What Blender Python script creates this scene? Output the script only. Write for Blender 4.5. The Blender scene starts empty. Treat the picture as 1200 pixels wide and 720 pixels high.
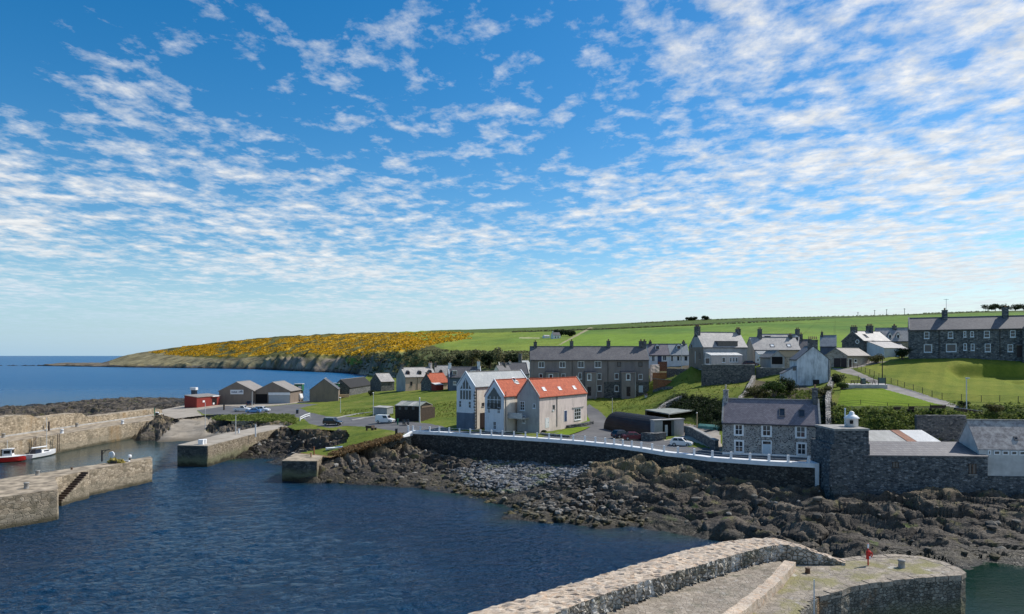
import bpy, bmesh, math, random
import numpy as np
from mathutils import Vector, Matrix
random.seed(7); NR = np.random.RandomState(11)
PI = math.pi
# ------------------------------------------------------------------ camera geometry
F, H, CX, HY = 811.0, 22.0, 600.0, 417.0      # focal (photo px), camera height (m), centre column, horizon row
scene = bpy.context.scene
col = scene.collection
def P(px, py, z):                 # survey point: photo position + known height -> world
    Y = F*(H-z)/(py-HY); return Vector(((px-CX)*Y/F, Y, z))
def D(px, py, Y):                 # survey point: photo position + known distance
    return Vector(((px-CX)*Y/F, Y, H-(py-HY)*Y/F))
def ray(px, py): return Vector(((px-CX)/F, 1.0, -(py-HY)/F))
CAM = Vector((0, 0, H))
# ------------------------------------------------------------------ noise (numpy Perlin)
_perm = np.random.RandomState(3).permutation(256).astype(np.int64); _perm = np.concatenate([_perm, _perm, _perm])
_ga = np.random.RandomState(5).rand(256)*2*PI; _gx, _gy = np.cos(_ga), np.sin(_ga)
def perlin(x, y):
    xi = np.floor(x).astype(np.int64); yi = np.floor(y).astype(np.int64)
    xf = x-xi; yf = y-yi; xi &= 255; yi &= 255
    u = xf*xf*xf*(xf*(xf*6-15)+10); v = yf*yf*yf*(yf*(yf*6-15)+10)
    def g(ix, iy, fx, fy):
        h = _perm[_perm[ix & 255]+(iy & 255)]; return _gx[h]*fx+_gy[h]*fy
    a = g(xi, yi, xf, yf); b = g(xi+1, yi, xf-1, yf); c = g(xi, yi+1, xf, yf-1); d = g(xi+1, yi+1, xf-1, yf-1)
    return (a+u*(b-a))+v*((c+u*(d-c))-(a+u*(b-a)))
def fbm(x, y, o=5, lac=2.03, gain=.5):
    s = 0; a = 1
    for i in range(o): s = s+a*perlin(x+17.3*i, y-9.1*i); x = x*lac; y = y*lac; a *= gain
    return s
def ridged(x, y, o=5, gain=.55):
    s = 0; a = 1; w = 1
    for i in range(o):
        n = 1-np.abs(perlin(x+31.7*i, y+11.3*i))*1.7; n = n*n*w; w = np.clip(n*1.6, 0, 1)
        s = s+a*n; x = x*2.07; y = y*2.07; a *= gain
    return s
def worley(x, y, jit=.9):
    xi = np.floor(x).astype(np.int64); yi = np.floor(y).astype(np.int64)
    f1 = np.full(x.shape, 9.); f2 = np.full(x.shape, 9.); cid = np.zeros(x.shape)
    for dx in (-1, 0, 1):
        for dy in (-1, 0, 1):
            h = _perm[_perm[(xi+dx) & 255]+((yi+dy) & 255)]; h2 = _perm[h+71]
            px = xi+dx+.5+jit*(h/255.-.5); py = yi+dy+.5+jit*(h2/255.-.5)
            d = np.hypot(px-x, py-y); n = d < f1
            f2 = np.where(n, f1, np.minimum(f2, d)); cid = np.where(n, h/255., cid); f1 = np.where(n, d, f1)
    return f1, f2, cid
class RBF:
    def __init__(s, pts, smooth=0.0):
        p = np.array([[q[0], q[1]] for q in pts], float); z = np.array([q[2] for q in pts], float)
        n = len(p); s.p = p
        A = np.zeros((n+1, n+1)); A[:n, :n] = -np.hypot(p[:, None, 0]-p[None, :, 0], p[:, None, 1]-p[None, :, 1])
        A[:n, :n] += np.eye(n)*smooth; A[:n, n] = 1; A[n, :n] = 1
        s.w = np.linalg.lstsq(A, np.append(z, 0), rcond=None)[0]
    def __call__(s, x, y):
        x = np.asarray(x, float); y = np.asarray(y, float); sh = x.shape; x = x.ravel(); y = y.ravel()
        out = np.empty(x.size)
        for i in range(0, x.size, 20000):
            d = np.hypot(x[i:i+20000, None]-s.p[None, :, 0], y[i:i+20000, None]-s.p[None, :, 1])
            out[i:i+20000] = -d@s.w[:-1]+s.w[-1]
        return out.reshape(sh)
def inpoly(x, y, poly):
    x = np.asarray(x, float); y = np.asarray(y, float); r = np.zeros(x.shape, bool); n = len(poly)
    for i in range(n):
        x0, y0 = poly[i][:2]; x1, y1 = poly[(i+1) % n][:2]
        if y0 == y1: continue
        c = ((y0 > y) != (y1 > y)) & (x < (x1-x0)*(y-y0)/(y1-y0)+x0); r ^= c
    return r
def segdist(x, y, line):
    d = np.full(np.shape(x), 1e9)
    for (a, b) in zip(line[:-1], line[1:]):
        ax, ay = a[:2]; bx, by = b[:2]; L = (bx-ax)**2+(by-ay)**2+1e-9
        t = np.clip(((x-ax)*(bx-ax)+(y-ay)*(by-ay))/L, 0, 1)
        d = np.minimum(d, np.hypot(x-ax-t*(bx-ax), y-ay-t*(by-ay)))
    return d
# ------------------------------------------------------------------ mesh builder
class MB:
    def __init__(s): s.v = []; s.f = []
    def add(s, vs, fs):
        o = len(s.v); s.v += [tuple(v) for v in vs]; s.f += [tuple(i+o for i in f) for f in fs]; return s
    def box(s, x0, x1, y0, y1, z0, z1):
        return s.add([(x0,y0,z0),(x1,y0,z0),(x1,y1,z0),(x0,y1,z0),(x0,y0,z1),(x1,y0,z1),(x1,y1,z1),(x0,y1,z1)],
                     [(0,3,2,1),(4,5,6,7),(0,1,5,4),(1,2,6,5),(2,3,7,6),(3,0,4,7)])
    def hexa(s, p): return s.add(p, [(0,3,2,1),(4,5,6,7),(0,1,5,4),(1,2,6,5),(2,3,7,6),(3,0,4,7)])
    def prism(s, poly, fn0, fn1):   # poly: list of 2D; fn maps 2D->3D for both caps
        n = len(poly); a = [fn0(*q) for q in poly]; b = [fn1(*q) for q in poly]
        return s.add(a+b, [tuple(range(n))[::-1], tuple(range(n, 2*n))]+[(i, (i+1) % n, n+(i+1) % n, n+i) for i in range(n)])
    def slab(s, poly, z0, z1): return s.prism(poly, lambda x, y: (x, y, z0), lambda x, y: (x, y, z1))
    def bar(s, a, b, w, d=None, up=(0, 0, 1)):
        a = Vector(a); b = Vector(b); d = d or w; t = (b-a).normalized(); u = Vector(up)
        if abs(t.dot(u)) > .95: u = Vector((1, 0, 0))
        r = t.cross(u).normalized()*w/2; u = r.cross(t).normalized()*d/2
        return s.hexa([a-r-u, a+r-u, b+r-u, b-r-u, a-r+u, a+r+u, b+r+u, b-r+u])
    def tube(s, pts, rad, n=8, caps=True):
        pts = [Vector(p) for p in pts]; rs = rad if isinstance(rad, (list, tuple)) else [rad]*len(pts); V = []; Fc = []
        for i, p in enumerate(pts):
            t = (pts[min(i+1, len(pts)-1)]-pts[max(i-1, 0)]).normalized(); u = Vector((0, 0, 1)) if abs(t.z) < .95 else Vector((1, 0, 0))
            r = t.cross(u).normalized(); u = r.cross(t)
            V += [p+(r*math.cos(2*PI*k/n)+u*math.sin(2*PI*k/n))*rs[i] for k in range(n)]
        for i in range(len(pts)-1): Fc += [(i*n+k, i*n+(k+1) % n, (i+1)*n+(k+1) % n, (i+1)*n+k) for k in range(n)]
        if caps: Fc += [tuple(range(n))[::-1], tuple(range((len(pts)-1)*n, len(pts)*n))]
        return s.add(V, Fc)
    def cyl(s, c, r, z0, z1, n=12, r1=None):
        return s.tube([(c[0], c[1], z0), (c[0], c[1], z1)], [r, r if r1 is None else r1], n)
    def lathe(s, c, prof, n=14):   # prof: (r,z)
        V = [(c[0]+r*math.cos(2*PI*k/n), c[1]+r*math.sin(2*PI*k/n), c[2]+z) for r, z in prof for k in range(n)]
        Fc = [(i*n+k, i*n+(k+1) % n, (i+1)*n+(k+1) % n, (i+1)*n+k) for i in range(len(prof)-1) for k in range(n)]
        return s.add(V, Fc+[tuple(range(n))[::-1], tuple(range((len(prof)-1)*n, len(prof)*n))])
    def torus(s, c, R, r, ax='y', n=16, m=8):
        V = []
        for i in range(n):
            a = 2*PI*i/n
            for j in range(m):
                b = 2*PI*j/m; q = (R+r*math.cos(b)); p = (q*math.cos(a), r*math.sin(b), q*math.sin(a))
                if ax == 'x': p = (p[1], p[0], p[2])
                if ax == 'z': p = (p[0], p[2], p[1])
                V.append((c[0]+p[0], c[1]+p[1], c[2]+p[2]))
        return s.add(V, [(i*m+j, i*m+(j+1) % m, ((i+1) % n)*m+(j+1) % m, ((i+1) % n)*m+j) for i in range(n) for j in range(m)])
    def build(s, name, mat, parent=None, smooth=False, fix=True):
        me = bpy.data.meshes.new(name); me.from_pydata(s.v, [], s.f)
        if fix:
            bm = bmesh.new(); bm.from_mesh(me); bmesh.ops.recalc_face_normals(bm, faces=bm.faces); bm.to_mesh(me); bm.free()
        if smooth: me.polygons.foreach_set('use_smooth', [True]*len(me.polygons))
        if mat: me.materials.append(mat)
        o = bpy.data.objects.new(name, me); col.objects.link(o)
        if parent: o.parent = parent
        return o
def npmesh(name, V, Q, mat, smooth=True, attrs=None, parent=None):
    """numpy verts (n,3) and faces (m,k) -> object; attrs: name -> per-vertex floats"""
    V = np.asarray(V, np.float32); Q = np.asarray(Q, np.int32); k = Q.shape[1]
    me = bpy.data.meshes.new(name); me.vertices.add(len(V)); me.vertices.foreach_set('co', V.ravel())
    me.loops.add(Q.size); me.loops.foreach_set('vertex_index', Q.ravel()); me.polygons.add(len(Q))
    me.polygons.foreach_set('loop_start', np.arange(0, Q.size, k, dtype=np.int32))
    try: me.polygons.foreach_set('loop_total', np.full(len(Q), k, np.int32))
    except Exception: pass
    me.polygons.foreach_set('use_smooth', np.full(len(Q), smooth)); me.update(calc_edges=True); me.validate()
    for n, a in (attrs or {}).items():
        a = np.asarray(a, np.float32)
        if a.ndim == 2:
            at = me.attributes.new(n, 'FLOAT_COLOR', 'POINT'); at.data.foreach_set('color', np.c_[a, np.ones(len(a))].astype(np.float32).ravel())
        else:
            at = me.attributes.new(n, 'FLOAT', 'POINT'); at.data.foreach_set('value', a)
    if mat: me.materials.append(mat)
    o = bpy.data.objects.new(name, me); col.objects.link(o)
    if parent: o.parent = parent
    return o
def submesh(name, V, Q, mask, mat, attrs=None, smooth=True, parent=None):
    q = Q[mask]
    if len(q) == 0: return None
    u, inv = np.unique(q, return_inverse=True)
    return npmesh(name, V[u], inv.reshape(q.shape), mat, smooth, {n: a[u] for n, a in (attrs or {}).items()}, parent)
def tag(o, label=None, cat=None, group=None, kind=None):
    if label: o['label'] = label
    if cat: o['category'] = cat
    if group: o['group'] = group
    if kind: o['kind'] = kind
    return o
def empty(name, loc, rz=0, label=None, cat=None, group=None):
    o = bpy.data.objects.new(name, None); col.objects.link(o); o.location = loc; o.rotation_euler = (0, 0, rz); o.empty_display_size = .3
    return tag(o, label, cat, group)
def copy_tree(o, parent=None):
    c = o.copy(); col.objects.link(c)
    if parent: c.parent = parent
    for ch in o.children: copy_tree(ch, c)
    return c
# ------------------------------------------------------------------ materials
class NT:
    def __init__(s, name):
        s.m = bpy.data.materials.new(name); s.m.use_nodes = True; s.t = s.m.node_tree; s.t.nodes.clear()
        s.out = s.n('ShaderNodeOutputMaterial'); s.b = s.n('ShaderNodeBsdfPrincipled'); s.l(s.b.outputs[0], s.out.inputs[0])
        s.b.inputs['Specular IOR Level'].default_value = .25
    def n(s, t, **k):
        o = s.t.nodes.new(t)
        for a, b in k.items(): setattr(o, a, b)
        return o
    def l(s, a, b): s.t.links.new(a, b)
    def co(s, scale=(1, 1, 1), kind='Object', rot=(0, 0, 0)):
        if kind == 'World': src = s.n('ShaderNodeNewGeometry').outputs['Position']
        else: src = s.n('ShaderNodeTexCoord').outputs[kind]
        mp = s.n('ShaderNodeMapping'); mp.inputs['Scale'].default_value = scale; mp.inputs['Rotation'].default_value = rot; s.l(src, mp.inputs[0]); return mp.outputs[0]
    def noise(s, co, scale, detail=4, rough=.55, dist=0):
        o = s.n('ShaderNodeTexNoise'); s.l(co, o.inputs['Vector']); o.inputs['Scale'].default_value = scale; o.inputs['Detail'].default_value = detail
        o.inputs['Roughness'].default_value = rough; o.inputs['Distortion'].default_value = dist; return o.outputs['Fac']
    def vor(s, co, scale, feature='F1', rnd=1.0):
        o = s.n('ShaderNodeTexVoronoi', feature=feature); s.l(co, o.inputs['Vector']); o.inputs['Scale'].default_value = scale; o.inputs['Randomness'].default_value = rnd; return o
    def ramp(s, fac, stops, interp='LINEAR'):
        o = s.n('ShaderNodeValToRGB'); s.l(fac, o.inputs[0]); r = o.color_ramp; r.interpolation = interp
        while len(r.elements) < len(stops): r.elements.new(.5)
        for e, (p, c) in zip(r.elements, stops): e.position = p; e.color = (*c, 1) if len(c) == 3 else c
        return o.outputs[0]
    def mix(s, fac, a, b, mode='MIX'):
        o = s.n('ShaderNodeMix', data_type='RGBA', blend_type=mode)
        for i, v in ((0, fac), (6, a), (7, b)):
            if isinstance(v, (int, float)): o.inputs[i].default_value = v
            elif isinstance(v, tuple): o.inputs[i].default_value = (*v, 1)
            else: s.l(v, o.inputs[i])
        return o.outputs[2]
    def math(s, op, a, b=0.0, c=None, clamp=False):
        o = s.n('ShaderNodeMath', operation=op, use_clamp=clamp)
        for i, v in enumerate((a, b) if c is None else (a, b, c)):
            if isinstance(v, (int, float)): o.inputs[i].default_value = v
            else: s.l(v, o.inputs[i])
        return o.outputs[0]
    def mr(s, v, a, b, c=0., d=1.):
        o = s.n('ShaderNodeMapRange'); s.l(v, o.inputs[0])
        for i, q in enumerate((a, b, c, d)): o.inputs[i+1].default_value = q
        return o.outputs[0]
    def sep(s, v): o = s.n('ShaderNodeSeparateXYZ'); s.l(v, o.inputs[0]); return o.outputs
    def attr(s, n): o = s.n('ShaderNodeAttribute', attribute_name=n); return o
    def col(s, v):
        if isinstance(v, tuple): s.b.inputs['Base Color'].default_value = (*v, 1)
        else: s.l(v, s.b.inputs['Base Color'])
        return s
    def rough(s, v):
        if isinstance(v, (int, float)): s.b.inputs['Roughness'].default_value = v
        else: s.l(v, s.b.inputs['Roughness'])
        return s
    def bump(s, h, strength=.5, dist=.1):
        o = s.n('ShaderNodeBump'); s.l(h, o.inputs['Height']); o.inputs['Strength'].default_value = strength; o.inputs['Distance'].default_value = dist; s.l(o.outputs[0], s.b.inputs['Normal']); return s
def plain(name, c, rough=.6, var=.12, metal=0, scale=3, kind='Object'):
    t = NT(name); n = t.noise(t.co(kind=kind), scale, 5); d = tuple(x*(1-var*1.6) for x in c); e = tuple(min(1, x*(1+var)) for x in c)
    t.col(t.ramp(n, [(.3, d), (.7, e)])).rough(rough); t.b.inputs['Metallic'].default_value = metal; return t.m
def masonry(name, cols, mortar, size=.45, flat=.6, mort=.05, bump=.6, weather=None, kind='Object', grade=None):
    """rubble stone: voronoi cells, each with its own tone, mortar between, large weathering"""
    t = NT(name); base = t.co((1, 1, 1/flat), kind)
    wn = t.n('ShaderNodeTexNoise'); t.l(base, wn.inputs['Vector']); wn.inputs['Scale'].default_value = 1.6/size; wn.inputs['Detail'].default_value = 2
    vm = t.n('ShaderNodeVectorMath', operation='MULTIPLY_ADD'); t.l(wn.outputs['Color'], vm.inputs[0]); vm.inputs[1].default_value = (size*.3,)*3; t.l(base, vm.inputs[2])
    co = vm.outputs[0]
    v = t.vor(co, 1/size, rnd=.85); e = t.vor(co, 1/size, 'DISTANCE_TO_EDGE', .85)
    rnd = t.sep(v.outputs['Color'])[0]; n = len(cols)
    c = t.ramp(rnd, [(i/max(1, n-1)*.8+.1, q) for i, q in enumerate(cols)], 'LINEAR')
    fine = t.noise(t.co(kind=kind), 9, 5, .65); c = t.mix(.55, c, t.ramp(fine, [(.3, (.35, .35, .35)), (.72, (1., 1., 1.))]), 'MULTIPLY'); c = t.mix(1, c, (1.35, 1.35, 1.35), 'MULTIPLY')
    ed = t.mr(e.outputs['Distance'], mort*.5, mort*1.6)
    c = t.mix(ed, mortar, c)
    big = t.noise(t.co(kind=kind), .35, 5, .6)
    c = t.mix(t.mr(big, .42, .68), c, weather or tuple(x*.6 for x in cols[0]), 'MIX') if weather else t.mix(.5, c, t.ramp(big, [(.3, (.55, .55, .58)), (.7, (1.15, 1.12, 1.08))]), 'MULTIPLY')
    if grade: c = grade(t, c)
    t.col(c).rough(.9); h = t.math('ADD', t.math('MULTIPLY', t.mr(e.outputs['Distance'], 0, mort*3), .8), t.math('MULTIPLY', fine, .5)); t.bump(h, bump, .12); return t.m
# ------------------------------------------------------------------ camera, sun, sky
cam = bpy.data.objects.new('camera', bpy.data.cameras.new('camera')); col.objects.link(cam)
cam.location = (0, 0, H); cam.rotation_euler = (PI/2, 0, 0); cam.data.sensor_width = 36; cam.data.lens = F/1200*36
cam.data.shift_y = (HY-360)/1200; cam.data.clip_start = .5; cam.data.clip_end = 90000; scene.camera = cam
SAZ, SEL = math.radians(28), math.radians(46)       # sun: to the right and behind the village
SUN = Vector((math.cos(SEL)*math.cos(SAZ), math.cos(SEL)*math.sin(SAZ), math.sin(SEL)))
sl = bpy.data.lights.new('sun', 'SUN'); sl.energy = 4.4; sl.angle = math.radians(.53); sl.color = (1, .955, .88)
so = bpy.data.objects.new('sun', sl); col.objects.link(so); so.rotation_euler = SUN.to_track_quat('Z', 'Y').to_euler(); so.location = (60, 60, 120)
w = bpy.data.worlds.new('World'); scene.world = w; w.use_nodes = True; nt = w.node_tree; nt.nodes.clear()
class WN(NT):
    def __init__(s): s.t = nt
W = WN(); out = W.n('ShaderNodeOutputWorld'); bg = W.n('ShaderNodeBackground'); W.l(bg.outputs[0], out.inputs[0]); bg.inputs['Strength'].default_value = .1
sky = W.n('ShaderNodeTexSky', sky_type='NISHITA'); sky.sun_disc = False; sky.sun_elevation = SEL; sky.sun_rotation = PI/2-SAZ
sky.altitude = 30; sky.air_density = 1.0; sky.dust_density = .4; sky.ozone_density = 2.6
hs = W.n('ShaderNodeHueSaturation'); hs.inputs['Saturation'].default_value = 1.44; hs.inputs['Hue'].default_value = .497; hs.inputs['Value'].default_value = 1.16; W.l(sky.outputs[0], hs.inputs['Color'])
dr = W.n('ShaderNodeTexCoord').outputs['Generated']; X, Y_, Z = W.sep(dr)[:3]
zc = W.math('ADD', W.math('MAXIMUM', Z, 0.0), .05)
U = W.math('DIVIDE', X, zc); V_ = W.math('DIVIDE', Y_, zc)
def cv(sx, sy, ox, oy, rot=0):
    c = W.n('ShaderNodeCombineXYZ'); W.l(U, c.inputs[0]); W.l(V_, c.inputs[1]); mp = W.n('ShaderNodeMapping'); mp.inputs['Scale'].default_value = (sx, sy, 1)
    mp.inputs['Location'].default_value = (ox, oy, 0); mp.inputs['Rotation'].default_value = (0, 0, rot); W.l(c.outputs[0], mp.inputs[0]); return mp.outputs[0]
cells = W.noise(cv(7.6, 6.0, 3.1, 1.7, .35), 1.0, 8, .63, .1)            # the small cloudlets
mid = W.noise(cv(2.6, 2.2, 5.3, 2.2, .3), 1.0, 4, .55, .3)
cover = W.noise(cv(.62, .60, 1.35, 4.4), 1.0, 2, .5)                        # wide bare and crowded areas
# more cloud to the right and low down, bare top left
bias = W.math('MULTIPLY', W.mr(X, -.6, .5, -.5, .55), 1.0)
top = W.math('MULTIPLY', W.mr(Z, .22, .36), W.mr(X, -.25, .22, 1., 0.)); el = W.math('SUBTRACT', W.mr(Z, .05, .46, .52, .06), W.math('MULTIPLY', top, .92))
cv_ = W.math('ADD', W.math('MULTIPLY', W.math('SUBTRACT', cover, .5), 1.15), W.math('ADD', W.math('MULTIPLY', bias, .15), W.math('MULTIPLY', el, .40)))
cv_ = W.math('ADD', cv_, W.math('MULTIPLY', W.math('SUBTRACT', mid, .5), 1.3))
dens = W.math('ADD', W.math('ADD', W.math('MULTIPLY', W.math('SUBTRACT', cells, .5), 1.25), .5), W.math('MULTIPLY', cv_, .62))
dens = W.mr(dens, .44, .82)
dens = W.math('POWER', W.math('MINIMUM', W.math('MAXIMUM', dens, 0.), 1.), 1.1)
fade = W.mr(Z, .0, .075); dens = W.math('MULTIPLY', W.math('MULTIPLY', dens, .92), fade)
core = W.noise(cv(8.0, 9.0, 8.1, 3.3, .35), 1.0, 5, .6)
ccol = W.ramp(core, [(.3, (5.9, 6.3, 6.8)), (.64, (8.7, 8.7, 8.6))])
ccol = W.mix(W.mr(Z, .02, .14, .5, 0.), ccol, (6.8, 7.6, 8.1))
cl = W.mix(dens, hs.outputs['Color'], ccol)
hz = W.mr(Z, -.01, .14, .85, 0.)                                              # pale band low over the horizon
hzc = W.mix(W.mr(X, -.6, .5), (3.2, 5.5, 7.7), (6.0, 7.0, 7.7)); cl = W.mix(hz, cl, hzc)
W.l(cl, bg.inputs['Color'])
vs = scene.view_settings; scene.display_settings.display_device = 'sRGB'; vs.view_transform = 'Standard'; vs.look = 'None'; vs.exposure = .14; vs.gamma = 1; vs.use_curve_mapping = False
scene.cycles.max_bounces = 6; scene.cycles.diffuse_bounces = 2; scene.cycles.glossy_bounces = 3; scene.cycles.transparent_max_bounces = 4
scene.cycles.use_denoising = True
# ------------------------------------------------------------------ materials
M = {}
GR = (.30, .29, .27)
M['stone'] = masonry('grey_rubble', [(.06, .066, .07), (.16, .165, .165), (.11, .115, .12), (.24, .235, .22), (.08, .086, .095)], (.12, .12, .115), .42, .6)
M['stone_blue'] = masonry('blue_grey_rubble', [(.045, .055, .065), (.17, .185, .195), (.09, .105, .118), (.25, .262, .268), (.06, .072, .085)], (.11, .12, .122), .46, .55, .07, .8)
M['stone_cottage'] = masonry('black_and_grey_rubble', [(.05, .053, .06), (.30, .29, .275), (.10, .10, .11), (.42, .405, .38), (.22, .215, .21), (.05, .05, .06)], (.46, .445, .42), .30, .62, .10)
M['stone_warm'] = masonry('warm_rubble', [(.26, .22, .18), (.44, .38, .32), (.34, .30, .255), (.5, .44, .37)], (.42, .38, .33), .36, .6)
M['dry_stone'] = masonry('dry_stone', [(.16, .155, .145), (.42, .40, .36), (.28, .265, .24), (.50, .47, .42)], (.06, .06, .055), .4, .6, .07, 1)
def tide(t, c):     # dark weed and damp below the tide mark, algae just above
    z = t.sep(t.n('ShaderNodeNewGeometry').outputs['Position'])[2]; n = t.noise(t.co(kind='World'), .5, 5, .6)
    zz = t.math('ADD', z, t.math('MULTIPLY', t.math('SUBTRACT', n, .5), 2.2))
    c = t.mix(t.mr(zz, 2.4, 1.2), c, t.mix(.75, c, (.16, .165, .09), 'MIX')); return t.mix(t.mr(zz, 1.0, .3, 0, .9), c, (.028, .026, .016))
def quaytide(t, c):
    z = t.sep(t.n('ShaderNodeNewGeometry').outputs['Position'])[2]; n = t.noise(t.co(kind='World'), .35, 5, .6)
    zz = t.math('ADD', z, t.math('MULTIPLY', t.math('SUBTRACT', n, .5), 1.0))
    c = t.mix(t.mr(zz, 2.0, 1.7, 0, .45), c, (.23, .205, .15)); c = t.mix(t.mr(zz, .75, .2, 0, .85), c, (.05, .046, .026))
    ls = t.noise(t.co((1, 1, .35), kind='World'), .22, 5, .65)
    n3 = t.noise(t.co((1, 1, .5), kind='World'), .5, 6, .7); c = t.mix(t.mr(n3, .52, .68, 0, .7), c, (.12, .105, .07)); return t.mix(t.mr(ls, .56, .7, 0, .6), c, (.30, .19, .085))
M['quay'] = masonry('quay_masonry', [(.24, .195, .135), (.41, .335, .24), (.32, .265, .19), (.48, .40, .295)], (.19, .155, .11), .62, .55, .03, .5, grade=quaytide)
M['quay_brown'] = masonry('brown_jetty_masonry', [(.16, .13, .09), (.29, .24, .17), (.22, .18, .13), (.34, .285, .21)], (.12, .10, .07), .55, .55, .035, .6, grade=tide)
M['quay_dark'] = masonry('dark_quay_blocks', [(.05, .053, .05), (.10, .10, .09), (.07, .073, .067), (.13, .126, .112)], (.035, .035, .032), .8, .55, .035, .5, grade=tide)  # dark stone; on the jetty ends its tone paints in their shade
M['sea_wall'] = masonry('dark_sea_wall', [(.035, .036, .036), (.085, .083, .078), (.055, .055, .052), (.14, .135, .12), (.045, .045, .045)], (.04, .04, .038), .42, .6, .05, .8, grade=tide)
def pierstain(t, c):
    z = t.sep(t.n('ShaderNodeNewGeometry').outputs['Position'])[2]
    n = t.noise(t.co((1, 1, .12), kind='World'), .9, 5, .62); c = t.mix(t.mr(n, .5, .68, 0, .75), c, (.05, .05, .04))
    n2 = t.noise(t.co(kind='World'), .45, 4, .6); c = t.mix(t.mr(n2, .58, .68, 0, .55), c, (.34, .19, .08)); return tide(t, c)
M['pier_wall'] = masonry('pier_masonry', [(.12, .115, .095), (.25, .235, .195), (.17, .16, .135), (.33, .31, .26)], (.10, .095, .08), .38, .6, .04, .8, grade=pierstain)
def pierface(t, c):
    n = t.noise(t.co((1, 1, .22), kind='World'), 1.4, 5, .62); c = t.mix(t.mr(n, .52, .60, 0, .85), c, (.68, .66, .61))
    n2 = t.noise(t.co(kind='World'), .7, 4, .6); return t.mix(t.mr(n2, .5, .65, 0, .7), c, (.11, .12, .09))
M['pier_face'] = masonry('limewashed_rubble', [(.24, .22, .18), (.46, .42, .36), (.34, .31, .26), (.55, .51, .45)], (.16, .15, .125), .42, .75, .06, 1, grade=pierface)
def copegrade(t, c):
    n = t.noise(t.co(kind='World'), 1.1, 6, .7); c = t.mix(t.mr(n, .5, .70, 0, .45), c, (.54, .49, .42)); n2 = t.noise(t.co(kind='World'), 3.0, 5, .7); return t.mix(t.mr(n2, .57, .72, 0, .3), c, (.23, .19, .14))
M['pier_cope'] = masonry('lichen_coping_stones', [(.47, .375, .28), (.58, .475, .37), (.52, .425, .33), (.60, .505, .40), (.53, .39, .275)], (.44, .36, .275), .30, 1, .018, .45, grade=copegrade)
def deckgrade(t, c):
    n = t.noise(t.co(kind='World'), .28, 6, .65, .4); c = t.mix(t.mr(n, .47, .60, 0, .75), c, (.22, .205, .075))
    n2 = t.noise(t.co(kind='World'), .55, 5, .6); return t.mix(t.mr(n2, .62, .70, 0, .7), c, (.58, .56, .53))
M['pier_deck'] = masonry('pier_paving', [(.22, .19, .15), (.33, .285, .23), (.27, .235, .19), (.36, .31, .245)], (.22, .19, .15), .45, 1, .02, .5, grade=deckgrade)
def aprgrade(t, c):
    n = t.noise(t.co(kind='World'), .8, 6, .7); c = t.mix(t.mr(n, .52, .68, 0, .7), c, (.11, .11, .075)); n2 = t.noise(t.co(kind='World'), 2.2, 5, .7); return t.mix(t.mr(n2, .55, .68, 0, .6), c, (.44, .41, .37))
M['pier_apron'] = masonry('worn_apron_paving', [(.25, .21, .165), (.38, .325, .26), (.31, .265, .21)], (.26, .22, .175), .36, 1, .02, .6, grade=aprgrade)
M['old_concrete'] = plain('old_concrete', (.36, .295, .215), .9, .42, 0, .7)
M['concrete'] = plain('concrete', (.42, .41, .39), .9, .2, 0, .8)
M['white'] = plain('white_paint', (.78, .79, .80), .55, .07, 0, 1.2)
M['whitewash'] = plain('whitewash', (.74, .75, .76), .85, .16, 0, .9)
M['whitewash_grey'] = plain('greyed_whitewash', (.50, .495, .48), .85, .14, 0, .9)
M['bluewhite'] = plain('blue_white_paint', (.62, .68, .74), .6, .08)
def harl(name, c, stain, sc=.7):
    t = NT(name); a = t.noise(t.co((1, 1, .35)), sc, 6, .65); b = t.noise(t.co(), 14, 3, .7)
    cc = t.mix(t.mr(a, .44, .66), c, stain); g = t.noise(t.co((3.5, 3.5, .22)), 1.0, 5, .7); cc = t.mix(t.mr(g, .56, .74, 0, .55), cc, tuple(q*.55 for q in stain)); cc = t.mix(.35, cc, t.ramp(b, [(.3, (.6, .6, .6)), (.7, (1.1, 1.1, 1.1))]), 'MULTIPLY'); t.col(cc).rough(.92); t.bump(b, .35, .03); return t.m
M['harl_grey'] = harl('grey_brown_harl', (.28, .24, .225), (.205, .178, .17))
M['harl_pale'] = harl('pale_lime_harl', (.74, .625, .57), (.54, .455, .42))
M['harl_cream'] = harl('cream_harl', (.82, .755, .66), (.64, .57, .49))
M['harl_white'] = harl('white_harl', (.66, .70, .75), (.56, .60, .65))
M['harl_gable'] = harl('grey_blue_harl', (.38, .39, .395), (.28, .29, .30))
M['harl_flaking'] = harl('flaking_whitewash', (.70, .725, .755), (.36, .385, .41), 1.0)
M['harl_brown'] = harl('brown_blockwork', (.255, .205, .165), (.20, .165, .14))
M['harl_stone'] = harl('pinkish_stone_harl', (.56, .43, .34), (.44, .35, .28))
M['harl_navy'] = harl('slate_blue_paint', (.13, .17, .23), (.10, .13, .18))
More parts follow.
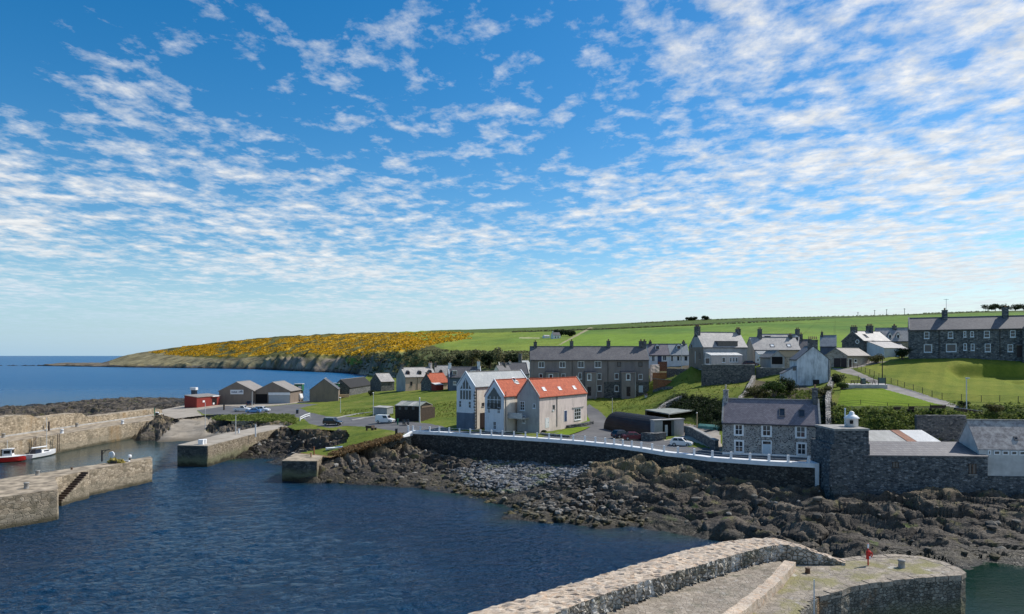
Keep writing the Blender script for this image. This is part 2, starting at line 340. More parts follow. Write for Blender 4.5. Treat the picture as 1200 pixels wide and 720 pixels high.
def slate(name, c1, c2, lichen, lich=.62, scale=.28):
    t = NT(name); co = t.co(); br = t.n('ShaderNodeTexBrick'); br.offset = .5
    x, y, z = t.sep(co)[:3]; cm = t.n('ShaderNodeCombineXYZ'); t.l(t.math('ADD', x, t.math('MULTIPLY', y, .0)), cm.inputs[0]); t.l(z, cm.inputs[1]); t.l(cm.outputs[0], br.inputs['Vector'])
    br.inputs['Scale'].default_value = 1; br.inputs['Brick Width'].default_value = scale*1.2; br.inputs['Row Height'].default_value = scale*.62; br.inputs['Mortar Size'].default_value = .012
    br.inputs['Color1'].default_value = (*c1, 1); br.inputs['Color2'].default_value = (*c2, 1); br.inputs['Mortar'].default_value = (*[q*.45 for q in c1], 1); br.inputs['Bias'].default_value = -.1
    n = t.noise(co, 1.3, 6, .7); n2 = t.noise(co, .35, 4, .6); c = t.mix(t.mr(n, lich-.08, lich+.12, 0, .8), br.outputs['Color'], lichen)
    c = t.mix(.5, c, t.ramp(n2, [(.3, (.62, .62, .66)), (.7, (1.18, 1.15, 1.1))]), 'MULTIPLY'); t.col(c).rough(.62); t.bump(br.outputs['Fac'], -.4, .03); t.b.inputs['Specular IOR Level'].default_value = .4; return t.m
M['slate'] = slate('grey_slate', (.125, .118, .125), (.18, .172, .175), (.23, .205, .18))
M['slate_purple'] = slate('purple_grey_slate', (.175, .152, .172), (.25, .222, .243), (.29, .255, .24), .66)
M['slate_pale'] = slate('pale_slate', (.31, .298, .29), (.42, .40, .385), (.47, .44, .40), .55)
M['slate_blue'] = slate('blue_grey_slate', (.25, .28, .30), (.33, .36, .38), (.38, .40, .38))
M['slate_dark'] = slate('dark_slate', (.085, .085, .095), (.13, .13, .145), (.17, .165, .16), .66)
M['slate_lichen'] = slate('lichen_spotted_slate', (.20, .18, .178), (.30, .27, .262), (.52, .48, .445), .49)
def pantile(name, c1, c2):
    t = NT(name); co = t.co(); wv = t.n('ShaderNodeTexWave', wave_type='BANDS', bands_direction='X'); t.l(co, wv.inputs['Vector']); wv.inputs['Scale'].default_value = 1.1; wv.inputs['Distortion'].default_value = .2
    wz = t.n('ShaderNodeTexWave', wave_type='BANDS', bands_direction='Z', wave_profile='SAW'); t.l(co, wz.inputs['Vector']); wz.inputs['Scale'].default_value = .9
    n = t.noise(co, 1.6, 6, .7); c = t.ramp(n, [(.3, c1), (.7, c2)]); c = t.mix(.45, c, t.ramp(wv.outputs['Fac'], [(0, (.55, .5, .5)), (.6, (1.1, 1.1, 1.1))]), 'MULTIPLY')
    c = t.mix(.3, c, t.ramp(wz.outputs['Fac'], [(0, (.5, .5, .5)), (.25, (1.05, 1.05, 1.05))]), 'MULTIPLY'); t.col(c).rough(.75); t.bump(wv.outputs['Fac'], .5, .06); return t.m
M['pantile'] = pantile('orange_red_pantile', (.30, .062, .030), (.54, .135, .064))
def sheet(name, c, c2, sc=3.2):
    t = NT(name); co = t.co(); wv = t.n('ShaderNodeTexWave', wave_type='BANDS', bands_direction='X'); t.l(co, wv.inputs['Vector']); wv.inputs['Scale'].default_value = sc
    n = t.noise(t.co((1, .3, .3)), 1.2, 5, .65); t.col(t.ramp(n, [(.35, c), (.7, c2)])).rough(.55); t.bump(wv.outputs['Fac'], .6, .05); return t.m
M['tin_grey'] = sheet('grey_corrugated_sheet', (.36, .35, .32), (.50, .49, .46)); M['tin_white'] = sheet('white_corrugated_sheet', (.62, .62, .60), (.74, .74, .73)); M['tin_rust'] = sheet('rusty_corrugated_sheet', (.24, .095, .05), (.34, .15, .085))
M['tin_black'] = sheet('black_tarred_sheet', (.012, .012, .013), (.03, .029, .029), 2.2); M['felt'] = plain('grey_green_felt', (.27, .29, .265), .9, .2, 0, 1); M['fibre'] = sheet('fibre_cement', (.24, .215, .19), (.33, .30, .27), 2.5)
M['timber_black'] = plain('black_tarred_boards', (.022, .021, .021), .75, .4, 0, 4); M['timber'] = plain('weathered_timber', (.20, .15, .11), .8, .3, 0, 5); M['timber_dark'] = plain('dark_timber', (.07, .05, .04), .75, .3, 0, 5)
M['red_boards'] = plain('red_painted_boards', (.24, .038, .030), .7, .18, 0, 3); M['red_paint'] = plain('red_paint', (.55, .03, .025), .4, .1); M['orange_wood'] = plain('orange_brown_fence', (.30, .13, .06), .8, .25, 0, 3); M['brown_wood'] = plain('brown_fence', (.20, .09, .06), .8, .25, 0, 3)
M['door_blue'] = plain('blue_door', (.05, .075, .16), .45, .1); M['door_pale'] = plain('pale_blue_door', (.50, .60, .68), .45, .06); M['door_dark'] = plain('dark_door', (.035, .025, .028), .5, .1); M['door_white'] = plain('white_door', (.74, .74, .74), .45, .05); M['door_grey'] = plain('grey_roller_door', (.36, .39, .41), .5, .06)
t = NT('window_glass'); t.col((.025, .032, .042)).rough(.06); t.b.inputs['Specular IOR Level'].default_value = .6; M['glass'] = t.m
t = NT('car_glass'); t.col((.012, .014, .017)).rough(.05); t.b.inputs['Specular IOR Level'].default_value = .6; M['car_glass'] = t.m
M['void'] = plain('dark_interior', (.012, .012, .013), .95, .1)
M['black_metal'] = plain('black_metal', (.03, .03, .032), .5, .2); M['grey_metal'] = plain('galvanised_metal', (.42, .43, .44), .5, .1, .3); M['pale_metal'] = plain('pale_galvanised_metal', (.60, .61, .60), .5, .1); M['iron'] = plain('rusty_iron', (.12, .075, .05), .8, .3, 0, 6); M['gutter'] = plain('dark_gutter', (.05, .045, .045), .6, .1)
M['pot'] = plain('clay_pot', (.42, .26, .16), .8, .2); M['pot_pale'] = plain('pale_pot', (.62, .56, .45), .8, .15); M['rubber'] = plain('rubber', (.02, .02, .02), .8, .2); M['lamp'] = plain('headlight', (.75, .77, .78), .2, .03); M['tail'] = plain('tail_light', (.35, .02, .015), .3, .05); M['cope_grey'] = plain('grey_coping', (.33, .32, .30), .9, .2, 0, 2)
def carp(n, c, metal=0.0): t = NT(n); t.col(c).rough(.28); t.b.inputs['Coat Weight'].default_value = .6; t.b.inputs['Metallic'].default_value = metal; return t.m
M['car_white'] = carp('white_car_paint', (.72, .73, .74)); M['car_maroon'] = carp('maroon_car_paint', (.13, .018, .028)); M['car_navy'] = carp('dark_blue_car_paint', (.022, .032, .055)); M['car_black'] = carp('black_car_paint', (.014, .016, .018)); M['car_blue'] = carp('blue_car_paint', (.16, .33, .60)); M['car_plum'] = carp('plum_car_paint', (.05, .018, .03)); M['car_green'] = carp('dark_green_car_paint', (.03, .08, .075))
M['green_paint'] = plain('green_paint', (.03, .16, .09), .5, .15); M['boat_white'] = plain('boat_white', (.76, .77, .78), .35, .05); M['boat_green'] = plain('faded_green_hull', (.10, .24, .20), .6, .2); M['tan_wood'] = plain('pale_tan_timber', (.55, .42, .25), .8, .2); M['yellow'] = plain('yellow_net', (.46, .37, .10), .9, .3, 0, 7); M['skin'] = plain('skin', (.48, .30, .22), .6, .05); M['tarp'] = plain('blue_tarp', (.06, .16, .34), .6, .15); M['sign_white'] = plain('sign_white', (.75, .76, .77), .5, .03); M['sign_blue'] = plain('sign_blue', (.10, .14, .22), .5, .05); M['lime_pot'] = plain('white_pot', (.7, .68, .65), .7, .1)
# vegetation
def grass(name, stops, sc=.5, kind='World', stripes=None):
    t = NT(name); co = t.co(kind=kind); a = t.noise(co, sc*.25, 5, .6); b = t.noise(co, sc*3.0, 5, .7); c_ = t.noise(co, 9, 3, .7)
    f = t.math('ADD', t.math('MULTIPLY', a, .6), t.math('MULTIPLY', b, .4)); c = t.ramp(f, stops); c = t.mix(.5, c, t.ramp(c_, [(.3, (.62, .62, .62)), (.7, (1.2, 1.2, 1.15))]), 'MULTIPLY')
    if stripes:
        wv = t.n('ShaderNodeTexWave', wave_type='BANDS', bands_direction='X'); t.l(t.co(rot=(0, 0, stripes), kind='World'), wv.inputs['Vector']); wv.inputs['Scale'].default_value = .12; wv.inputs['Distortion'].default_value = 1.2
        c = t.mix(.3, c, t.ramp(wv.outputs['Fac'], [(.2, (.8, .85, .8)), (.8, (1.12, 1.08, 1.0))]), 'MULTIPLY')
    t.col(c).rough(.95); t.bump(c_, .5, .15); t.b.inputs['Specular IOR Level'].default_value = .1; return t.m
M['grass'] = grass('rough_grass', [(.34, (.052, .082, .014)), (.45, (.105, .145, .021)), (.56, (.16, .185, .032)), (.68, (.235, .205, .075))])
M['lawn'] = grass('mown_lawn', [(.30, (.095, .140, .018)), (.47, (.155, .190, .026)), (.60, (.21, .225, .036)), (.72, (.29, .24, .065))], .5, stripes=.6)
M['bright_lawn'] = grass('bright_lawn', [(.32, (.095, .165, .012)), (.5, (.145, .215, .016)), (.68, (.20, .25, .03))], .4, stripes=-.5)
M['bank'] = grass('weedy_bank', [(.32, (.028, .04, .012)), (.5, (.06, .085, .02)), (.68, (.14, .14, .05))], .8)
M['dry_bank'] = grass('dry_grass_bank', [(.32, (.10, .065, .035)), (.5, (.20, .13, .065)), (.68, (.30, .22, .10))], .9)
M['earth'] = grass('garden_earth', [(.3, (.07, .06, .04)), (.5, (.13, .11, .08)), (.7, (.10, .12, .04))], .8)
def leaf(name, stops, rough=.7):
    t = NT(name); g = t.n('ShaderNodeNewGeometry').outputs['Random Per Island']; n = t.noise(t.co(kind='World'), .6, 3, .6)
    f = t.math('ADD', t.math('MULTIPLY', g, .7), t.math('MULTIPLY', n, .3)); c = t.ramp(f, stops); t.col(c).rough(rough); t.b.inputs['Specular IOR Level'].default_value = .2
    tr = t.n('ShaderNodeBsdfTranslucent'); t.l(c, tr.inputs[0]); mx = t.n('ShaderNodeMixShader'); mx.inputs[0].default_value = .38; t.l(t.b.outputs[0], mx.inputs[1]); t.l(tr.outputs[0], mx.inputs[2]); t.l(mx.outputs[0], t.out.inputs[0]); return t.m
M['leaf_dark'] = leaf('dark_leaves', [(.15, (.012, .022, .010)), (.55, (.028, .045, .016)), (.9, (.05, .07, .022))])
M['leaf_green'] = leaf('green_leaves', [(.15, (.028, .05, .013)), (.55, (.06, .10, .022)), (.9, (.11, .15, .035))])
M['leaf_olive'] = leaf('olive_leaves', [(.15, (.05, .055, .02)), (.55, (.10, .10, .035)), (.9, (.17, .15, .06))])
M['leaf_bank'] = leaf('bank_leaves', [(.1, (.065, .10, .02)), (.5, (.15, .20, .04)), (.8, (.24, .27, .065)), (.95, (.34, .30, .11))])
M['leaf_grass'] = leaf('grass_tufts', [(.1, (.09, .13, .018)), (.5, (.15, .185, .028)), (.9, (.24, .235, .06))])
M['leaf_dry'] = leaf('dry_grass_blades', [(.1, (.12, .07, .04)), (.5, (.24, .15, .07)), (.9, (.36, .27, .13))])
M['leaf_far'] = leaf('far_scrub_leaves', [(.1, (.065, .068, .045)), (.5, (.14, .145, .07)), (.75, (.20, .205, .08)), (.92, (.30, .23, .12))])
M['gorse'] = leaf('gorse_flowers', [(.1, (.07, .075, .02)), (.3, (.18, .13, .02)), (.45, (.55, .32, .012)), (.7, (.72, .43, .012)), (.95, (.78, .50, .03))])
M['bark'] = plain('bark', (.10, .08, .06), .9, .25, 0, 6); M['twig'] = plain('grey_twigs', (.17, .13, .11), .9, .25, 0, 6)
M['flowers'] = leaf('garden_flowers', [(.2, (.1, .16, .04)), (.5, (.55, .5, .45)), (.75, (.55, .12, .2)), (.9, (.7, .68, .6))])
t = NT('asphalt'); co = t.co(kind='World'); n = t.noise(co, .18, 5, .6); n2 = t.noise(co, 4, 4, .7); c = t.ramp(n, [(.35, (.105, .104, .108)), (.65, (.155, .152, .152))]); t.col(t.mix(.4, c, t.ramp(n2, [(.3, (.7, .7, .7)), (.7, (1.15, 1.15, 1.15))]), 'MULTIPLY')).rough(.9); M['asphalt'] = t.m
t = NT('worn_path'); co = t.co(kind='World'); n = t.noise(co, .5, 5, .6); t.col(t.ramp(n, [(.35, (.20, .185, .17)), (.65, (.29, .27, .25))])).rough(.95); M['path'] = t.m
t = NT('pale_yard'); co = t.co(kind='World'); n = t.noise(co, .3, 6, .65); t.col(t.ramp(n, [(.32, (.27, .235, .19)), (.66, (.43, .38, .315))])).rough(.95); M['yard'] = t.m
# ------------------------------------------------------------------ land
def W3(l): return [tuple(P(*q)) for q in l]
YS_PX = [-150, 40, 55, 90, 130, 150, 200, 250, 300, 350, 400, 430, 470, 520, 600, 700, 800, 1000, 1200, 1350]
YS_Y = [1500, 1500, 1470, 1400, 1330, 1290, 1230, 1180, 1115, 970, 880, 770, 560, 420, 360, 320, 290, 260, 255, 255]
land_ctrl = W3([(482,507,6.5),(520,509,6.5),(550,511,6.5),(600,514,6.5),(640,517,6.5),(680,520,6.5),(720,524,6.5),(760,530,6.5),(800,535,6.5),(850,540,6.5),(900,544,6.5),(955,546,6.4),(968,541,6.4),
  (535,503,6.6),(568,505,6.6),(590,507,6.6),(632,508,6.6),(660,502,6.7),(715,512,6.6),(745,516,6.6),(800,524,6.6),(846,532,6.5),(961,537,6.5),(800,511,6.7),(760,505,6.7),(722,502,6.7),(735,497,6.8),
  (700,495,7.4),(692,483,8.6),(688,478,9.4),(690,465,10.8),(760,466,10.8),(700,470,10.1),(740,482,9.2),(725,475,9.6),(770,470,11.2),(790,461,13.2),(765,446,15.2),(800,440,16.4),
  (817,503,7),(840,505,7.1),(838,515,7.7),(475,459,9),(500,458,9.8),(520,480,7.6),(520,465,9.4),(440,480,6.7),(440,470,7.4),(400,475,6),(400,465,6.6),(430,460,8.2),(500,485,7),
  (257,473,4.7),(340,472,5),(396,470,5.5),(230,477,4.5),(280,482,4.7),(330,485,5.0),(360,490,5.3),(390,498,5.6),(440,497,6.2),(465,508,6.4),(430,510,5.9),(420,520,5),(405,528,4.3),(360,503,5.1),(400,503,5.2),
  (470,512,6.3),(436,521,5.2),(400,532,3.8),(388,537,3.6),(378,536,3.5),(346,532,3.4),(330,496,4.6),(300,493.5,4.5),(268,493,4.4),(252,491,4.3),(300,487,5),(262,485,4.5),(320,490,5),(240,486,4.3),(205,490,4.1),(186,481,4.0),(480,500,6.5),(430,492,6)])
def XY(px, Y, z): return ((px-CX)*Y/F, Y, z)
land_ctrl += [XY(*q) for q in [(228,262,3.5),(300,272,3.2),(345,276,3.4),(398,285,4),(408,300,4.5),(415,400,2.5),(424,600,1.5),(431,776,.5),(470,560,4),(520,420,9),(600,360,14),(700,320,17),(800,290,19),(1000,260,21),(1200,255,21.6),(1350,255,22),
  (620,250,11.2),(560,262,10.6),(640,192,10.8),(760,192,11.2),(700,230,15),(765,205,18.6),(807,205,19),(830,152,11.8),(800,152,10.6),(865,150,12.2),(830,176,15.6),(865,176,15.8),(810,180,19.2),(885,180,19.4),(940,185,19.8),
  (905,150,15.2),(945,150,15.2),(900,136,13.8),(870,140,12.6),(930,128,12.8),(850,126,9.5),(860,115,6.9),(955,112,6.9),(900,119,8.5),(985,165,19.2),(1015,165,19.3),(980,150,17.3),(1037,140,16.2),(1000,132,15.5),(1090,127,14.5),(1105,121,13.7),(1040,118,13),(985,118,13),(970,132,15),
  (1125,117.5,13.4),(1200,121,13.8),(1290,121,13.8),(1100,126,14.5),(1150,150,18.9),(1115,152,19.4),(1060,150,17.9),(1030,158,19),(1200,150,18.9),(1290,150,18.9),(1066,165,21.2),(1200,166,21.2),(1290,166,21.2),(1130,157,20.9),(1200,156.5,20.9),(1120,155,20.5),
  (985,114,12),(1040,113.5,12.2),(1120,113,12.4),(1200,115,12.6),(1290,114,12.4),(985,110.5,7),(1040,110,6.6),(1120,109,6.2),(1200,110,6.2),(1290,109,6.2),(990,100,5.6),(1100,99,5.6),(1200,97,5.6),(1290,97,5.6),(968,108,6.6),(968,118,11),
  (1000,185,21.3),(1050,190,21.6),(1100,190,21.8),(900,215,20.4)]]
LAND = RBF(land_ctrl, .02)
rim = W3([(968,541,6.4),(955,545.5,6.5),(900,543,6.5),(850,539.5,6.5),(830,538,6.5),(800,534,6.5),(780,532,6.5),(750,527,6.5),(720,523,6.5),(680,519,6.5),(640,516,6.5),(600,513.5,6.5),(550,510.5,6.5),(520,508.3,6.5),(482,506.5,6.5),
  (470,512,6.3),(436,521,5.2),(400,532,3.8),(388,537,3.6),(378,536,3.5),(346,532.5,3.4),(352,530,3.6),(368,528,3.8),(395,524,4.2),(405,521,4.5),(409,513,5),(405,506,5.1),(380,504,5.1),(345,503.5,5.0),(335,500,4.8),(346,497.5,4.6),(330,494.5,4.6),(300,493.5,4.5),(268,493.5,4.4),(252,491,4.3),(262,486,4.4),(240,487,4.3),(205,491,4.1),(192,487,4.05),(186,481,4.0)])
LANDPOLY = [XY(1340,95.5,0),XY(1157,95.5,0),XY(1000,98.5,0),XY(980,99.5,0)]+rim+[XY(*q) for q in [(200,238,0),(228,262,0),(300,272,0),(345,276,0),(398,285,0),(408,300,0),(415,400,0),(424,600,0),(431,790,0),(1340,790,0)]]
def landz(x, y): return float(LAND(np.array([x]), np.array([y]))[0])
pxs = np.arange(180, 1330, 1.5); yrows = np.concatenate([np.arange(93, 200, .5), np.arange(200, 330, 1.0), np.geomspace(330, 800, 40)])
GX, GY = np.meshgrid((pxs-CX)/F, yrows); GX = GX*GY
GZ = LAND(GX, GY)
GPX = np.meshgrid(pxs, yrows)[0]; YSg = np.interp(GPX, YS_PX, YS_Y)
# the sunken bowl in the park: a level terrace with a steep bank
tb_ = np.clip((GPX-1108)/16, 0, 1); GZ = GZ-tb_*2.0*np.clip((GY-134)/17, 0, 1)*np.where(GY < 151.2, 1, np.clip(1-(GY-151.2)/1.5, 0, 1)) + tb_*.25*((GY > 152.9) & (GY < 160)); tb2 = np.clip((GPX-1178)/12, 0, 1); GZ = GZ-tb2*.7*np.clip((GY-134)/9, 0, 1)*np.where(GY < 143.5, 1, np.clip(1-(GY-143.5)/1.2, 0, 1))
GPY = HY+(H-GZ)*F/GY
def cls(poly): return inpoly(GPX, GPY, poly)
lanes = [(470,497),(480,505),(520,506),(600,511),(680,517),(760,527),(850,539),(955,547),(972,541),(960,535.5),(846,531),(840,526),(806,525),(800,518),(778,517),(755,510),(722,503.5),(716,497),(704,484),(690,474),(684,478),(690,494),(684,498),(640,511),(632,514),(600,508),(533,504.5),(512,499)]
road = [(300,478),(345,473.5),(372,474),(350,478.5),(362,484),(382,488),(415,489),(440,488),(505,497.5),(520,500),(520,507),(482,506),(470,510),(462,505.5),(430,500.5),(404,499.5),(385,502),(362,497),(355,491),(330,486),(290,486.5),(262,486.5),(238,486),(230,481),(265,476)]
yard = [(160,500),(150,478),(235,462),(340,455),(365,472),(345,473),(300,477.5),(262,476.5),(230,481.5),(236,487),(264,487),(250,492),(180,500)]
path = [(974,433),(996,432),(1037,450),(1080,462),(1105,470),(1135,480),(1128,481),(1090,472),(1060,463),(1030,455),(1004,441),(985,437)]
blawn = [(985,457),(1046,457),(1075,464),(1108,476.5),(980,477)]
park = [(1000,430),(1040,424),(1066,417),(1340,415),(1340,474),(1200,473),(1105,469.5),(1050,451)]
bank = [(975,476.5),(1120,477),(1340,476),(1340,520),(960,520)]
garden = [(860,482),(868,463),(880,445),(932,452),(975,458),(972,520),(850,520)]
ivy = [(768,476),(790,462),(800,466),(860,474),(846,505),(842,505),(800,494),(790,480),(760,480)]
yard2 = [(800,497),(842,504),(846,530),(836,527),(806,516),(778,517),(798,511)]
drive = [(974,430),(1010,424),(1040,424),(1000,432)]
dry = [(474,508),(470,511.5),(436,520.5),(398,532),(372,536),(345,534),(372,527),(400,534),(440,525)]
vill = [(425,447),(440,459),(480,460),(530,456),(545,430),(620,425),(620,445),(540,458)]
C = np.zeros(GZ.shape, int)   # 0 grass
C[cls(park)] = 2; C[cls(blawn)] = 3; C[cls(bank)] = 4; C[cls(garden)] = 5; C[cls(ivy)] = 4; C[cls(yard)] = 6; C[cls(yard2)] = 6; C[cls(road)] = 1; C[cls(lanes)] = 1; C[cls(path)] = 7; C[cls(drive)] = 7
C[(GY > 108) & (GY < 113.3) & (GPX > 975)] = 4; C[(GY < 109) & (GPX > 975)] = 6
bk = segdist(GX, GY, rim[15:21]); C[(bk < 1.1) & (C == 0)] = 8
fieldish = (GY > 200) & (GPX > 640); C[fieldish & (C == 0)] = 5
gn = fbm(GX*.35, GY*.35, 4)*.16+fbm(GX*.06, GY*.06, 3)*.25
amp = np.where(C == 0, 1, np.where((C == 4) | (C == 5), 1.8, np.where((C == 2) | (C == 3), .35, .05)))
GZ = GZ+gn*amp*np.clip((segdist(GX, GY, rim)-.3)/3, 0, 1)
V = np.c_[GX.ravel(), GY.ravel(), GZ.ravel()]
def gridfaces(nr, nc):
    i = np.arange(nr*nc).reshape(nr, nc); return np.stack([i[:-1, :-1], i[:-1, 1:], i[1:, 1:], i[1:, :-1]], -1).reshape(-1, 4)
Q = gridfaces(*GZ.shape)
ins = inpoly(GX, GY, LANDPOLY) & (GY < YSg+8); insf = ins.ravel()[Q].all(1); Cf = C.ravel()[Q[:, 0]]
for k, (nm, mt) in enumerate([('grass', 'grass'), ('road', 'asphalt'), ('park_lawn', 'lawn'), ('garden_lawn', 'bright_lawn'), ('weedy_slope', 'bank'), ('garden_ground', 'earth'), ('quayside', 'yard'), ('path', 'path'), ('dry_grass_verge', 'dry_bank')]):
    o = submesh(nm, V, Q, insf & (Cf == k), M[mt])
    if o: tag(o, kind='structure')
# ------------------------------------------------------------------ hills and headland (one sheet, albedo by land use)
hpx = np.arange(-60, 1345, 1.4); tt = np.concatenate([np.linspace(0, .12, 22), np.linspace(.13, 1, 110), np.linspace(1.02, 1.5, 12)])
HPX, TT = np.meshgrid(hpx, tt); Ys = np.interp(HPX, YS_PX, YS_Y); Yr = np.interp(HPX, [-150, 55, 130, 400, 640, 1000, 1350], [1600, 1570, 1480, 1480, 1480, 1450, 1400])
SKY = [(-150,435),(44,434),(52,427.5),(70,425.6),(120,425.4),(131,422.5),(139,419.5),(150,416.2),(165,413.6),(200,408.5),(250,402.5),(300,397.5),(350,394.3),(420,391.6),(470,390),(520,387.5),(580,385.5),(640,383.5),(700,380.5),(760,377.5),(800,375.5),(850,373.6),(900,372.2),(960,371.2),(1000,370.5),(1050,369),(1100,366.8),(1150,365),(1200,364),(1350,361)]
yr = np.interp(HPX, [a for a, b in SKY], [b for a, b in SKY]); Zr = H+(HY-yr)*Yr/F
Zs = np.where(HPX < 425, -1.2, np.interp(HPX, [425, 440, 470, 520, 600, 700, 800, 1000, 1200, 1350], [-1, 1.5, 4, 9, 14, 17, 19, 21, 21.6, 22])-.2)
HYY = Ys+(Yr-Ys)*TT; HXX = (HPX-CX)/F*HYY
u = np.clip(TT, 0, 1)
cliff = np.interp(HPX, [-60, 45, 130, 200, 300, 330, 420, 450, 500, 560, 640], [0, 3, 3, 4, 8, 14, 17, 15, 8, 4, 0])
sm = np.clip(TT/.09, 0, 1); sm = sm*sm*(3-2*sm)
prof = np.minimum(u, 1); HZZ = Zs+cliff*sm*(1-u*.9)+(Zr-Zs)*prof
HZZ = np.where(TT > 1, Zr-(TT-1)*60, HZZ)
rough_ = np.interp(HPX, [-60, 480, 560, 700], [1, 1, .25, .1]); nz = ridged(HXX/38, HYY/55, 5)-.7
HZZ += nz*np.where(TT < .14, 6.0, 1.6)*rough_*np.clip(TT/.02, .35, 1)*np.clip(cliff/10, .35, 1)+fbm(HXX/60, HYY/60, 3)*1.2*rough_*np.clip((1-TT)*4, 0.35, 1)
HPY = HY+(H-HZZ)*F/HYY
hn = fbm(HXX/25, HYY/40, 5); hn2 = fbm(HXX/9+7, HYY/14, 4)
def hc(poly, j=1.0): return inpoly(HPX+hn*14*j, HPY+hn2*2.2*j, poly)
colr = np.zeros(HPX.shape+(3,)); colr[:] = (.12, .215, .026)
def setc(m, c, v=.2): colr[m] = np.array(c)*(1+hn[m][:, None]*v*1.6+hn2[m][:, None]*v)
setc(np.ones(HPX.shape, bool), (.165, .225, .036), .15)
rr_ = HPX > 690+ (HPY-383)*-1.6
setc(rr_, (.125, .205, .036), .15)                                  # right hand field
big_ = fbm(HXX/90, HYY/170, 4); colr *= (1+np.clip(big_, -.4, .4)[..., None]*np.array([.55, .28, .2])); setc(rr_ & (HPY > 392+hn*3), (.165, .255, .034), .10)
strip = np.interp(HPX, [480, 560, 640, 700, 760, 830, 900, 1000, 1100, 1350], [3, 4, 5.5, 6.2, 6.5, 5.5, 4, 2, 1.6, 2.5])
sk = np.interp(HPX, [a for a, b in SKY], [b for a, b in SKY]); up = (HPY < sk+strip+hn*1.2) & (HPX > 500)
setc(up, (.085, .125, .028), .3); setc(up & (np.abs(HPY-sk-strip*.95) < .7) & (HPX > 600), (.04, .06, .02), .3)
setc((np.abs(HPY-np.interp(HPX, [700, 830, 960, 1100], [388.5, 383.5, 378.5, 374])) < .28) & (HPX > 700) & (HPX < 1100), (.085, .15, .022), .2)
setc(hc([(655,404),(690,384),(696,384),(662,404)], .1) & (np.abs((HPX-655)-(404-HPY)*1.9) < 2.2), (.34, .30, .18), .1)   # track
setc((np.abs(HPY-396.2+hn*.5) < .7) & (HPX > 608) & (HPX < 632), (.36, .36, .18), .1)
setc(HPX < 470-(HPY-390)*-2.5, (.10, .10, .035), .5)                  # headland heath
setc(hc([(100,440),(130,416),(190,409),(215,418),(300,424),(330,432),(300,445)], .6), (.22, .19, .105), .45)
setc(hc([(250,440),(215,422),(330,418),(420,421),(440,416),(480,414),(490,428),(470,450)], .6), (.165, .15, .09), .5)
setc(hc([(430,445),(440,418),(480,412),(520,411),(640,412),(660,440)], .5), (.12, .14, .055), .45)
setc(hc([(300,440),(318,424),(345,418),(372,424),(400,420),(425,414),(470,424),(470,440),(430,447)], 1.0) & (hn2 > -.18), (.20, .165, .125), .6)
setc(hc([(410,428),(406,420),(420,418),(424,426)], .3), (.15, .22, .04), .2)
gorse_poly = [(176,413),(250,402.6),(300,398),(350,394.8),(420,392),(470,390.4),(520,389.3),(555,391.5),(545,398),(505,404),(485,412),(442,412),(425,418),(380,415.5),(330,414.5),(290,418),(230,417.5),(195,416)]
gm = hc(gorse_poly, .8) & (hn2+hn*.6 > -.22); setc(gm & (fbm(HXX/26, HYY/70, 4) > -.06), (.46, .29, .03), .5)
shore_m = (HZZ < 3.4+hn*2) & (HPX < 470); setc(shore_m, (.10, .088, .075), .5); setc((HZZ < 1.2) & (HPX < 470), (.03, .028, .024), .4)
setc((HPX < 128) & (HPX > 30), (.16, .135, .10), .5); setc((HPX < 128) & (HZZ < 1.6), (.035, .03, .025), .4)
setc(hc([(395,445),(425,436),(470,438),(440,452)], .4) & (HZZ < 4), (.34, .29, .22), .2)
tl = np.abs(((HXX*.9-HYY*.42)/22) % 1-.5) > .46; fm = (HPX > 560) & (HPY > sk+strip+1); colr[tl & fm] *= .86
colr = np.clip(colr, .008, .9)
t = NT('hill_cover'); a = t.attr('tint'); n = t.noise(t.co(kind='World'), .25, 5, .7); c = t.mix(.5, a.outputs['Color'], t.ramp(n, [(.3, (.6, .6, .6)), (.7, (1.25, 1.25, 1.25))]), 'MULTIPLY'); t.col(c).rough(.95); t.b.inputs['Specular IOR Level'].default_value = .1; t.bump(n, .6, 1.2); M['hill'] = t.m
HV = np.c_[HXX.ravel(), HYY.ravel(), HZZ.ravel()]
tag(npmesh('hills', HV, gridfaces(*HZZ.shape), M['hill'], True, {'tint': colr.reshape(-1, 3)}), kind='structure')
# leafy masses --------------------------------------------------------------------
def leafmass(name, C_, R_, n, leaf, mat, flat=.8, parent=None, seed=1):
    """clumps: centres C_ (k,3), radii R_ (k,), n leaves each of size leaf -> one mesh of loose quads filling the volume"""
    r = np.random.RandomState(seed); C_ = np.asarray(C_, float); k = len(C_); R_ = np.broadcast_to(np.asarray(R_, float), (k,))
    d = r.normal(size=(k, n, 3)); d /= np.linalg.norm(d, axis=2, keepdims=True)+1e-9; rad = r.rand(k, n, 1)**.45
    p = C_[:, None]+d*rad*R_[:, None, None]*np.array([1, 1, flat]); p = p.reshape(-1, 3); m = len(p)
    nn = d.reshape(-1, 3)*.7+r.normal(size=(m, 3))*.6+np.array([0, 0, .35]); nn /= np.linalg.norm(nn, axis=1, keepdims=True)
    tv = np.cross(nn, r.normal(size=(m, 3))); tv /= np.linalg.norm(tv, axis=1, keepdims=True)+1e-9; bv = np.cross(nn, tv)
    L = np.repeat(np.broadcast_to(np.asarray(leaf, float), (k,)), n)[:, None]*(.6+.8*r.rand(m, 1))*.5
    V = np.stack([p-tv*L, p-bv*L*.6, p+tv*L, p+bv*L*.6], 1).reshape(-1, 3)
    return npmesh(name, V, np.arange(m*4).reshape(-1, 4), mat, False, parent=parent)
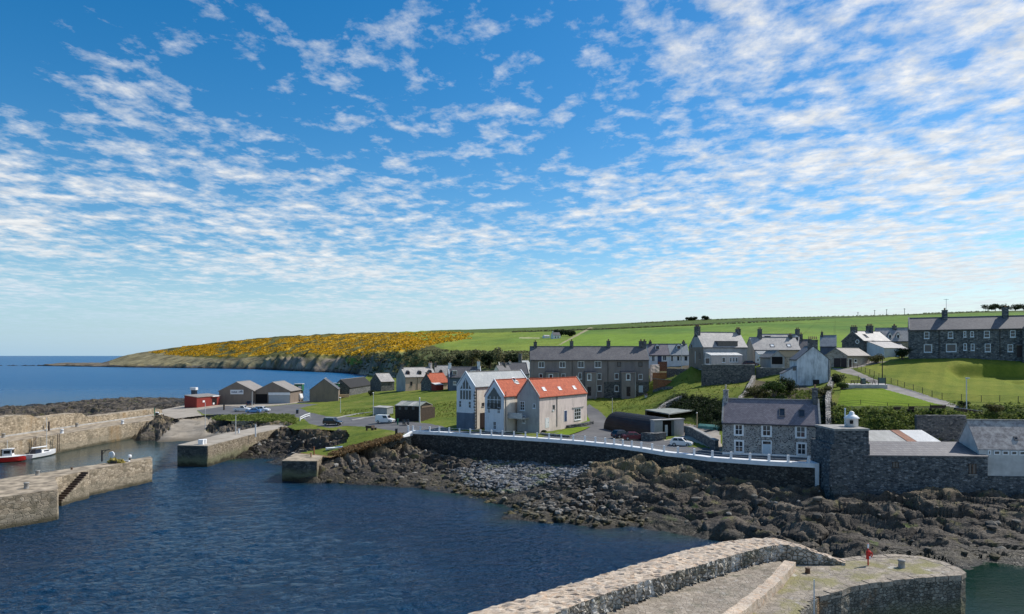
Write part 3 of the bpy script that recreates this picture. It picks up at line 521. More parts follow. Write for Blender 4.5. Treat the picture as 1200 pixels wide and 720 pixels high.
flat_i = np.where(gm.ravel())[0]; flat_i = flat_i[fbm(HV[flat_i, 0]/26, HV[flat_i, 1]/70, 4)+NR.uniform(-.12, .12, len(flat_i)) > -.16]; pick = NR.choice(flat_i, 9000, replace=True); gp = HV[pick]+NR.uniform(-6, 6, (9000, 3))*np.array([1, 1, 0]); gp[:, 2] += .3
tag(leafmass('gorse', gp, NR.uniform(1.2, 3.2, 9000), 9, 2.0, M['gorse'], .55), 'yellow flowering gorse spread over the headland across the bay', 'gorse', kind='stuff')
scr = hc([(395,432),(408,420),(440,415),(480,411),(520,410.5),(600,413),(640,413),(640,428),(430,440)], .5) & (HZZ > 3.5)
pick = NR.choice(np.where(scr.ravel() & (hn2.ravel() > -.1))[0], 1500, replace=True); gp = HV[pick]+NR.uniform(-5, 5, (1500, 3))*np.array([1, 1, 0]); gp[:, 2] += .3
tag(leafmass('hillside_scrub', gp, NR.uniform(.9, 2.4, 1500), 26, 1.4, M['leaf_far'], .6, seed=4), 'dark scrub covering the slope between the fields and the bay', 'scrub', kind='stuff')
hedge = []
for a, b, n_, s_ in [((600,389.5),(700,386.5),60,1.6),((700,386.6),(830,381),90,1.6),((830,381),(960,375),50,1.2),((740,379.6),(800,376.6),40,2.2),((800,376),(1080,368.6),70,1.6),((1080,368),(1160,365.5),36,2.6)]:
    for i in range(n_):
        f = (i+random.random())/n_; px = a[0]+(b[0]-a[0])*f; py = a[1]+(b[1]-a[1])*f; j = int(np.clip(round((px-hpx[0])/1.4), 0, len(hpx)-1))
        colpy = HPY[:132, j]; i2 = int(np.argmin(np.abs(colpy-py))); hedge.append(HV[i2*len(hpx)+j]+np.array([0, 0, s_*.4]))
tag(leafmass('field_hedge', hedge, NR.uniform(1.2, 3.2, len(hedge)), 24, 1.6, M['leaf_far'], .7, seed=9), 'dark hedgerows running along the field edges on the skyline', 'hedge', kind='stuff')
def hill_at(px, py):
    j = int(np.clip(round((px-hpx[0])/1.4), 0, len(hpx)-1)); i2 = int(np.argmin(np.abs(HPY[:132, j]-py))); return Vector(HV[i2*len(hpx)+j])
# ------------------------------------------------------------------ shore rock
shore_ctrl = W3([(474,525,2.9),(500,531,2.3),(526,535,1.9),(567,540,1.7),(600,541,1.9),(620,542,2.0),(650,546,1.8),(690,550,2.4),(820,555,3.8),(850,562,3.4),(872,568,3.0),(934,570,3.2),(975,572,3.0),
  (380,566,0),(420,568,0),(470,571,0),(500,575,0),(540,581,0),(570,588,0),(592,601,0),(590,608,0),(640,613,0),(700,619,0),(740,622,0),(760,620,0),(800,627,0),(850,635,0),(900,647,0),(1000,672,0),(1080,672,0),(1135,666,0),(1200,664,0),(1300,664,0),
  (380,580,-1.5),(470,586,-1.6),(540,600,-1.7),(560,615,-1.8),(640,630,-1.8),(740,638,-1.8),(850,655,-2),(940,680,-2),(1080,695,-2),(1200,690,-2),(300,570,-2.5),(450,650,-3),(650,700,-3),(1300,690,-2.5),(100,600,-2.5),(20,640,-3),(250,640,-3),
  (735,543,5.2),(700,548,4.3),(770,548,4.9),(760,565,2.9),(720,585,1.7),(720,605,1.0),(650,600,.8),(610,600,.5),(640,575,1.3),(600,575,.9),(560,560,1.1),(530,555,1.3),(800,560,3.9),(850,570,3.3),(850,595,1.7),(850,617,1.5),(900,580,3.0),(950,590,2.2),(950,620,1.9),(910,630,1.5),(1000,640,1.5),
  (1000,585,2.4),(1050,592,2.7),(1100,588,2.9),(1157,587,2.7),(1250,588,2.7),(1000,610,1.9),(1050,610,2.1),(1050,640,1.0),(1100,630,1.4),(1150,605,2.5),(1200,600,2.7),(1150,640,1.0),(1200,635,1.2),(1280,630,1.2),
  (300,530,.9),(320,520,2.1),(340,528,1.2),(380,522,2.9),(340,512,3.3),(372,510,4.2),(398,508,4.8),(404,520,4.0),(355,535,.9),(290,538,0.1),(315,541,.1),(330,545,0),(300,548,-1.5),(310,515,2.6),(290,520,.8),
  (380,545,2.4),(400,537,3.4),(400,546,2.2),(440,533,3.4),(440,548,1.8),(470,520,4.6),(470,533,2.8),(420,556,1.0),(460,558,1.0),(500,545,1.7),(500,562,.7),(385,556,1.1),
  (250,503,.4),(262,506,.5),(300,503,2.8),(320,499,4),(245,497,2.3),(300,497,4.1),(270,497,3.9),(340,497.5,4.4),(255,494,3.9),(285,505,1.4),
  (185,517.5,.05),(220,511,.7),(243,513,.4),(265,508,.7),(200,512,1.0),(175,520,-.6),(205,520,-.5),(215,503,2.1),(240,493,3.6),(235,499,2.5),(260,486,4.3),(200,497,3.0),(205,491,4.0),(240,487,4.2),(180,503,2.6),(165,507,2.0),(192,496,3.5),(165,521,-.8),(172,514,.5),
  (150,524,-1.8),(100,537,-2.4),(60,545,-2.6),(0,560,-2.6)])
shore_ctrl += [XY(*q) for q in [(0,195,1.8),(60,205,2.2),(120,225,2.2),(170,240,2.0),(0,250,2.3),(60,262,2.2),(120,262,1.8),(185,255,2.2),(210,262,2.6),(0,285,-.3),(60,300,.2),(100,318,.6),(140,335,.9),(175,330,1.2),(200,320,.8),(215,285,.7),(0,310,-2),(80,340,-1.6),(140,368,-1.5),(200,365,-1.5),(240,300,-1.5),(300,310,-2),(228,272,1.5),(260,276,.8),(300,282,.7),(345,290,.7),(398,296,1.2),(-60,200,2),(-60,260,1),(-60,290,-2),(390,330,-1.5),(405,310,1)]]
SHORE = RBF(shore_ctrl, .03)
spx = np.arange(-60, 1300, 1.25); srow = np.concatenate([np.arange(60, 110, .2), np.arange(110, 160, .3), np.arange(160, 375, .9)])
SX, SY = np.meshgrid((spx-CX)/F, srow); SX = SX*SY; SPX = np.meshgrid(spx, srow)[0]; SZ = SHORE(SX, SY)
SPY = HY+(H-SZ)*F/SY
sandm = inpoly(SPX, SPY, [(172,524),(186,516),(194,505),(208,494),(236,486),(264,485),(252,492),(243,498),(240,506),(262,507),(300,504),(330,497),(335,501),(300,511),(262,515),(215,522)])
pebm = inpoly(SPX, SPY, [(560,548),(590,538),(640,541),(690,549),(680,560),(640,568),(600,572),(570,566)])
sm_s = sandm.astype(float); sm_p = pebm.astype(float)
for _ in range(4):
    for a in (sm_s, sm_p):
        a[1:-1, 1:-1] = (a[1:-1, 1:-1]*2+a[:-2, 1:-1]+a[2:, 1:-1]+a[1:-1, :-2]+a[1:-1, 2:])/6
A = np.clip(1-sm_s, .02, 1)*np.clip(1-sm_p*.7, .2, 1)
th = math.radians(-24); rx = SX*math.cos(th)+SY*math.sin(th); ry = -SX*math.sin(th)+SY*math.cos(th)
wx = rx+fbm(SX/7, SY/7, 3)*2.2; wy = ry+fbm(SX/7+40, SY/7, 3)*2.2
f1, f2, cid = worley(wx/7.5, wy/2.7); f1b, f2b, cidb = worley(wx/1.9+9, wy/.95)
blk = (cid-.5)*1.7-np.clip(.2-(f2-f1), 0, .2)*5.0+(.5-f1)*.5; blkb = (cidb-.5)*.42-np.clip(.18-(f2b-f1b), 0, .18)*2.0
lump = np.clip(fbm(SX/7+3, SY/6, 3)+.1, -.5, .8); big = ridged(wx/12, wy/4.6, 3)-.85+lump*np.where(SPX < 830, 1.5, .7)
high = np.clip(SZ/2.2+.25, .2, 1.25)
lay = (ry+fbm(rx*.13, ry*.13, 3)*2.4)/1.7; lay2 = (ry+fbm(rx*.2+9, ry*.2, 3)*1.6)/.62; ledge = ((lay % 1)-.5)*.5
dz = (big*.55+ledge+blk*.6+blkb*.36+fbm(rx*.9, ry*2.2, 3)*.07)*A*high
far = np.clip((SY-190)/40, 0, 1); dz = dz*(1-far*.75)+far*((ridged(SX/20, SY/10, 5)-.8)*1.1+(cid-.5)*.6)*A
SZ2 = SZ+dz
inland = inpoly(SX, SY, LANDPOLY); lz = LAND(SX, SY); dl = segdist(SX, SY, rim)
SZ2 = np.where(inland, np.minimum(SZ2, lz-.5), SZ2); nb = (~inland) & (dl < 3)
# meet the grass where there is no wall
nat = segdist(SX, SY, rim[15:21]+rim[21:]) < 2.5
SZ2 = np.where(nb & nat, np.minimum(SZ2, lz+.25+np.clip(dl-.6, 0, 3)*.2), SZ2)
wallnear = (segdist(SX, SY, rim[1:15]) < 1.3) & (~inland); SZ2 = np.where(wallnear, np.minimum(SZ2, 4.3), SZ2)
SV = np.c_[SX.ravel(), SY.ravel(), SZ2.ravel()]; SQ = gridfaces(*SZ2.shape)
deep = (inland & (dl > 2.2)).ravel()[SQ].all(1); under = (SZ2 < -1.6).ravel()[SQ].all(1); hide = deep | under | ((SPX > 345) & (SY > 300)).ravel()[SQ].all(1) | ((SPX > 1100) & (SY > 103)).ravel()[SQ].all(1)
blackm = (inpoly(SPX+fbm(SX/5, SY/5, 3)*8, SPY, [(268,540),(292,516),(330,505),(345,502),(408,503),(408,524),(372,530),(345,531),(330,536)]) ).astype(float)+(SY > 190)*.45
cav = np.zeros(SZ2.shape); cav[1:-1, 1:-1] = SZ2[1:-1, 1:-1]-(SZ2[:-2, 1:-1]+SZ2[2:, 1:-1]+SZ2[1:-1, :-2]+SZ2[1:-1, 2:])/4
t = NT('shore_rock'); pz = t.sep(t.n('ShaderNodeNewGeometry').outputs['Position'])[2]; co = t.co(kind='World'); n1 = t.noise(co, .22, 6, .62, .4); n2 = t.noise(co, 1.5, 6, .7); n3 = t.noise(co, .6, 5, .6)
stc = t.co((1, 3.2, 2.2), 'World', (0, 0, math.radians(24))); n4 = t.noise(stc, .9, 6, .68)
c = t.ramp(n1, [(.30, (.045, .038, .031)), (.45, (.105, .088, .070)), (.58, (.175, .145, .112)), (.72, (.27, .23, .18))])
c = t.mix(.75, c, t.ramp(n2, [(.28, (.30, .29, .29)), (.5, (.8, .8, .8)), (.74, (1.3, 1.26, 1.22))]), 'MULTIPLY'); c = t.mix(.6, c, t.ramp(n4, [(.32, (.4, .4, .42)), (.66, (1.35, 1.32, 1.28))]), 'MULTIPLY')
zz = t.math('ADD', pz, t.math('MULTIPLY', t.math('SUBTRACT', n3, .5), 2.4))
c = t.mix(t.mr(zz, 3.3, 4.6, 0, .7), c, t.ramp(n2, [(.35, (.12, .085, .045)), (.6, (.36, .27, .15))]))
c = t.mix(t.math('MULTIPLY', t.mr(n3, .56, .68), t.mr(zz, .6, 1.4)), c, (.155, .135, .058))
c = t.mix(t.math('MULTIPLY', t.mr(t.noise(co, .35, 3, .5), .66, .72), t.mr(zz, 3.0, 1.8, 0, .8)), c, (.12, .17, .03))
c = t.mix(t.mr(zz, 1.9, .9, 0, .5), c, (.035, .029, .022)); c = t.mix(t.mr(zz, .95, .55, 0, .8), c, t.ramp(n2, [(.35, (.022, .017, .008)), (.68, (.085, .066, .028))])); c = t.mix(t.mr(pz, .35, .0, 0, .9), c, (.012, .011, .008))
pb = t.attr('pebble').outputs['Fac']; c = t.mix(t.math('MULTIPLY', pb, .8), c, t.ramp(n2, [(.3, (.07, .073, .078)), (.7, (.22, .228, .24))]))
c = t.mix(t.math('MULTIPLY', t.attr('black').outputs['Fac'], .6), c, t.mix(1, c, (.28, .25, .24), 'MULTIPLY')); t.col(c); t.rough(t.mr(zz, .2, 1.6, .38, .85)); t.b.inputs['Specular IOR Level'].default_value = .35; t.bump(t.math('ADD', t.math('MULTIPLY', n2, .8), n4), .9, .45); M['rock'] = t.m
t = NT('harbour_sand'); co = t.co(kind='World'); n1 = t.noise(co, .3, 6, .65); pz = t.sep(t.n('ShaderNodeNewGeometry').outputs['Position'])[2]; c = t.ramp(n1, [(.3, (.20, .172, .135)), (.68, (.35, .305, .245))]); c = t.mix(t.mr(t.noise(t.co((1, .35, 1), 'World', (0, 0, .5)), .5, 6, .7), .54, .66, 0, .7), c, (.12, .105, .08)); t.col(t.mix(t.mr(pz, 1.0, .1, 0, .8), c, (.10, .085, .062))).rough(.9); t.bump(t.noise(co, 3, 5, .7), .4, .1); M['sand'] = t.m
sf = (sm_s.ravel()[SQ].mean(1) > .5)
tag(submesh('rocky_shore', SV, SQ, ~hide & ~sf, M['rock'], {'pebble': sm_p.ravel(), 'black': blackm.ravel()}, False), kind='structure')
tag(submesh('beach_sand', SV, SQ, ~hide & sf, M['sand']), kind='structure')
def shore_at(x, y):
    i = np.searchsorted(srow, y); i = np.clip(i, 0, len(srow)-1); j = np.clip(np.round((x*F/np.asarray(y)+CX-spx[0])/1.25).astype(int), 0, len(spx)-1); return SZ2[i, j]
# boulders and cobbles ---------------------------------------------------------
_ico = bmesh.new(); bmesh.ops.create_icosphere(_ico, subdivisions=1, radius=1); ICV = np.array([v.co[:] for v in _ico.verts]); _ico.verts.ensure_lookup_table(); ICF = np.array([[v.index for v in f.verts] for f in _ico.faces]); _ico.free()
def boulders(name, pts, rad, mat, seed=2, flat=.62):
    r = np.random.RandomState(seed); k = len(pts); nv = len(ICV)
    s = np.asarray(rad)[:, None, None]*(1+r.uniform(-.26, .26, (k, nv, 1))); ax = r.uniform(.7, 1.45, (k, 1, 3))*np.array([1, 1, flat]); a = r.rand(k)*2*PI
    v = ICV[None]*s*ax; cx, sx = np.cos(a)[:, None], np.sin(a)[:, None]; x = v[..., 0]*cx-v[..., 1]*sx; y = v[..., 0]*sx+v[..., 1]*cx
    v = np.stack([x, y, v[..., 2]], -1)+np.asarray(pts)[:, None]; Fq = (ICF[None]+(np.arange(k)*nv)[:, None, None]).reshape(-1, 3)
    return npmesh(name, v.reshape(-1, 3), Fq, mat, False)
def scatter(poly, n, seed, rmin, rmax, sink=.25, power=2.2):
    r = np.random.RandomState(seed); m = inpoly(SPX, SPY, poly) & (SZ2 > -.3) & ~inland
    idx = np.where(m.ravel())[0]; w_ = (SY.ravel()[idx]); p_ = w_/w_.sum(); pk = r.choice(idx, n, p=p_); p = SV[pk]+r.uniform(-.5, .5, (n, 3))*np.array([1, 1, 0])
    rad = rmin+(rmax-rmin)*r.rand(n)**power; p[:, 2] = shore_at(p[:, 0], p[:, 1])+rad*sink; return p, rad
t = NT('cobble'); g = t.n('ShaderNodeNewGeometry').outputs['Random Per Island']; n = t.noise(t.co(kind='World'), 5, 4, .7); c = t.ramp(g, [(.05, (.055, .056, .06)), (.4, (.15, .155, .162)), (.75, (.27, .278, .29)), (.95, (.14, .13, .105))]); pz = t.sep(t.n('ShaderNodeNewGeometry').outputs['Position'])[2]
c = t.mix(t.mr(pz, 1.1, .35, 0, .85), c, (.05, .048, .03)); c = t.mix(t.math('MULTIPLY', t.mr(t.noise(t.co(kind='World'), .3, 3, .5), .56, .64), .6), c, (.13, .15, .04)); t.col(t.mix(.4, c, t.ramp(n, [(.3, (.6, .6, .6)), (.7, (1.2, 1.2, 1.2))]), 'MULTIPLY')).rough(.8); M['cobble'] = t.m
p, r_ = scatter([(530,552),(590,537),(640,540),(692,549),(682,560),(640,570),(600,580),(560,576)], 6500, 5, .10, .42)
tag(boulders('cobbles', p, r_, M['cobble'], 5), 'pale grey cobbles heaped below the dark sea wall', 'cobbles', kind='stuff')
t = NT('boulder'); g = t.n('ShaderNodeNewGeometry').outputs['Random Per Island']; n = t.noise(t.co(kind='World'), 2.5, 5, .7); pz = t.sep(t.n('ShaderNodeNewGeometry').outputs['Position'])[2]; c = t.ramp(g, [(.05, (.05, .045, .04)), (.5, (.13, .118, .10)), (.85, (.24, .22, .19)), (.97, (.33, .31, .28))])
c = t.mix(t.mr(pz, 1.2, .4, 0, .85), c, t.ramp(n, [(.35, (.035, .028, .011)), (.62, (.15, .12, .045))])); t.col(t.mix(.6, c, t.ramp(n, [(.3, (.5, .5, .5)), (.7, (1.3, 1.3, 1.3))]), 'MULTIPLY')).rough(.8); t.bump(n, .8, .2); M['boulder'] = t.m
p1, r1 = scatter([(478,530),(560,538),(600,560),(590,600),(540,582),(500,573),(400,567),(380,560),(390,545)], 420, 6, .12, .6, .1)
p2, r2 = scatter([(590,600),(640,570),(700,560),(760,600),(750,620),(640,612)], 800, 7, .12, .5, .1)
p3, r3 = scatter([(700,560),(820,556),(960,574),(1200,590),(1200,655),(900,645),(760,615)], 150, 8, .15, .7, .0)
p4, r4 = scatter([(262,540),(300,515),(345,503),(404,506),(404,520),(330,538)], 160, 12, .15, .6, .0)
tag(boulders('boulders', np.r_[p1, p2, p3, p4], np.r_[r1, r2, r3, r4], M['boulder'], 8), 'loose weedy boulders strewn over the rocky shore', 'boulders', kind='stuff')
# ------------------------------------------------------------------ sea
wpx = np.arange(-300, 1500, 3.0); wy_ = np.concatenate([np.arange(18, 40, 1.5), np.arange(40, 150, .3), np.arange(150, 260, 1.2), np.geomspace(262, 60000, 60)])
WX, WY = np.meshgrid((wpx-CX)/F, wy_); WX = WX*WY; sh = SHORE(WX, np.minimum(WY, 400)); ok = (WY < 330) & (WY > 55)
shal = np.where(ok, np.clip((sh+2.4)/2.4, 0, 1), 0)
shal = np.where((WX > 20) & (WY < 80) & ok, np.maximum(shal, np.clip(1-np.abs(WX-44)/26, 0, 1)*.9), shal)
inh = inpoly(WX, WY, [tuple(P(0,640,0))[:2], tuple(P(0,520,0))[:2], tuple(P(180,512,0))[:2], tuple(P(205,520,0))[:2], tuple(P(180,560,0))[:2], tuple(P(68,600,0))[:2]]) & (WX < -60)
inner = np.where((inh & (WX < -68)) | ((WX > 30) & (WY < 84) & (WY > 50)), 1., 0.)
for _ in range(8): inner[1:-1, 1:-1] = (inner[1:-1, 1:-1]*2+inner[:-2, 1:-1]+inner[2:, 1:-1]+inner[1:-1, :-2]+inner[1:-1, 2:])/6
t = NT('sea_water'); co = t.co(kind='World'); sa = t.attr('shallow').outputs['Fac']; ia = t.attr('harbour').outputs['Fac']
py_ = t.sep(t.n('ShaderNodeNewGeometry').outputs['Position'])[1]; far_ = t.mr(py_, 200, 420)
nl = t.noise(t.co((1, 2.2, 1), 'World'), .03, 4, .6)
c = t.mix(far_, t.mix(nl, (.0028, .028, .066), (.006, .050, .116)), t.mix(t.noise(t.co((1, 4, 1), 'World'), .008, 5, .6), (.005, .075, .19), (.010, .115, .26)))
stn = t.noise(co, .12, 5, .65); c = t.mix(t.mr(t.math('ADD', sa, t.math('MULTIPLY', t.math('SUBTRACT', stn, .5), .7)), .35, 1.0, 0, .8), c, t.ramp(stn, [(.4, (.018, .018, .012)), (.6, (.014, .045, .025))]))
px_ = t.sep(t.n('ShaderNodeNewGeometry').outputs['Position'])[0]; c = t.mix(t.math('MULTIPLY', ia, .88), c, t.mix(t.mr(px_, -40, 10), (.026, .042, .032), (.004, .020, .010)))  # right of the pier: weedy green, darkened further to stand for reflected rocks
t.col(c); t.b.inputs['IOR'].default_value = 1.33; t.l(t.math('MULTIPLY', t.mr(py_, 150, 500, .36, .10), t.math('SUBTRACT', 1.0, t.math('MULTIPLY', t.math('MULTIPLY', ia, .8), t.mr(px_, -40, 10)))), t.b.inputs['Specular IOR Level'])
n1 = t.noise(t.co((1, 1.7, 1), 'World', (0, 0, .35)), .55, 4, .58, .6); n2 = t.noise(t.co((1, 1.9, 1), 'World', (0, 0, -.5)), 1.7, 4, .62, .3); sw = t.noise(t.co((1, 2.5, 1), 'World', (0, 0, .3)), .10, 3, .5)
calm = t.math('MULTIPLY', t.math('SUBTRACT', 1.0, t.math('MULTIPLY', ia, .95)), t.math('SUBTRACT', 1.0, t.math('MULTIPLY', sa, .6))); wh = t.math('MULTIPLY', t.math('ADD', t.math('ADD', n1, t.math('MULTIPLY', n2, .5)), t.math('MULTIPLY', sw, 1.2)), calm)
bp = t.n('ShaderNodeBump'); t.l(wh, bp.inputs['Height']); bp.inputs['Distance'].default_value = 1.3; t.l(t.mr(py_, 60, 900, .95, .35), bp.inputs['Strength']); t.l(bp.outputs[0], t.b.inputs['Normal'])
t.rough(t.math('MULTIPLY', t.mr(py_, 80, 500, .10, .30), t.math('SUBTRACT', 1.0, t.math('MULTIPLY', ia, .6)))); M['water'] = t.m
ux, uy = WX*.94+WY*.34, -WX*.34+WY*.94; WZ = (perlin(ux*.22+3, uy*.42)*.17+perlin(ux*.5+9, uy*.85)*.13+(.35-np.abs(perlin(ux*.9+40, uy*1.5)))*.13)*np.clip(.75+fbm(WX/22+5, WY/34, 3)*1.5, .2, 1.35)*np.clip((190-WY)/110, 0, 1)*np.clip(1-shal*.8, 0, 1)*(1-inner)
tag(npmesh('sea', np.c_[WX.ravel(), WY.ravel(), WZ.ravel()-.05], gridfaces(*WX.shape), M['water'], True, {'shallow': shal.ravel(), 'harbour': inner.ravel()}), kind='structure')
# foam on the far skerries
# ------------------------------------------------------------------ building kit
class House:
    """front corners A (left) and B (right) seen from the front; local x along the front, y away from it, z up"""
    def __init__(s, name, label, A, B, depth, z0, eave, ridge, wall, roof, axis='x', cat='house', group=None, below=1.2, oe=.22, og=.1, skew=None, roof_t=.16, L=None, hipl=False):
        s.A = Vector((A[0], A[1], z0)); d = Vector((B[0]-A[0], B[1]-A[1], 0)); s.L = L or d.length; s.yaw = math.atan2(d.y, d.x); s.D = depth; s.e = eave; s.r = ridge; s.axis = axis
        s.root = empty(name, s.A, s.yaw, label, cat, group); s.M = Matrix.Translation(s.A) @ Matrix.Rotation(s.yaw, 4, 'Z'); s.I = s.M.inverted()
        L_, Dp = s.L, depth; b = -below
        m = MB()
        if axis == 'x': m.prism([(0, b), (Dp, b), (Dp, eave), (Dp/2, ridge), (0, eave)], lambda y, z: (0, y, z), lambda y, z: (L_, y, z))
        elif axis == 'y': m.prism([(0, b), (L_, b), (L_, eave), (L_/2, ridge), (0, eave)], lambda x, z: (x, 0, z), lambda x, z: (x, Dp, z))
        elif axis == 'mono': m.prism([(0, b), (Dp, b), (Dp, ridge), (0, eave)], lambda y, z: (0, y, z), lambda y, z: (L_, y, z))   # low edge at the front
        s.wall = m.build('wall', M[wall], s.root)
        # roof in its own frame: x along the ridge, y across
        half = (Dp if axis == 'x' else L_)/2; ln = L_ if axis == 'x' else Dp
        if axis == 'mono':
            k = (ridge-eave)/Dp; m = MB(); y0, y1 = -oe, Dp+.1; za = eave-k*oe; zb = ridge+k*.1
            m.prism([(y0, za+.02), (y1, zb+.02), (y1, zb+.02+roof_t), (y0, za+.02+roof_t)], lambda y, z: (-og, y, z), lambda y, z: (L_+og, y, z))
            s.roof = m.build('roof', M[roof], s.root); s.RM = s.M.copy(); s.k = k; s.half = 0
        else:
            k = (ridge-eave)/half; s.k = k; s.half = half; m = MB(); t_ = roof_t; up = .015
            pts = [(-half-oe, -k*(half+oe)+up), (0, up), (half+oe, -k*(half+oe)+up), (half+oe, -k*(half+oe)+up+t_), (0, up+t_*1.15), (-half-oe, -k*(half+oe)+up+t_)]
            for sg in (-1, 1):
                q = [(0, up), (sg*(half+oe), -k*(half+oe)+up), (sg*(half+oe), -k*(half+oe)+up+t_), (0, up+t_*1.15)]
                m.prism(q, lambda y, z: (-og, y, z), lambda y, z: (ln+og, y, z))
            s.roof = m.build('roof', M[roof], s.root)
            rc = MB().bar((-og, 0, up+t_*1.15+.03), (ln+og, 0, up+t_*1.15+.03), .28, .1)
            s.roof.location = (0, Dp/2, ridge) if axis == 'x' else (L_/2, 0, ridge); s.roof.rotation_euler = (0, 0, 0 if axis == 'x' else PI/2)
            rc.build('ridge_tiles', M['cope_grey'] if roof != 'pantile' else M['pantile'], s.roof)
            s.RM = s.M @ Matrix.Translation(s.roof.location) @ Matrix.Rotation(s.roof.rotation_euler[2], 4, 'Z')
            g = MB()
            for sg in (-1, 1): g.bar((0, sg*(half+oe+.06), -k*(half+oe)+.0), (ln, sg*(half+oe+.06), -k*(half+oe)+.0), .12, .13)
            if oe > 0: g.build('gutter', M['gutter'], s.roof)
            if skew:
                for xx in (-og-.02, ln+og-.24):
                    c = MB()
                    for sg in (-1, 1): c.prism([(0, t_+up), (sg*(half+oe*.6), -k*(half+oe*.6)+t_+up), (sg*(half+oe*.6), -k*(half+oe*.6)+t_+up+.22), (0, t_+up+.24)], lambda y, z: (xx, y, z), lambda y, z: (xx+.27, y, z))
                    c.build('skew', M[skew], s.roof)
        s.RI = s.RM.inverted()
    def hit(s, face, px, py):
        f, off = face if isinstance(face, tuple) else (face, 0)
        o = s.I @ CAM; d = s.I.to_3x3() @ ray(px, py)
        if f == 'front': t_ = (off-o.y)/d.y; p = o+d*t_; return p.x, p.z
        if f == 'right': t_ = (s.L+off-o.x)/d.x; p = o+d*t_; return p.y, p.z
        if f == 'left': t_ = (-off-o.x)/d.x; p = o+d*t_; return p.y, p.z
    def put(s, m, face, s0, s1, h0, h1, o0, o1):
        f, off = face if isinstance(face, tuple) else (face, 0)
        if f == 'front': m.box(s0, s1, off-o1, off-o0, h0, h1)
        if f == 'right': m.box(s.L+off+o0, s.L+off+o1, s0, s1, h0, h1)
        if f == 'left': m.box(-off-o1, -off-o0, s0, s1, h0, h1)
        return m
    def rect(s, face, b):
        x0, y0, x1, y1 = b; my = (y0+y1)/2; mx = (x0+x1)/2
        a = s.hit(face, x0, my)[0]; c = s.hit(face, x1, my)[0]; t_ = s.hit(face, mx, y0)[1]; u = s.hit(face, mx, y1)[1]
        return min(a, c), max(a, c), min(t_, u), max(t_, u)
    def window(s, face, b, frame='white', mull=(1, 1), fw=.09, surround=None, pane='glass', sill=True, name='window', rect=None):
        s0, s1, h0, h1 = rect or s.rect(face, b); m = MB(); o = .05
        if surround:
            sw = .14; q = MB(); s.put(q, face, s0-sw, s0, h0-sw, h1+sw, 0, .035); s.put(q, face, s1, s1+sw, h0-sw, h1+sw, 0, .035); s.put(q, face, s0, s1, h1, h1+sw, 0, .036); s.put(q, face, s0, s1, h0-sw, h0, 0, .036)
        s.put(m, face, s0, s0+fw, h0, h1, 0, o); s.put(m, face, s1-fw, s1, h0, h1, 0, o); s.put(m, face, s0+fw, s1-fw, h1-fw, h1, 0, o); s.put(m, face, s0+fw, s1-fw, h0, h0+fw, 0, o)
        for i in range(mull[0]): c = s0+(s1-s0)*(i+1)/(mull[0]+1); s.put(m, face, c-fw*.32, c+fw*.32, h0+fw, h1-fw, 0, o*.8)
        for i in range(mull[1]): c = h0+(h1-h0)*(i+1)/(mull[1]+1); s.put(m, face, s0+fw, s1-fw, c-fw*.32, c+fw*.32, 0, o*.7)
        w = m.build(name, M[frame], s.root)
        s.put(MB(), face, s0+fw, s1-fw, h0+fw, h1-fw, .004, .016).build('pane', M[pane], w)
        if sill: s.put(MB(), face, s0-.08, s1+.08, h0-.13, h0-.003, 0, .12).build('sill', M[frame if frame in ('white', 'bluewhite') else 'cope_grey'], w)
        if surround: q.build('surround', M[surround], w)
        return w
    def door(s, face, b, mat='door_dark', frame='white', fan=False, rect=None, fw=.1):
        s0, s1, h0, h1 = rect or s.rect(face, b); h0 = max(h0, -.1); hd = h1-(.42 if fan else 0)
        m = s.put(MB(), face, s0, s1, h0, hd, .005, .03)
        for k in (0, 1): s.put(m, face, s0+(s1-s0)*(.12+.42*k), s0+(s1-s0)*(.46+.42*k), h0+.25, h0+(hd-h0)*.45, .03, .04)
        d = m.build('door', M[mat], s.root); q = MB()
        if frame:
            s.put(q, face, s0-fw, s0, h0, h1+fw, 0, .05); s.put(q, face, s1, s1+fw, h0, h1+fw, 0, .05); s.put(q, face, s0, s1, h1, h1+fw, 0, .051)
            q.build('door_frame', M[frame], d)
        if fan: s.put(MB(), face, s0, s1, hd, h1, .004, .02).build('fanlight', M['glass'], d)
        s.put(MB(), face, s1-.2, s1-.12, h0+1.0, h0+1.14, .03, .08).build('handle', M['grey_metal'], d); return d
    def panel(s, name, face, b, mat, th=.04, rect=None, o0=.0, parent=None):
        s0, s1, h0, h1 = rect or s.rect(face, b); return s.put(MB(), face, s0, s1, h0, h1, o0, o0+th).build(name, M[mat], parent or s.root)
    def pipe(s, face, px, py0, py1, mat='gutter', w=.1):
        my = (py0+py1)/2; c = s.hit(face, px, my)[0]; h1 = s.hit(face, px, py0)[1]; h0 = s.hit(face, px, py1)[1]
        return s.put(MB(), face, c-w/2, c+w/2, h0, h1, .01, .11).build('drainpipe', M[mat], s.root)
    def slope_hit(s, px, py, side=-1):
        o = s.RI @ CAM; d = s.RI.to_3x3() @ ray(px, py)      # plane z = side... front slope: z = k*y (y<0) ; side=+1: z=-k*y
        kk = s.k*(-side); up = .16*1.1
        t_ = (kk*o.y+up-o.z)/(d.z-kk*d.y); p = o+d*t_; return p.x, p.y
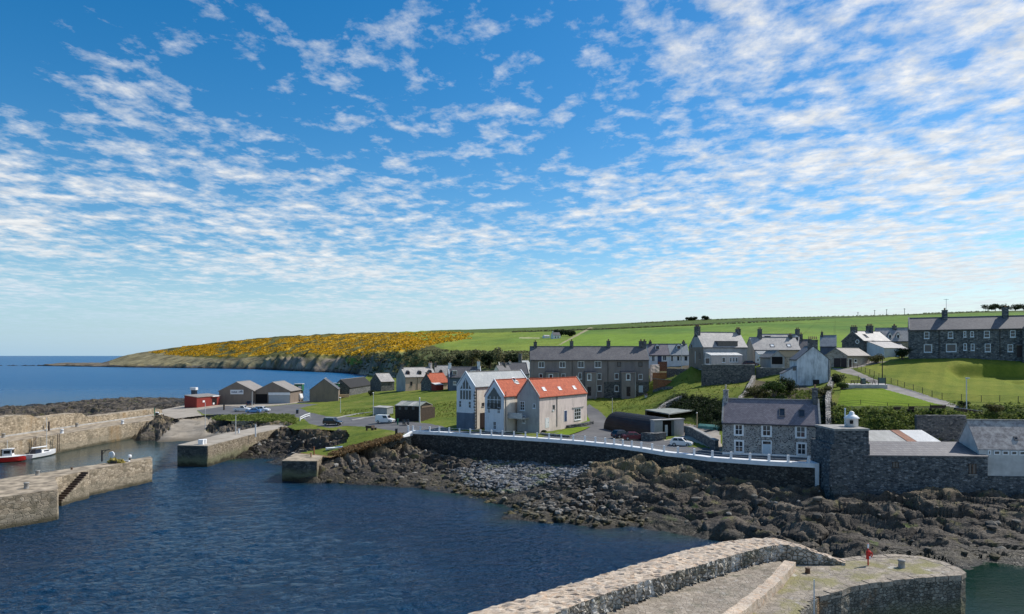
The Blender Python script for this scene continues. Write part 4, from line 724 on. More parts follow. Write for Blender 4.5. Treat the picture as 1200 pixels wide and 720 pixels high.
    def skylight(s, b, side=-1, frame='slate_dark', pane='glass'):
        x0, y0, x1, y1 = b; a = s.slope_hit((x0+x1)/2, y0, side); c = s.slope_hit((x0+x1)/2, y1, side); xa = s.slope_hit(x0, (y0+y1)/2, side)[0]; xb = s.slope_hit(x1, (y0+y1)/2, side)[0]
        xa, xb = min(xa, xb), max(xa, xb); mid = (xa+xb)/2; wd = max(.5, min(1.1, xb-xa)); xa, xb = mid-wd/2, mid+wd/2
        ya, yb = sorted((a[1], c[1])); kk = s.k*(-side); n = Vector((0, -kk, 1)).normalized()
        def q(x, y, o): return Vector((x, y, kk*y+.176))+n*o
        def slab(m, X0, X1, Y0, Y1, o0, o1): return m.hexa([q(X0, Y0, o0), q(X1, Y0, o0), q(X1, Y1, o0), q(X0, Y1, o0), q(X0, Y0, o1), q(X1, Y0, o1), q(X1, Y1, o1), q(X0, Y1, o1)])
        f = .09; m = MB(); slab(m, xa, xa+f, ya, yb, 0, .1); slab(m, xb-f, xb, ya, yb, 0, .1); slab(m, xa+f, xb-f, ya, ya+f, 0, .1); slab(m, xa+f, xb-f, yb-f, yb, 0, .1)
        k = m.build('skylight', M[frame], s.roof); slab(MB(), xa+f, xb-f, ya+f, yb-f, .01, .04).build('pane', M[pane], k); return k
    def along_ridge(s, px):
        p0 = s.RM @ Vector((0, 0, 0)); p1 = s.RM @ Vector((1, 0, 0)); d = p1-p0; k = (px-CX)/F; return -(p0.x-k*p0.y)/(d.x-k*d.y)
    def chimney(s, px=None, top=None, w=.7, d=1.3, h=1.4, pots=3, mat='stone', x=None, pot='pot', off=0, pot_h=.5):
        x = s.along_ridge(px) if x is None else x; ln = s.L if s.axis == 'x' else s.D; x = min(max(x, w/2), ln-w/2)
        if top is not None: wp = s.RM @ Vector((x, 0, 0)); h = (H-(top-HY)*wp.y/F)-wp.z
        m = MB(); m.box(x-w/2, x+w/2, off-d/2, off+d/2, -min(1.1, s.k*d/2+.4), h); m.box(x-w/2-.07, x+w/2+.07, off-d/2-.07, off+d/2+.07, h-.16, h+.02)
        me = m.build('chimney', M[mat], s.root); me.location = s.roof.location; me.rotation_euler = s.roof.rotation_euler
        for i in range(pots):
            y = off+(i-(pots-1)/2)*d*.8/max(1, pots-1 or 1); MB().lathe((x, y, h+.02), [(.14, 0), (.13, pot_h*.8), (.16, pot_h*.82), (.15, pot_h), (.1, pot_h)], 10).build('chimney_pot', M[pot], me, True)
        return me
    def dormer(s, b, side=-1, wall='white', roof='slate', win=(1, 0), flat=False, rise=.5, pane='glass'):
        """dormer window: b is the front face box in the photo; sits on the slope"""
        x0, y0, x1, y1 = b; c = s.slope_hit((x0+x1)/2, y1, side); xa = s.slope_hit(x0, y1, side)[0]; xb = s.slope_hit(x1, y1, side)[0]; xa, xb = min(xa, xb), max(xa, xb)
        yf = c[1]; zf = s.k*(-side)*yf+.1; sc = (s.RM @ Vector((c[0], yf, zf))).y/F; hh = (y1-y0)*sc; z1 = zf+hh; sg = 1 if side < 0 else -1
        yb = (z1+(0 if flat else rise))/(s.k*(-side)) if abs(s.k) > 0 else yf+2*sg; yb = max(min(yb, 0), yf) if side < 0 else yf+1.5*sg
        ye = z1/(s.k*(-side)); m = MB(); m.hexa([(xa, yf, zf-.3), (xb, yf, zf-.3), (xb, ye, z1-.05), (xa, ye, z1-.05), (xa, yf, z1), (xb, yf, z1), (xb, ye, z1), (xa, ye, z1)])
        xm = (xa+xb)/2; ov = .12
        if not flat: m.add([(xa, yf, z1), (xb, yf, z1), (xm, yf, z1+rise), (xm, yb, z1+rise), (xa, ye, z1), (xb, ye, z1)], [(0, 1, 2), (0, 2, 3, 4), (1, 5, 3, 2)])
        dm = m.build('dormer', M[wall], s.roof); r = MB()
        if flat: r.hexa([(xa-ov, yf-ov*sg, z1), (xb+ov, yf-ov*sg, z1), (xb+ov, ye+.2*sg, z1+.04), (xa-ov, ye+.2*sg, z1+.04), (xa-ov, yf-ov*sg, z1+.12), (xb+ov, yf-ov*sg, z1+.12), (xb+ov, ye+.2*sg, z1+.14), (xa-ov, ye+.2*sg, z1+.14)])
        else:
            for q in (-1, 1):
                xe = xm+q*((xb-xa)/2+ov); ze = z1-ov*rise/((xb-xa)/2); t_ = .09
                r.hexa([(xm, yf-ov*sg, z1+rise), (xe, yf-ov*sg, ze), (xe, ye, ze), (xm, yb+.1*sg, z1+rise), (xm, yf-ov*sg, z1+rise+t_), (xe, yf-ov*sg, ze+t_), (xe, ye, ze+t_), (xm, yb+.1*sg, z1+rise+t_)])
        r.build('dormer_roof', M[roof], dm); f = .11; g = MB(); n = win[0]
        for i in range(n):
            a = xa+f+(xb-xa-2*f)*i/n+.04; bb = xa+f+(xb-xa-2*f)*(i+1)/n-.04; g.box(a, bb, yf-.02*sg if sg > 0 else yf+.004, yf-.004*sg if sg > 0 else yf+.02, zf+.16, z1-.12)
        g.build('pane', M[pane], dm); return dm
    def lean(s, name, x0, x1, y0, y1, zlow, zhigh, wall, roof, low='front', below=1.2, oe=.15):
        """mono-pitch addition in local coordinates"""
        m = MB()
        if low == 'front': q = [(y0, -below), (y1, -below), (y1, zhigh), (y0, zlow)]; m.prism(q, lambda y, z: (x0, y, z), lambda y, z: (x1, y, z)); k = (zhigh-zlow)/(y1-y0); rq = [(y0-oe, zlow-k*oe+.015), (y1, zhigh+.015), (y1, zhigh+.13), (y0-oe, zlow-k*oe+.13)]; r = MB().prism(rq, lambda y, z: (x0-.08, y, z), lambda y, z: (x1+.08, y, z))
        else:
            hi0 = zlow if low == 'left' else zhigh; hi1 = zhigh if low == 'left' else zlow; k = (hi1-hi0)/(x1-x0); m.prism([(x0, -below), (x1, -below), (x1, hi1), (x0, hi0)], lambda x, z: (x, y0, z), lambda x, z: (x, y1, z))
            a, b = (x0-oe, x1) if low == 'left' else (x0, x1+oe); rq = [(a, hi0+k*(a-x0)+.015), (b, hi1+k*(b-x1)+.015), (b, hi1+k*(b-x1)+.13), (a, hi0+k*(a-x0)+.13)]; r = MB().prism(rq, lambda x, z: (x, y0-.08, z), lambda x, z: (x, y1+.08, z))
        w = m.build(name, M[wall], s.root); r.build('roof', M[roof], w); return w
def corners(pxa, pya, pxb, pyb, z): return P(pxa, pya, z), P(pxb, pyb, z)
# ---- stone cottage by the sea wall
A, B = corners(846.5, 531.8, 961, 537, 6.6)
h = House('stone_cottage', 'two storey cottage of black and grey rubble with purple slate roof beside the white railing', A, B, 6.8, 6.6, 4.95, 8.3, 'stone_cottage', 'slate_purple', skew='cope_grey')
for b in [(861,497.5,870.5,510),(893.2,498.3,903.5,511.3),(932.8,499.8,944,513),(861.3,516.7,871,530),(934.2,519.6,944.5,533)]: h.window('front', b, 'white', (1, 1), .13, surround='white')
h.door('front', (894,517.5,903.2,535.2), 'door_pale', 'white', True, fw=.16)
for b in [(913,479,920,488.5),(936,480.5,943,489)]: h.skylight(b)
h.chimney(850.5, 457, .75, 1.3, pots=1, mat='stone_cottage', pot='pot_pale', pot_h=.8); h.chimney(955, 455, .75, 1.4, pots=1, mat='stone'); h.pipe('front', 959.6, 499, 536, 'white', .14); h.panel('base_course', 'front', None, 'white', .05, (0, h.L, -.3, .28))
# ---- stone store with tower
A = P(1010, 581, 2.5); A = XY(1012, 95.3, 0); B = XY(1157.5, 94.3, 0)
h = House('stone_store', 'long dark stone store with shallow slate roof standing on the shore rocks', A, B, 5.6, 2.4, 5.75, 6.95, 'stone_blue', 'slate', axis='mono', cat='store', below=2.6, oe=.1, og=.05)
h.window('front', (1045.5,541.5,1053,548.5), 'timber_dark', (1, 0), .08, sill=False); w_ = h.window('front', (1135,543.5,1144,556), 'timber_dark', (1, 0), .1, sill=True); h.panel('window_bars', 'front', (1138.6,545,1139.8,555), 'iron', .04, o0=.06, parent=w_)
tw = empty('stone_tower', XY(973.5, 95.35, 1.5), 0.0, 'square dark stone tower with stepped shoulder left of the long stone store', 'tower')
W_ = (1019-974)/F*95.4
m = MB(); m.box(.1, W_+.1, 0, 6.5, -2.5, 8.3); m.box(.55, W_+.02, .12, 6.0, 8.3, 10.15); m.build('wall', M['stone_blue'], tw)
MB().hexa([(-.5, -.35, -2.5), (.1, -.35, -2.5), (.1, 3.2, -2.5), (-.5, 3.2, -2.5), (-.12, -.06, 7.6), (.1, -.06, 7.6), (.1, 3.0, 7.9), (-.12, 3.0, 7.6)]).build('buttress', M['stone_blue'], tw)
MB().box(.47, W_+.1, .04, 6.1, 10.15, 10.42).build('coping', M['cope_grey'], tw)
cu = empty('white_lantern', XY(998, 98.4, 11.93), 0, 'small round white lantern turret with conical white cap on the stone tower', 'turret')
MB().lathe((0, 0, 0), [(.86, 0), (.86, 1.15), (.9, 1.15), (.9, 1.2), (.3, 1.2)], 20).build('drum', M['white'], cu, True); MB().lathe((0, 0, 0), [(1.02, 1.16), (1.02, 1.24), (.62, 1.6), (.36, 1.72), (.34, 2.0), (.2, 2.14), (.05, 2.2)], 20).build('cap', M['white'], cu, True)
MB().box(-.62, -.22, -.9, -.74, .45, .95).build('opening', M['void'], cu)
vp = MB().cyl((0, 0), .09, 0, 2.6, 10).cyl((0, 0), .13, 2.5, 2.62, 10).build('vent_pipe', M['bluewhite']); vp.location = XY(990.3, 98.5, 11.9); tag(vp, 'thin pale vent pipe standing beside the white lantern turret', 'pipe')
# ---- white hall with lichen slate roof, right edge
A = XY(1147, 95.0, 0); B = (A[0]+17*.995, A[1]-17*.10)
h = House('white_hall', 'white rendered hall with lichen spotted slate roof above the shore wall at right edge', A, B, 5.6, 5.35, 3.65, 7.4, 'whitewash_grey', 'slate_lichen', cat='hall', below=.3, oe=0.0)
for b in [(1157.5,527.9,1161,533),(1164.5,528.2,1172,533.2),(1174.5,528.4,1182,533.4),(1184.8,528.6,1192,533.6),(1194.5,528.8,1202,533.8)]: h.window('front', b, 'white', (0, 0), .12, sill=False)
o = h.skylight((1188.5,512,1192,516.5)); h.panel('base_course', 'front', None, 'tan_wood', .04, (0, h.L, -.2, .05))
w0 = MB().box(0, 17, 0, .55, 0, 5.25).box(-.05, 17.05, -.06, .6, 5.25, 5.4).build('shore_wall', M['stone_blue']); w0.location = (A[0]+.75, A[1]-.15, .15); w0.rotation_euler = (0, 0, -.1); tag(w0, 'dark stone retaining wall under the white hall at right edge', 'wall')
# ---- corrugated shed
A = XY(1026.5, 102.0, 0); B = XY(1095, 102.0, 0)
h = House('corrugated_shed', 'low shed with grey, rust and white corrugated roof sheets behind the stone store', A, B, 6.0, 5.4, 3.25, 4.75, 'stone', 'tin_grey', axis='mono', cat='shed', oe=.05)
for nm, b, mt in [('rusty_sheet', (1056,1066.5), 'tin_rust'), ('white_sheet', (1067,1094), 'tin_white')]:
    x0 = h.hit(('front', 3), b[0], 515)[0]; x1 = h.hit(('front', 3), b[1], 515)[0]
    MB().prism([(-.05, 3.44), (6.05, 4.96), (6.05, 5.0), (-.05, 3.48)], lambda y, z: (x0, y, z), lambda y, z: (x1, y, z)).build(nm, M[mt], h.root)
# ---- three houses on the quay
def gab(name, label, pxc, pyc, depth, z0, **k): pass
yw = math.atan2(.82, .57); ud = Vector((.57, .82, 0)); ug = Vector((.82, -.57, 0)).normalized(); ud = ud.normalized(); ug = Vector((ud.y, -ud.x, 0))
C0 = P(632, 507.3, 6.7); Aw = C0-ug*5.3
# red house: front local x runs along the gable, so the gable is the front (axis y)
h = House('red_roofed_house', 'long pale harled house with orange red pantile roof and tall white window', Aw, C0, 19.6, 6.7, 7.0, 10.35, 'harl_pale', 'pantile', axis='y', skew='cope_grey', oe=.12)
MB().add([(0, -.02, -1), (5.3, -.02, -1), (5.3, -.02, 7.0), (2.65, -.02, 10.3), (0, -.02, 7.0), (0, .1, -1), (5.3, .1, -1), (5.3, .1, 7.0), (2.65, .1, 10.3), (0, .1, 7.0)], [(0,1,2,3,4),(9,8,7,6,5),(0,5,6,1),(1,6,7,2),(2,7,8,3),(3,8,9,4),(4,9,5,0)]).build('gable_wall', M['harl_gable'], h.root)  # darker blue-grey skin: the gable's shade is put into its colour
h.window(('front', -.03), (609.5,470.5,615,481), 'bluewhite', (1, 2), .1); h.window(('front', -.03), (612,487,615.5,496), 'bluewhite', (1, 1), .1); h.window(('front', -.03), (624.6,473.3,627.6,478.6), 'bluewhite', (0, 0), .1)
h.window('right', (673,478.5,680.5,492), 'white', (2, 2), .13); h.panel('lintel', 'right', (670.5,477,683.5,478.2), 'cope_grey', .12); h.door('right', (661.2,481.5,664.2,494), 'door_blue', 'white'); h.window('right', (647.6,474.5,650.2,480), 'cope_grey', (0, 0), .1); h.panel('alarm_box', 'right', (647,480.3,649,482), 'white', .12)
h.door('right', (639.2,490.5,643,501.5), 'door_white', 'white'); h.pipe('right', 652.5, 465, 500)
for b in [(635.3,454,639.5,458.6),(653.8,453.5,657.6,457.6),(671,452.4,674.8,456.8)]: h.skylight(b, 1 if False else -1, 'white', 'boat_white')
h.root['note'] = ''; del h.root['note']
red = h
# rear wing: its own roof shows beyond the ridge
h2 = MB().prism([(-2.6, -7.5), (2.6, -7.5), (2.6, -2.4), (0, .35), (-2.6, -2.4)], lambda y, z: (12.3, 0, 0) if False else (2.65+y*.0-6.0, 10+y, z+10.0), lambda y, z: (2.65+y*0, 10+y, z+10.0)).build('rear_wing', M['harl_grey'], h.root)
MB().prism([(-2.8, -2.6), (0, .35), (2.8, -2.6), (2.8, -2.42), (0, .55), (-2.8, -2.42)], lambda y, z: (-3.6, 10+y, z+10.02), lambda y, z: (2.6, 10+y, z+10.02)).build('rear_roof', M['pantile'], h.root)
# white house with red roof
C1 = P(590.5, 507, 6.7); Aw = C1-ug*4.75
h = House('white_house', 'narrow white gabled house with orange tiled roof and glazed balcony in its gable', Aw, C1, 11.6, 6.7, 7.1, 10.25, 'harl_cream', 'pantile', axis='y', skew='bluewhite', oe=.1)
def gable_skin(h, mat, e, r, th=.02, parent=None, z0=-1):
    w_ = h.L; a = [(0, -th, z0), (w_, -th, z0), (w_, -th, e), (w_/2, -th, r), (0, -th, e)]; b = [(x, .1, z) for x, _, z in a]
    return MB().add(a+b, [(0,1,2,3,4),(9,8,7,6,5),(0,5,6,1),(1,6,7,2),(2,7,8,3),(3,8,9,4),(4,9,5,0)]).build('gable_wall', M[mat], h.root)
gable_skin(h, 'harl_white', 7.1, 10.2); Ff = ('front', -.02)  # bluish skin paints in the gable's shade; sunlit side wall stays cream
s0, s1 = .7, 4.05; zb, ze, za = 4.6, 7.0, 9.1
g = MB().add([(s0, -.03, zb), (s1, -.03, zb), (s1, -.03, ze), ((s0+s1)/2, -.03, za), (s0, -.03, ze), (s0, -.05, zb), (s1, -.05, zb), (s1, -.05, ze), ((s0+s1)/2, -.05, za), (s0, -.05, ze)], [(0,1,2,3,4),(9,8,7,6,5),(0,5,6,1),(1,6,7,2),(2,7,8,3),(3,8,9,4),(4,9,5,0)]).build('gable_glazing', M['glass'], h.root)
m = MB()
for x in (1.35, 2.35, 3.2): m.box(x, x+.08, -.1, -.04, zb, 7.1)
m.box(s0, s1, -.1, -.04, 6.4, 6.5); m.bar((s0, -.08, ze), ((s0+s1)/2, -.08, za), .1); m.bar((s1, -.08, ze), ((s0+s1)/2, -.08, za), .1); m.build('glazing_bars', M['bluewhite'], g)
m = MB().box(s0, s1, -.2, -.11, zb, zb+.12)
for i in range(14): m.box(s0+.02+i*.25, s0+.06+i*.25, -.17, -.13, zb+.1, zb+1.0)
m.box(s0, s1, -.2, -.1, zb+1.0, zb+1.08); m.build('balcony_railing', M['black_metal'], g)
for b in [(571.6,477,574.6,484.4),(582.7,477.5,586.3,485),(578,494,581.6,503.5)]: h.window(Ff, b, 'bluewhite', (1, 1), .1)
h.skylight((600.5,442.5,605,449.5), 1 if False else -1, 'white'); h.skylight((603.5,446.5,607.5,450.5), -1, 'grey_metal'); h.pipe('right', 592.5, 459, 506)
m = MB().box(4.75, 4.75+3.6, 1.2, 6.2, 2.7, 2.9); m.build('linking_balcony', M['concrete'], h.root)
m = MB()
for i in range(13): m.box(4.76, 8.3, 1.22+i*0, 1.3, 2.9+.3*0, 3.9) if i == 0 else None
m.build('balcony_screen', M['grey_metal'], h.root)
# white house with blue grey slates
C2 = P(556.7, 503.6, 6.7); Aw = C2-ug*4.9
h = House('slate_roofed_white_house', 'white gabled house with long blue grey slate roof and navy ground floor', Aw, C2, 20.5, 6.7, 8.75, 11.7, 'harl_cream', 'slate_blue', axis='y', skew='bluewhite', oe=.1)
gable_skin(h, 'harl_white', 8.75, 11.65); MB().box(-.01, 4.92, -.045, .12, -1, 3.35).build('navy_base', M['harl_navy'], h.root)  # gable shade carried by the cool white tint, sunlit side by cream
s0, s1 = .85, 4.0; zb, ze, za = 6.1, 8.2, 10.6
g = MB().add([(s0, -.03, zb), (s1, -.03, zb), (s1, -.03, ze), ((s0+s1)/2, -.03, za), (s0, -.03, ze), (s0, -.05, zb), (s1, -.05, zb), (s1, -.05, ze), ((s0+s1)/2, -.05, za), (s0, -.05, ze)], [(0,1,2,3,4),(9,8,7,6,5),(0,5,6,1),(1,6,7,2),(2,7,8,3),(3,8,9,4),(4,9,5,0)]).build('gable_glazing', M['glass'], h.root)
m = MB()
for x in (.85, 1.6, 2.38, 3.15, 3.9): m.box(x, x+.14, -.1, -.04, zb, 8.3 if x in (.85, 3.9) else 9.3 if x != 2.38 else 10.4)
m.box(s0, s1, -.1, -.04, 8.05, 8.35); m.box(s0, s1, -.1, -.04, 6.0, 6.15); m.build('glazing_bars', M['bluewhite'], g)
for b in [(537.8,469.5,541,477.5),(549,470.5,552.3,478.5)]: h.window(Ff, b, 'bluewhite', (0, 1), .1)
q = MB()
for i in range(13):
    z = .1+i*.62; q.box(4.55 if i % 2 else 4.7, 4.96, -.07, .28 if i % 2 else .45, z, z+.36)
q.build('quoins', M['stone'], h.root); h.window('right', (564.5,472.2,567.5,476.2), 'timber_dark', (0, 0), .1); h.panel('arched_door', 'right', (562.6,484,568.5,504), 'door_dark', .05); h.pipe('right', 558.3, 456, 502)
# ---- terrace of flats
A = XY(621.6, 188, 0); B = XY(760.4, 188, 0)
h = House('stone_terrace', 'long grey three storey terrace with five chimneys above the grass slope', A, B, 8, 10.9, 10.05, 13.5, 'harl_grey', 'slate', cat='terrace', skew=None, below=1.5, oe=.3)
for b in [(631,424,638,431),(655.5,424,662.6,431),(677,423.5,684.6,431),(696.8,423.5,704.6,431)]: h.window('front', b, 'white', (1, 0), .13)
for b in [(723.3,424.5,727.5,430),(748.2,424.5,752.7,430)]: h.window('front', b, 'timber_dark', (0, 0), .1, sill=False)
MB().box(h.L*.62, h.L+.02, -.05, .05, -1, 4.0).build('stained_wall', M['stone'], h.root)
for x0, x1, y0 in [(640,654.5,436.5),(686,699,436.5),(728.5,744.8,436.5)]:
    a, bb, c, d = h.rect(('front', -2.2), (x0, y0, x1, 465)); w_ = h.lean('stair_outshot', a, bb, -2.2, -.06, d-.15, d+.15, 'harl_grey', 'slate_dark'); MB().box(bb-.1, bb+.08, -2.3, -2.2, 0, d).build('corner_strip', M['concrete'], w_)
Fo = ('front', -2.2)
for b in [(643,438.5,648,444),(688,438,693,446),(733.6,438,738.8,445.6)]: h.window(Fo, b, 'white', (0, 0), .2)
for b in [(631.5,438,636,443),(657.5,438,662.6,443.5),(677.5,437,682,444.5),(700,437.5,704.7,445),(720.2,437.5,725,444.6),(748,438.5,753,445),(700,451.7,704.8,458.7),(720.2,452,725,459)]: h.window(('front', -.06), b, 'white', (0, 0), .13)
h.window(('front', -.06), (748.5,452,753.4,459.5), 'bluewhite', (0, 0), .1, pane='door_pale')
for b in [(688.3,453.5,692.7,464),(734.2,453.3,738.8,464.6)]: h.door(Fo, b, 'door_dark', None)
for x in (670.5, 712.4): h.pipe(('front', -.02), x, 422, 464)
for x, t_ in ((627.3,401),(669.8,400),(713,399.8),(751,400),(758.5,400)): h.chimney(x, t_, .9, 1.3, pots=2, mat='stone')
# ---- white dormer cottages
for k, (a, b, lb, rf) in enumerate([(760.5, 784.5, 'small white cottage with brown grey roof and dormer behind the terrace end', 'slate_purple'), (784.6, 807.5, 'small white cottage with blue grey roof and dormer beside the tall grey gable', 'slate_blue')]):
    A = XY(a, 208, 0); B = XY(b, 208, 0); h = House('dormer_cottage', lb, A, B, 6, 19.1, 3.2, 6.3, 'white', rf, group='white dormer cottages behind the terrace', oe=.3)
    if k == 0:
        for w_ in [(763.5,416.5,767.5,424),(776.5,416.5,781,423)]: h.window('front', w_, 'white', (1, 0), .15)
        h.door('front', (770.6,416.5,775.3,427), 'door_blue', 'white'); h.dormer((768,405,773,409.6), rise=.55)
    else:
        for w_ in [(786,416.8,789,424),(793,417.2,796.5,423.4),(797,417.2,799,423.4),(801.5,417.2,806,423.4)]: h.window('front', w_, 'white', (0, 0), .15)
        h.dormer((793,404.8,798,409.4), rise=.55)
    h.chimney(801 if k else 762, 400.5, .7, 1.1, pots=2, mat='stone')
# ---- tall grey gabled house and neighbours
A = XY(824, 178, 0); B = (A[0]+13.2*.955, A[1]+13.2*.29)
h = House('tall_gabled_house', 'grey harled house with tall left gable, pale roof and wide flat dormer', A, B, 6.8, 19.5, 4.75, 8.5, 'harl_gable', 'slate_pale', skew=None)
MB().box(-.03, .1, 0, 6.8, -1, 4.7).build('gable_base', M['harl_brown'], h.root)
h.chimney(x=.4, top=383, w=.8, d=1.7, pots=5, mat='stone', pot='pot'); h.chimney(874, 386, .8, 1.3, pots=3, mat='stone')
h.dormer((841,400,864.5,406), wall='slate_dark', roof='slate_dark', win=(5, 0), flat=True)
h.lean('sun_room', .4, 9.6, -3.0, -.02, 2.55, 3.3, 'harl_pale', 'tin_white'); m = h.rect(('front', -3), (854,420,857,424.5))
for b in [(826,419.5,832,427),(846,419,850,425),(855,419,857.5,424.5),(858.5,419,861,424.5),(862,419,864.5,424.5)]: h.window(('front', -3), b, 'white', (0, 0), .12)
h.window('left', (809.5,404,811,408), 'timber_dark', (0, 0), .08); h.window('left', (819.5,414,821,421), 'timber_dark', (0, 0), .08); h.pipe('left', 815, 412, 426, 'white')
A = XY(884, 187, 0); B = XY(938, 187, 0)
h = House('skylight_house', 'low house with pale slate roof and two skylights beside the tall gabled house', A, B, 7.6, 20, 3.6, 6.9, 'harl_stone', 'slate_pale')
for b in [(902,403.5,908,406.8),(921.5,403.4,927.5,406.8)]: h.skylight(b, pane='boat_white')
h.chimney(890.3, 386, .8, 1.3, pots=2, mat='stone'); h.chimney(926, 393, .8, 1.1, pots=2, mat='stone')
h.lean('conservatory', .2, 3.6, -2.5, -.02, 2.3, 3.3, 'bluewhite', 'slate_blue')
for b in [(887,420,889.5,424),(890.5,420,893,424)]: h.window(('front', -2.5), b, 'white', (0, 0), .12)
A = XY(893, 204, 0); B = XY(942, 204, 0)
h = House('back_row_house', 'house with pale roof just visible behind the low skylight house', A, B, 7, 21.5, 3.4, 6.8, 'harl_grey', 'slate_pale'); h.chimney(935, 386, .9, 1.4, pots=2, mat='stone'); h.dormer((897.5,394,903,397), wall='slate_dark', roof='slate_dark', win=(2, 0), flat=True); h.dormer((931,394.5,936,399.5), wall='white', roof='slate_pale')
A = XY(903.5, 172, 0); B = XY(919.5, 172, 0)
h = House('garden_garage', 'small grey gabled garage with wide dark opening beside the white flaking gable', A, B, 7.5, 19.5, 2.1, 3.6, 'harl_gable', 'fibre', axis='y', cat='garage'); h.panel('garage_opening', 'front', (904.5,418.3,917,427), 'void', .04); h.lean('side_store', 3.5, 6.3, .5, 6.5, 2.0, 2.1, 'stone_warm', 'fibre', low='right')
# ---- white flaking gable house
A = XY(934, 150, 0); B = XY(972, 148.5, 0)
h = House('white_gable_house', 'tall white house end with flaking paint and one low black door', A, B, 10, 15.5, 5.6, 8.45, 'harl_flaking', 'slate_dark', axis='y', oe=.12)
h.chimney(x=.5, top=398.5, w=.9, d=1.9, pots=0, mat='stone')
cp = [c for c in h.root.children if c.name.startswith('chimney')][0]
for i in range(5): MB().lathe((.5, (i-2)*.38, 1.62), [(.13, 0), (.11, .5), (.14, .52), (.09, .6)], 8).build('chimney_pot', M['pot'], cp)
h.panel('black_door', 'front', (952.6,445.2,960,453), 'door_dark', .05); MB().box(-.03, h.L+.03, -.05, .06, -1.2, .05).build('plinth', M['stone'], h.root)
h.lean('side_lean_to', -2.9, -.02, .4, 4.5, 2.6, 4.1, 'harl_flaking', 'slate', low='left'); h.panel('lean_to_window', ('front', .4), (929,430.5,933,434.5), 'glass', .04)
MB().box(h.L, h.L+.25, -.02, 10, -1, 5.5).build('sandstone_side', M['stone_warm'], h.root); h.pipe('front', 971, 421, 450)
# ---- garage with dark doors
A = XY(993, 163.5, 0); B = XY(1019, 170, 0)
h = House('double_garage', 'stone garage with brown roof and dark doors at the top of the path', A, B, 5.6, 19.2, 2.75, 4.5, 'stone_warm', 'fibre', cat='garage')
for b in [(977.3,420,985,431),(985.6,420,992,431)]: h.panel('garage_door', 'left', b, 'door_dark', .05)
h.window('front', (1001,421,1004,425), 'white', (0, 0), .12); h.door('front', (994.5,421,998,430.5), 'door_dark', 'white')
# ---- stone house with round window
A = XY(1012, 181, 0); B = (A[0]+10.4*.9, A[1]+10.4*.43)
h = House('round_window_house', 'dark stone house with a round window in its left gable and two chimneys', A, B, 6.6, 21.0, 4.9, 7.4, 'stone', 'slate_pale')
h.chimney(x=.5, top=383.5, w=.9, d=1.5, pots=3, mat='stone'); h.chimney(1019, 382, .9, 1.6, pots=4, mat='stone'); h.lean('rear_extension', 1.2, 10.2, -5.0, -.02, 2.9, 4.7, 'harl_white', 'slate_pale'); h.lean('back_kitchen', 6.0, 11.4, -7.5, -5.02, 2.4, 2.9, 'harl_white', 'slate')
a, c = h.hit('left', 1004.8, 400.6); MB().torus((-.02, a, c), .5, .1, 'x', 18, 6).build('round_window', M['white'], h.root); MB().tube([(-.005, a, c), (-.03, a, c)], .46, 18).build('round_pane', M['glass'], h.root)
h.skylight((1013,392,1016,396)); h.skylight((1022.5,399.5,1025,401))
A = XY(961, 222, 0); B = XY(980, 220, 0)
h = House('blue_roofed_house', 'small house with blue grey roof seen between white gable house and round window house', A, B, 7, 22, 3.0, 6.4, 'harl_navy', 'slate_blue'); h.chimney(x=.5, h=1.2, pots=2, mat='stone')
A = XY(938, 196, 0); B = XY(952, 195, 0)
h = House('hidden_cottage', 'cottage roof with dark dormer just left of the white gable chimney', A, B, 6.5, 20.3, 3.0, 6.2, 'harl_stone', 'slate'); h.chimney(x=.4, top=392, w=.8, d=1.3, pots=3, mat='stone')
# ---- dormer row behind
A = XY(1028, 199, 0); B = XY(1070, 196, 0)
h = House('dormer_row_house', 'pale stone house with three white dormers behind the round window house', A, B, 7, 21, 5.2, 8.9, 'stone_warm', 'slate_pale')
for b in [(1030.5,391.5,1034.5,396),(1041,392,1045,396.5),(1050.5,392,1054.5,396.5)]: h.dormer(b, rise=.6)
h.chimney(1048, 382, 1., 1.5, pots=3, mat='stone'); h.lean('front_block', .3, 6.0, -3, -.02, 3.3, 4.4, 'stone_warm', 'slate_pale')
# ---- long dark stone block on the park
A = XY(1065.5, 165.5, 0); B = (A[0]+29*.88, A[1]-29*.475)
h = House('park_terrace', 'long two storey dark stone block with slate roof along the top of the park', A, B, 8.4, 21.1, 7.0, 9.9, 'stone_blue', 'slate', cat='terrace', skew='cope_grey')
for b in [(1082.8,389,1089,397),(1110.8,389,1117,396.5),(1129,388.3,1132.3,395.3),(1137,388.5,1141.3,395),(1153,388,1160,396),(1183.7,387.3,1190,395.3),(1129,402.6,1133,410.8),(1137.6,403,1142,411),(1154,403,1161,412.5),(1180.8,403.8,1187.2,412.4)]: h.window('front', b, 'bluewhite', (0, 1), .12)
for b in [(1083,404,1092,413),(1109,403.3,1120.7,412.4)]: h.window('front', b, 'bluewhite', (0, 0), .12, surround='cope_grey')
h.panel('entrance_door', 'front', (1191.5,405.5,1198,418.5), 'door_dark', .06); d = h.rect('front', (1189.5,403.5,1200,405)); h.put(MB(), 'front', d[0], d[1], d[2], d[3], 0, .8).build('door_canopy', M['slate_dark'], h.root)
for x in (1100.5, 1171.7): h.pipe('front', x, 388, 418, w=.16)
c1 = h.chimney(1107, 363.8, 1.1, 1.8, pots=3, mat='stone_blue'); c2 = h.chimney(1178, 360.8, 1.1, 1.8, pots=3, mat='stone_blue')
MB().box(21.9, 27.5, -1.2, .1, -1, 6.9).build('end_block', M['stone_blue'], h.root); MB().prism([(21.7, 6.85), (27.7, 6.85), (24.7, 10.2)], lambda x, z: (x, -1.4, z), lambda x, z: (x, 4, z)).build('end_block_roof', M['slate'], h.root)
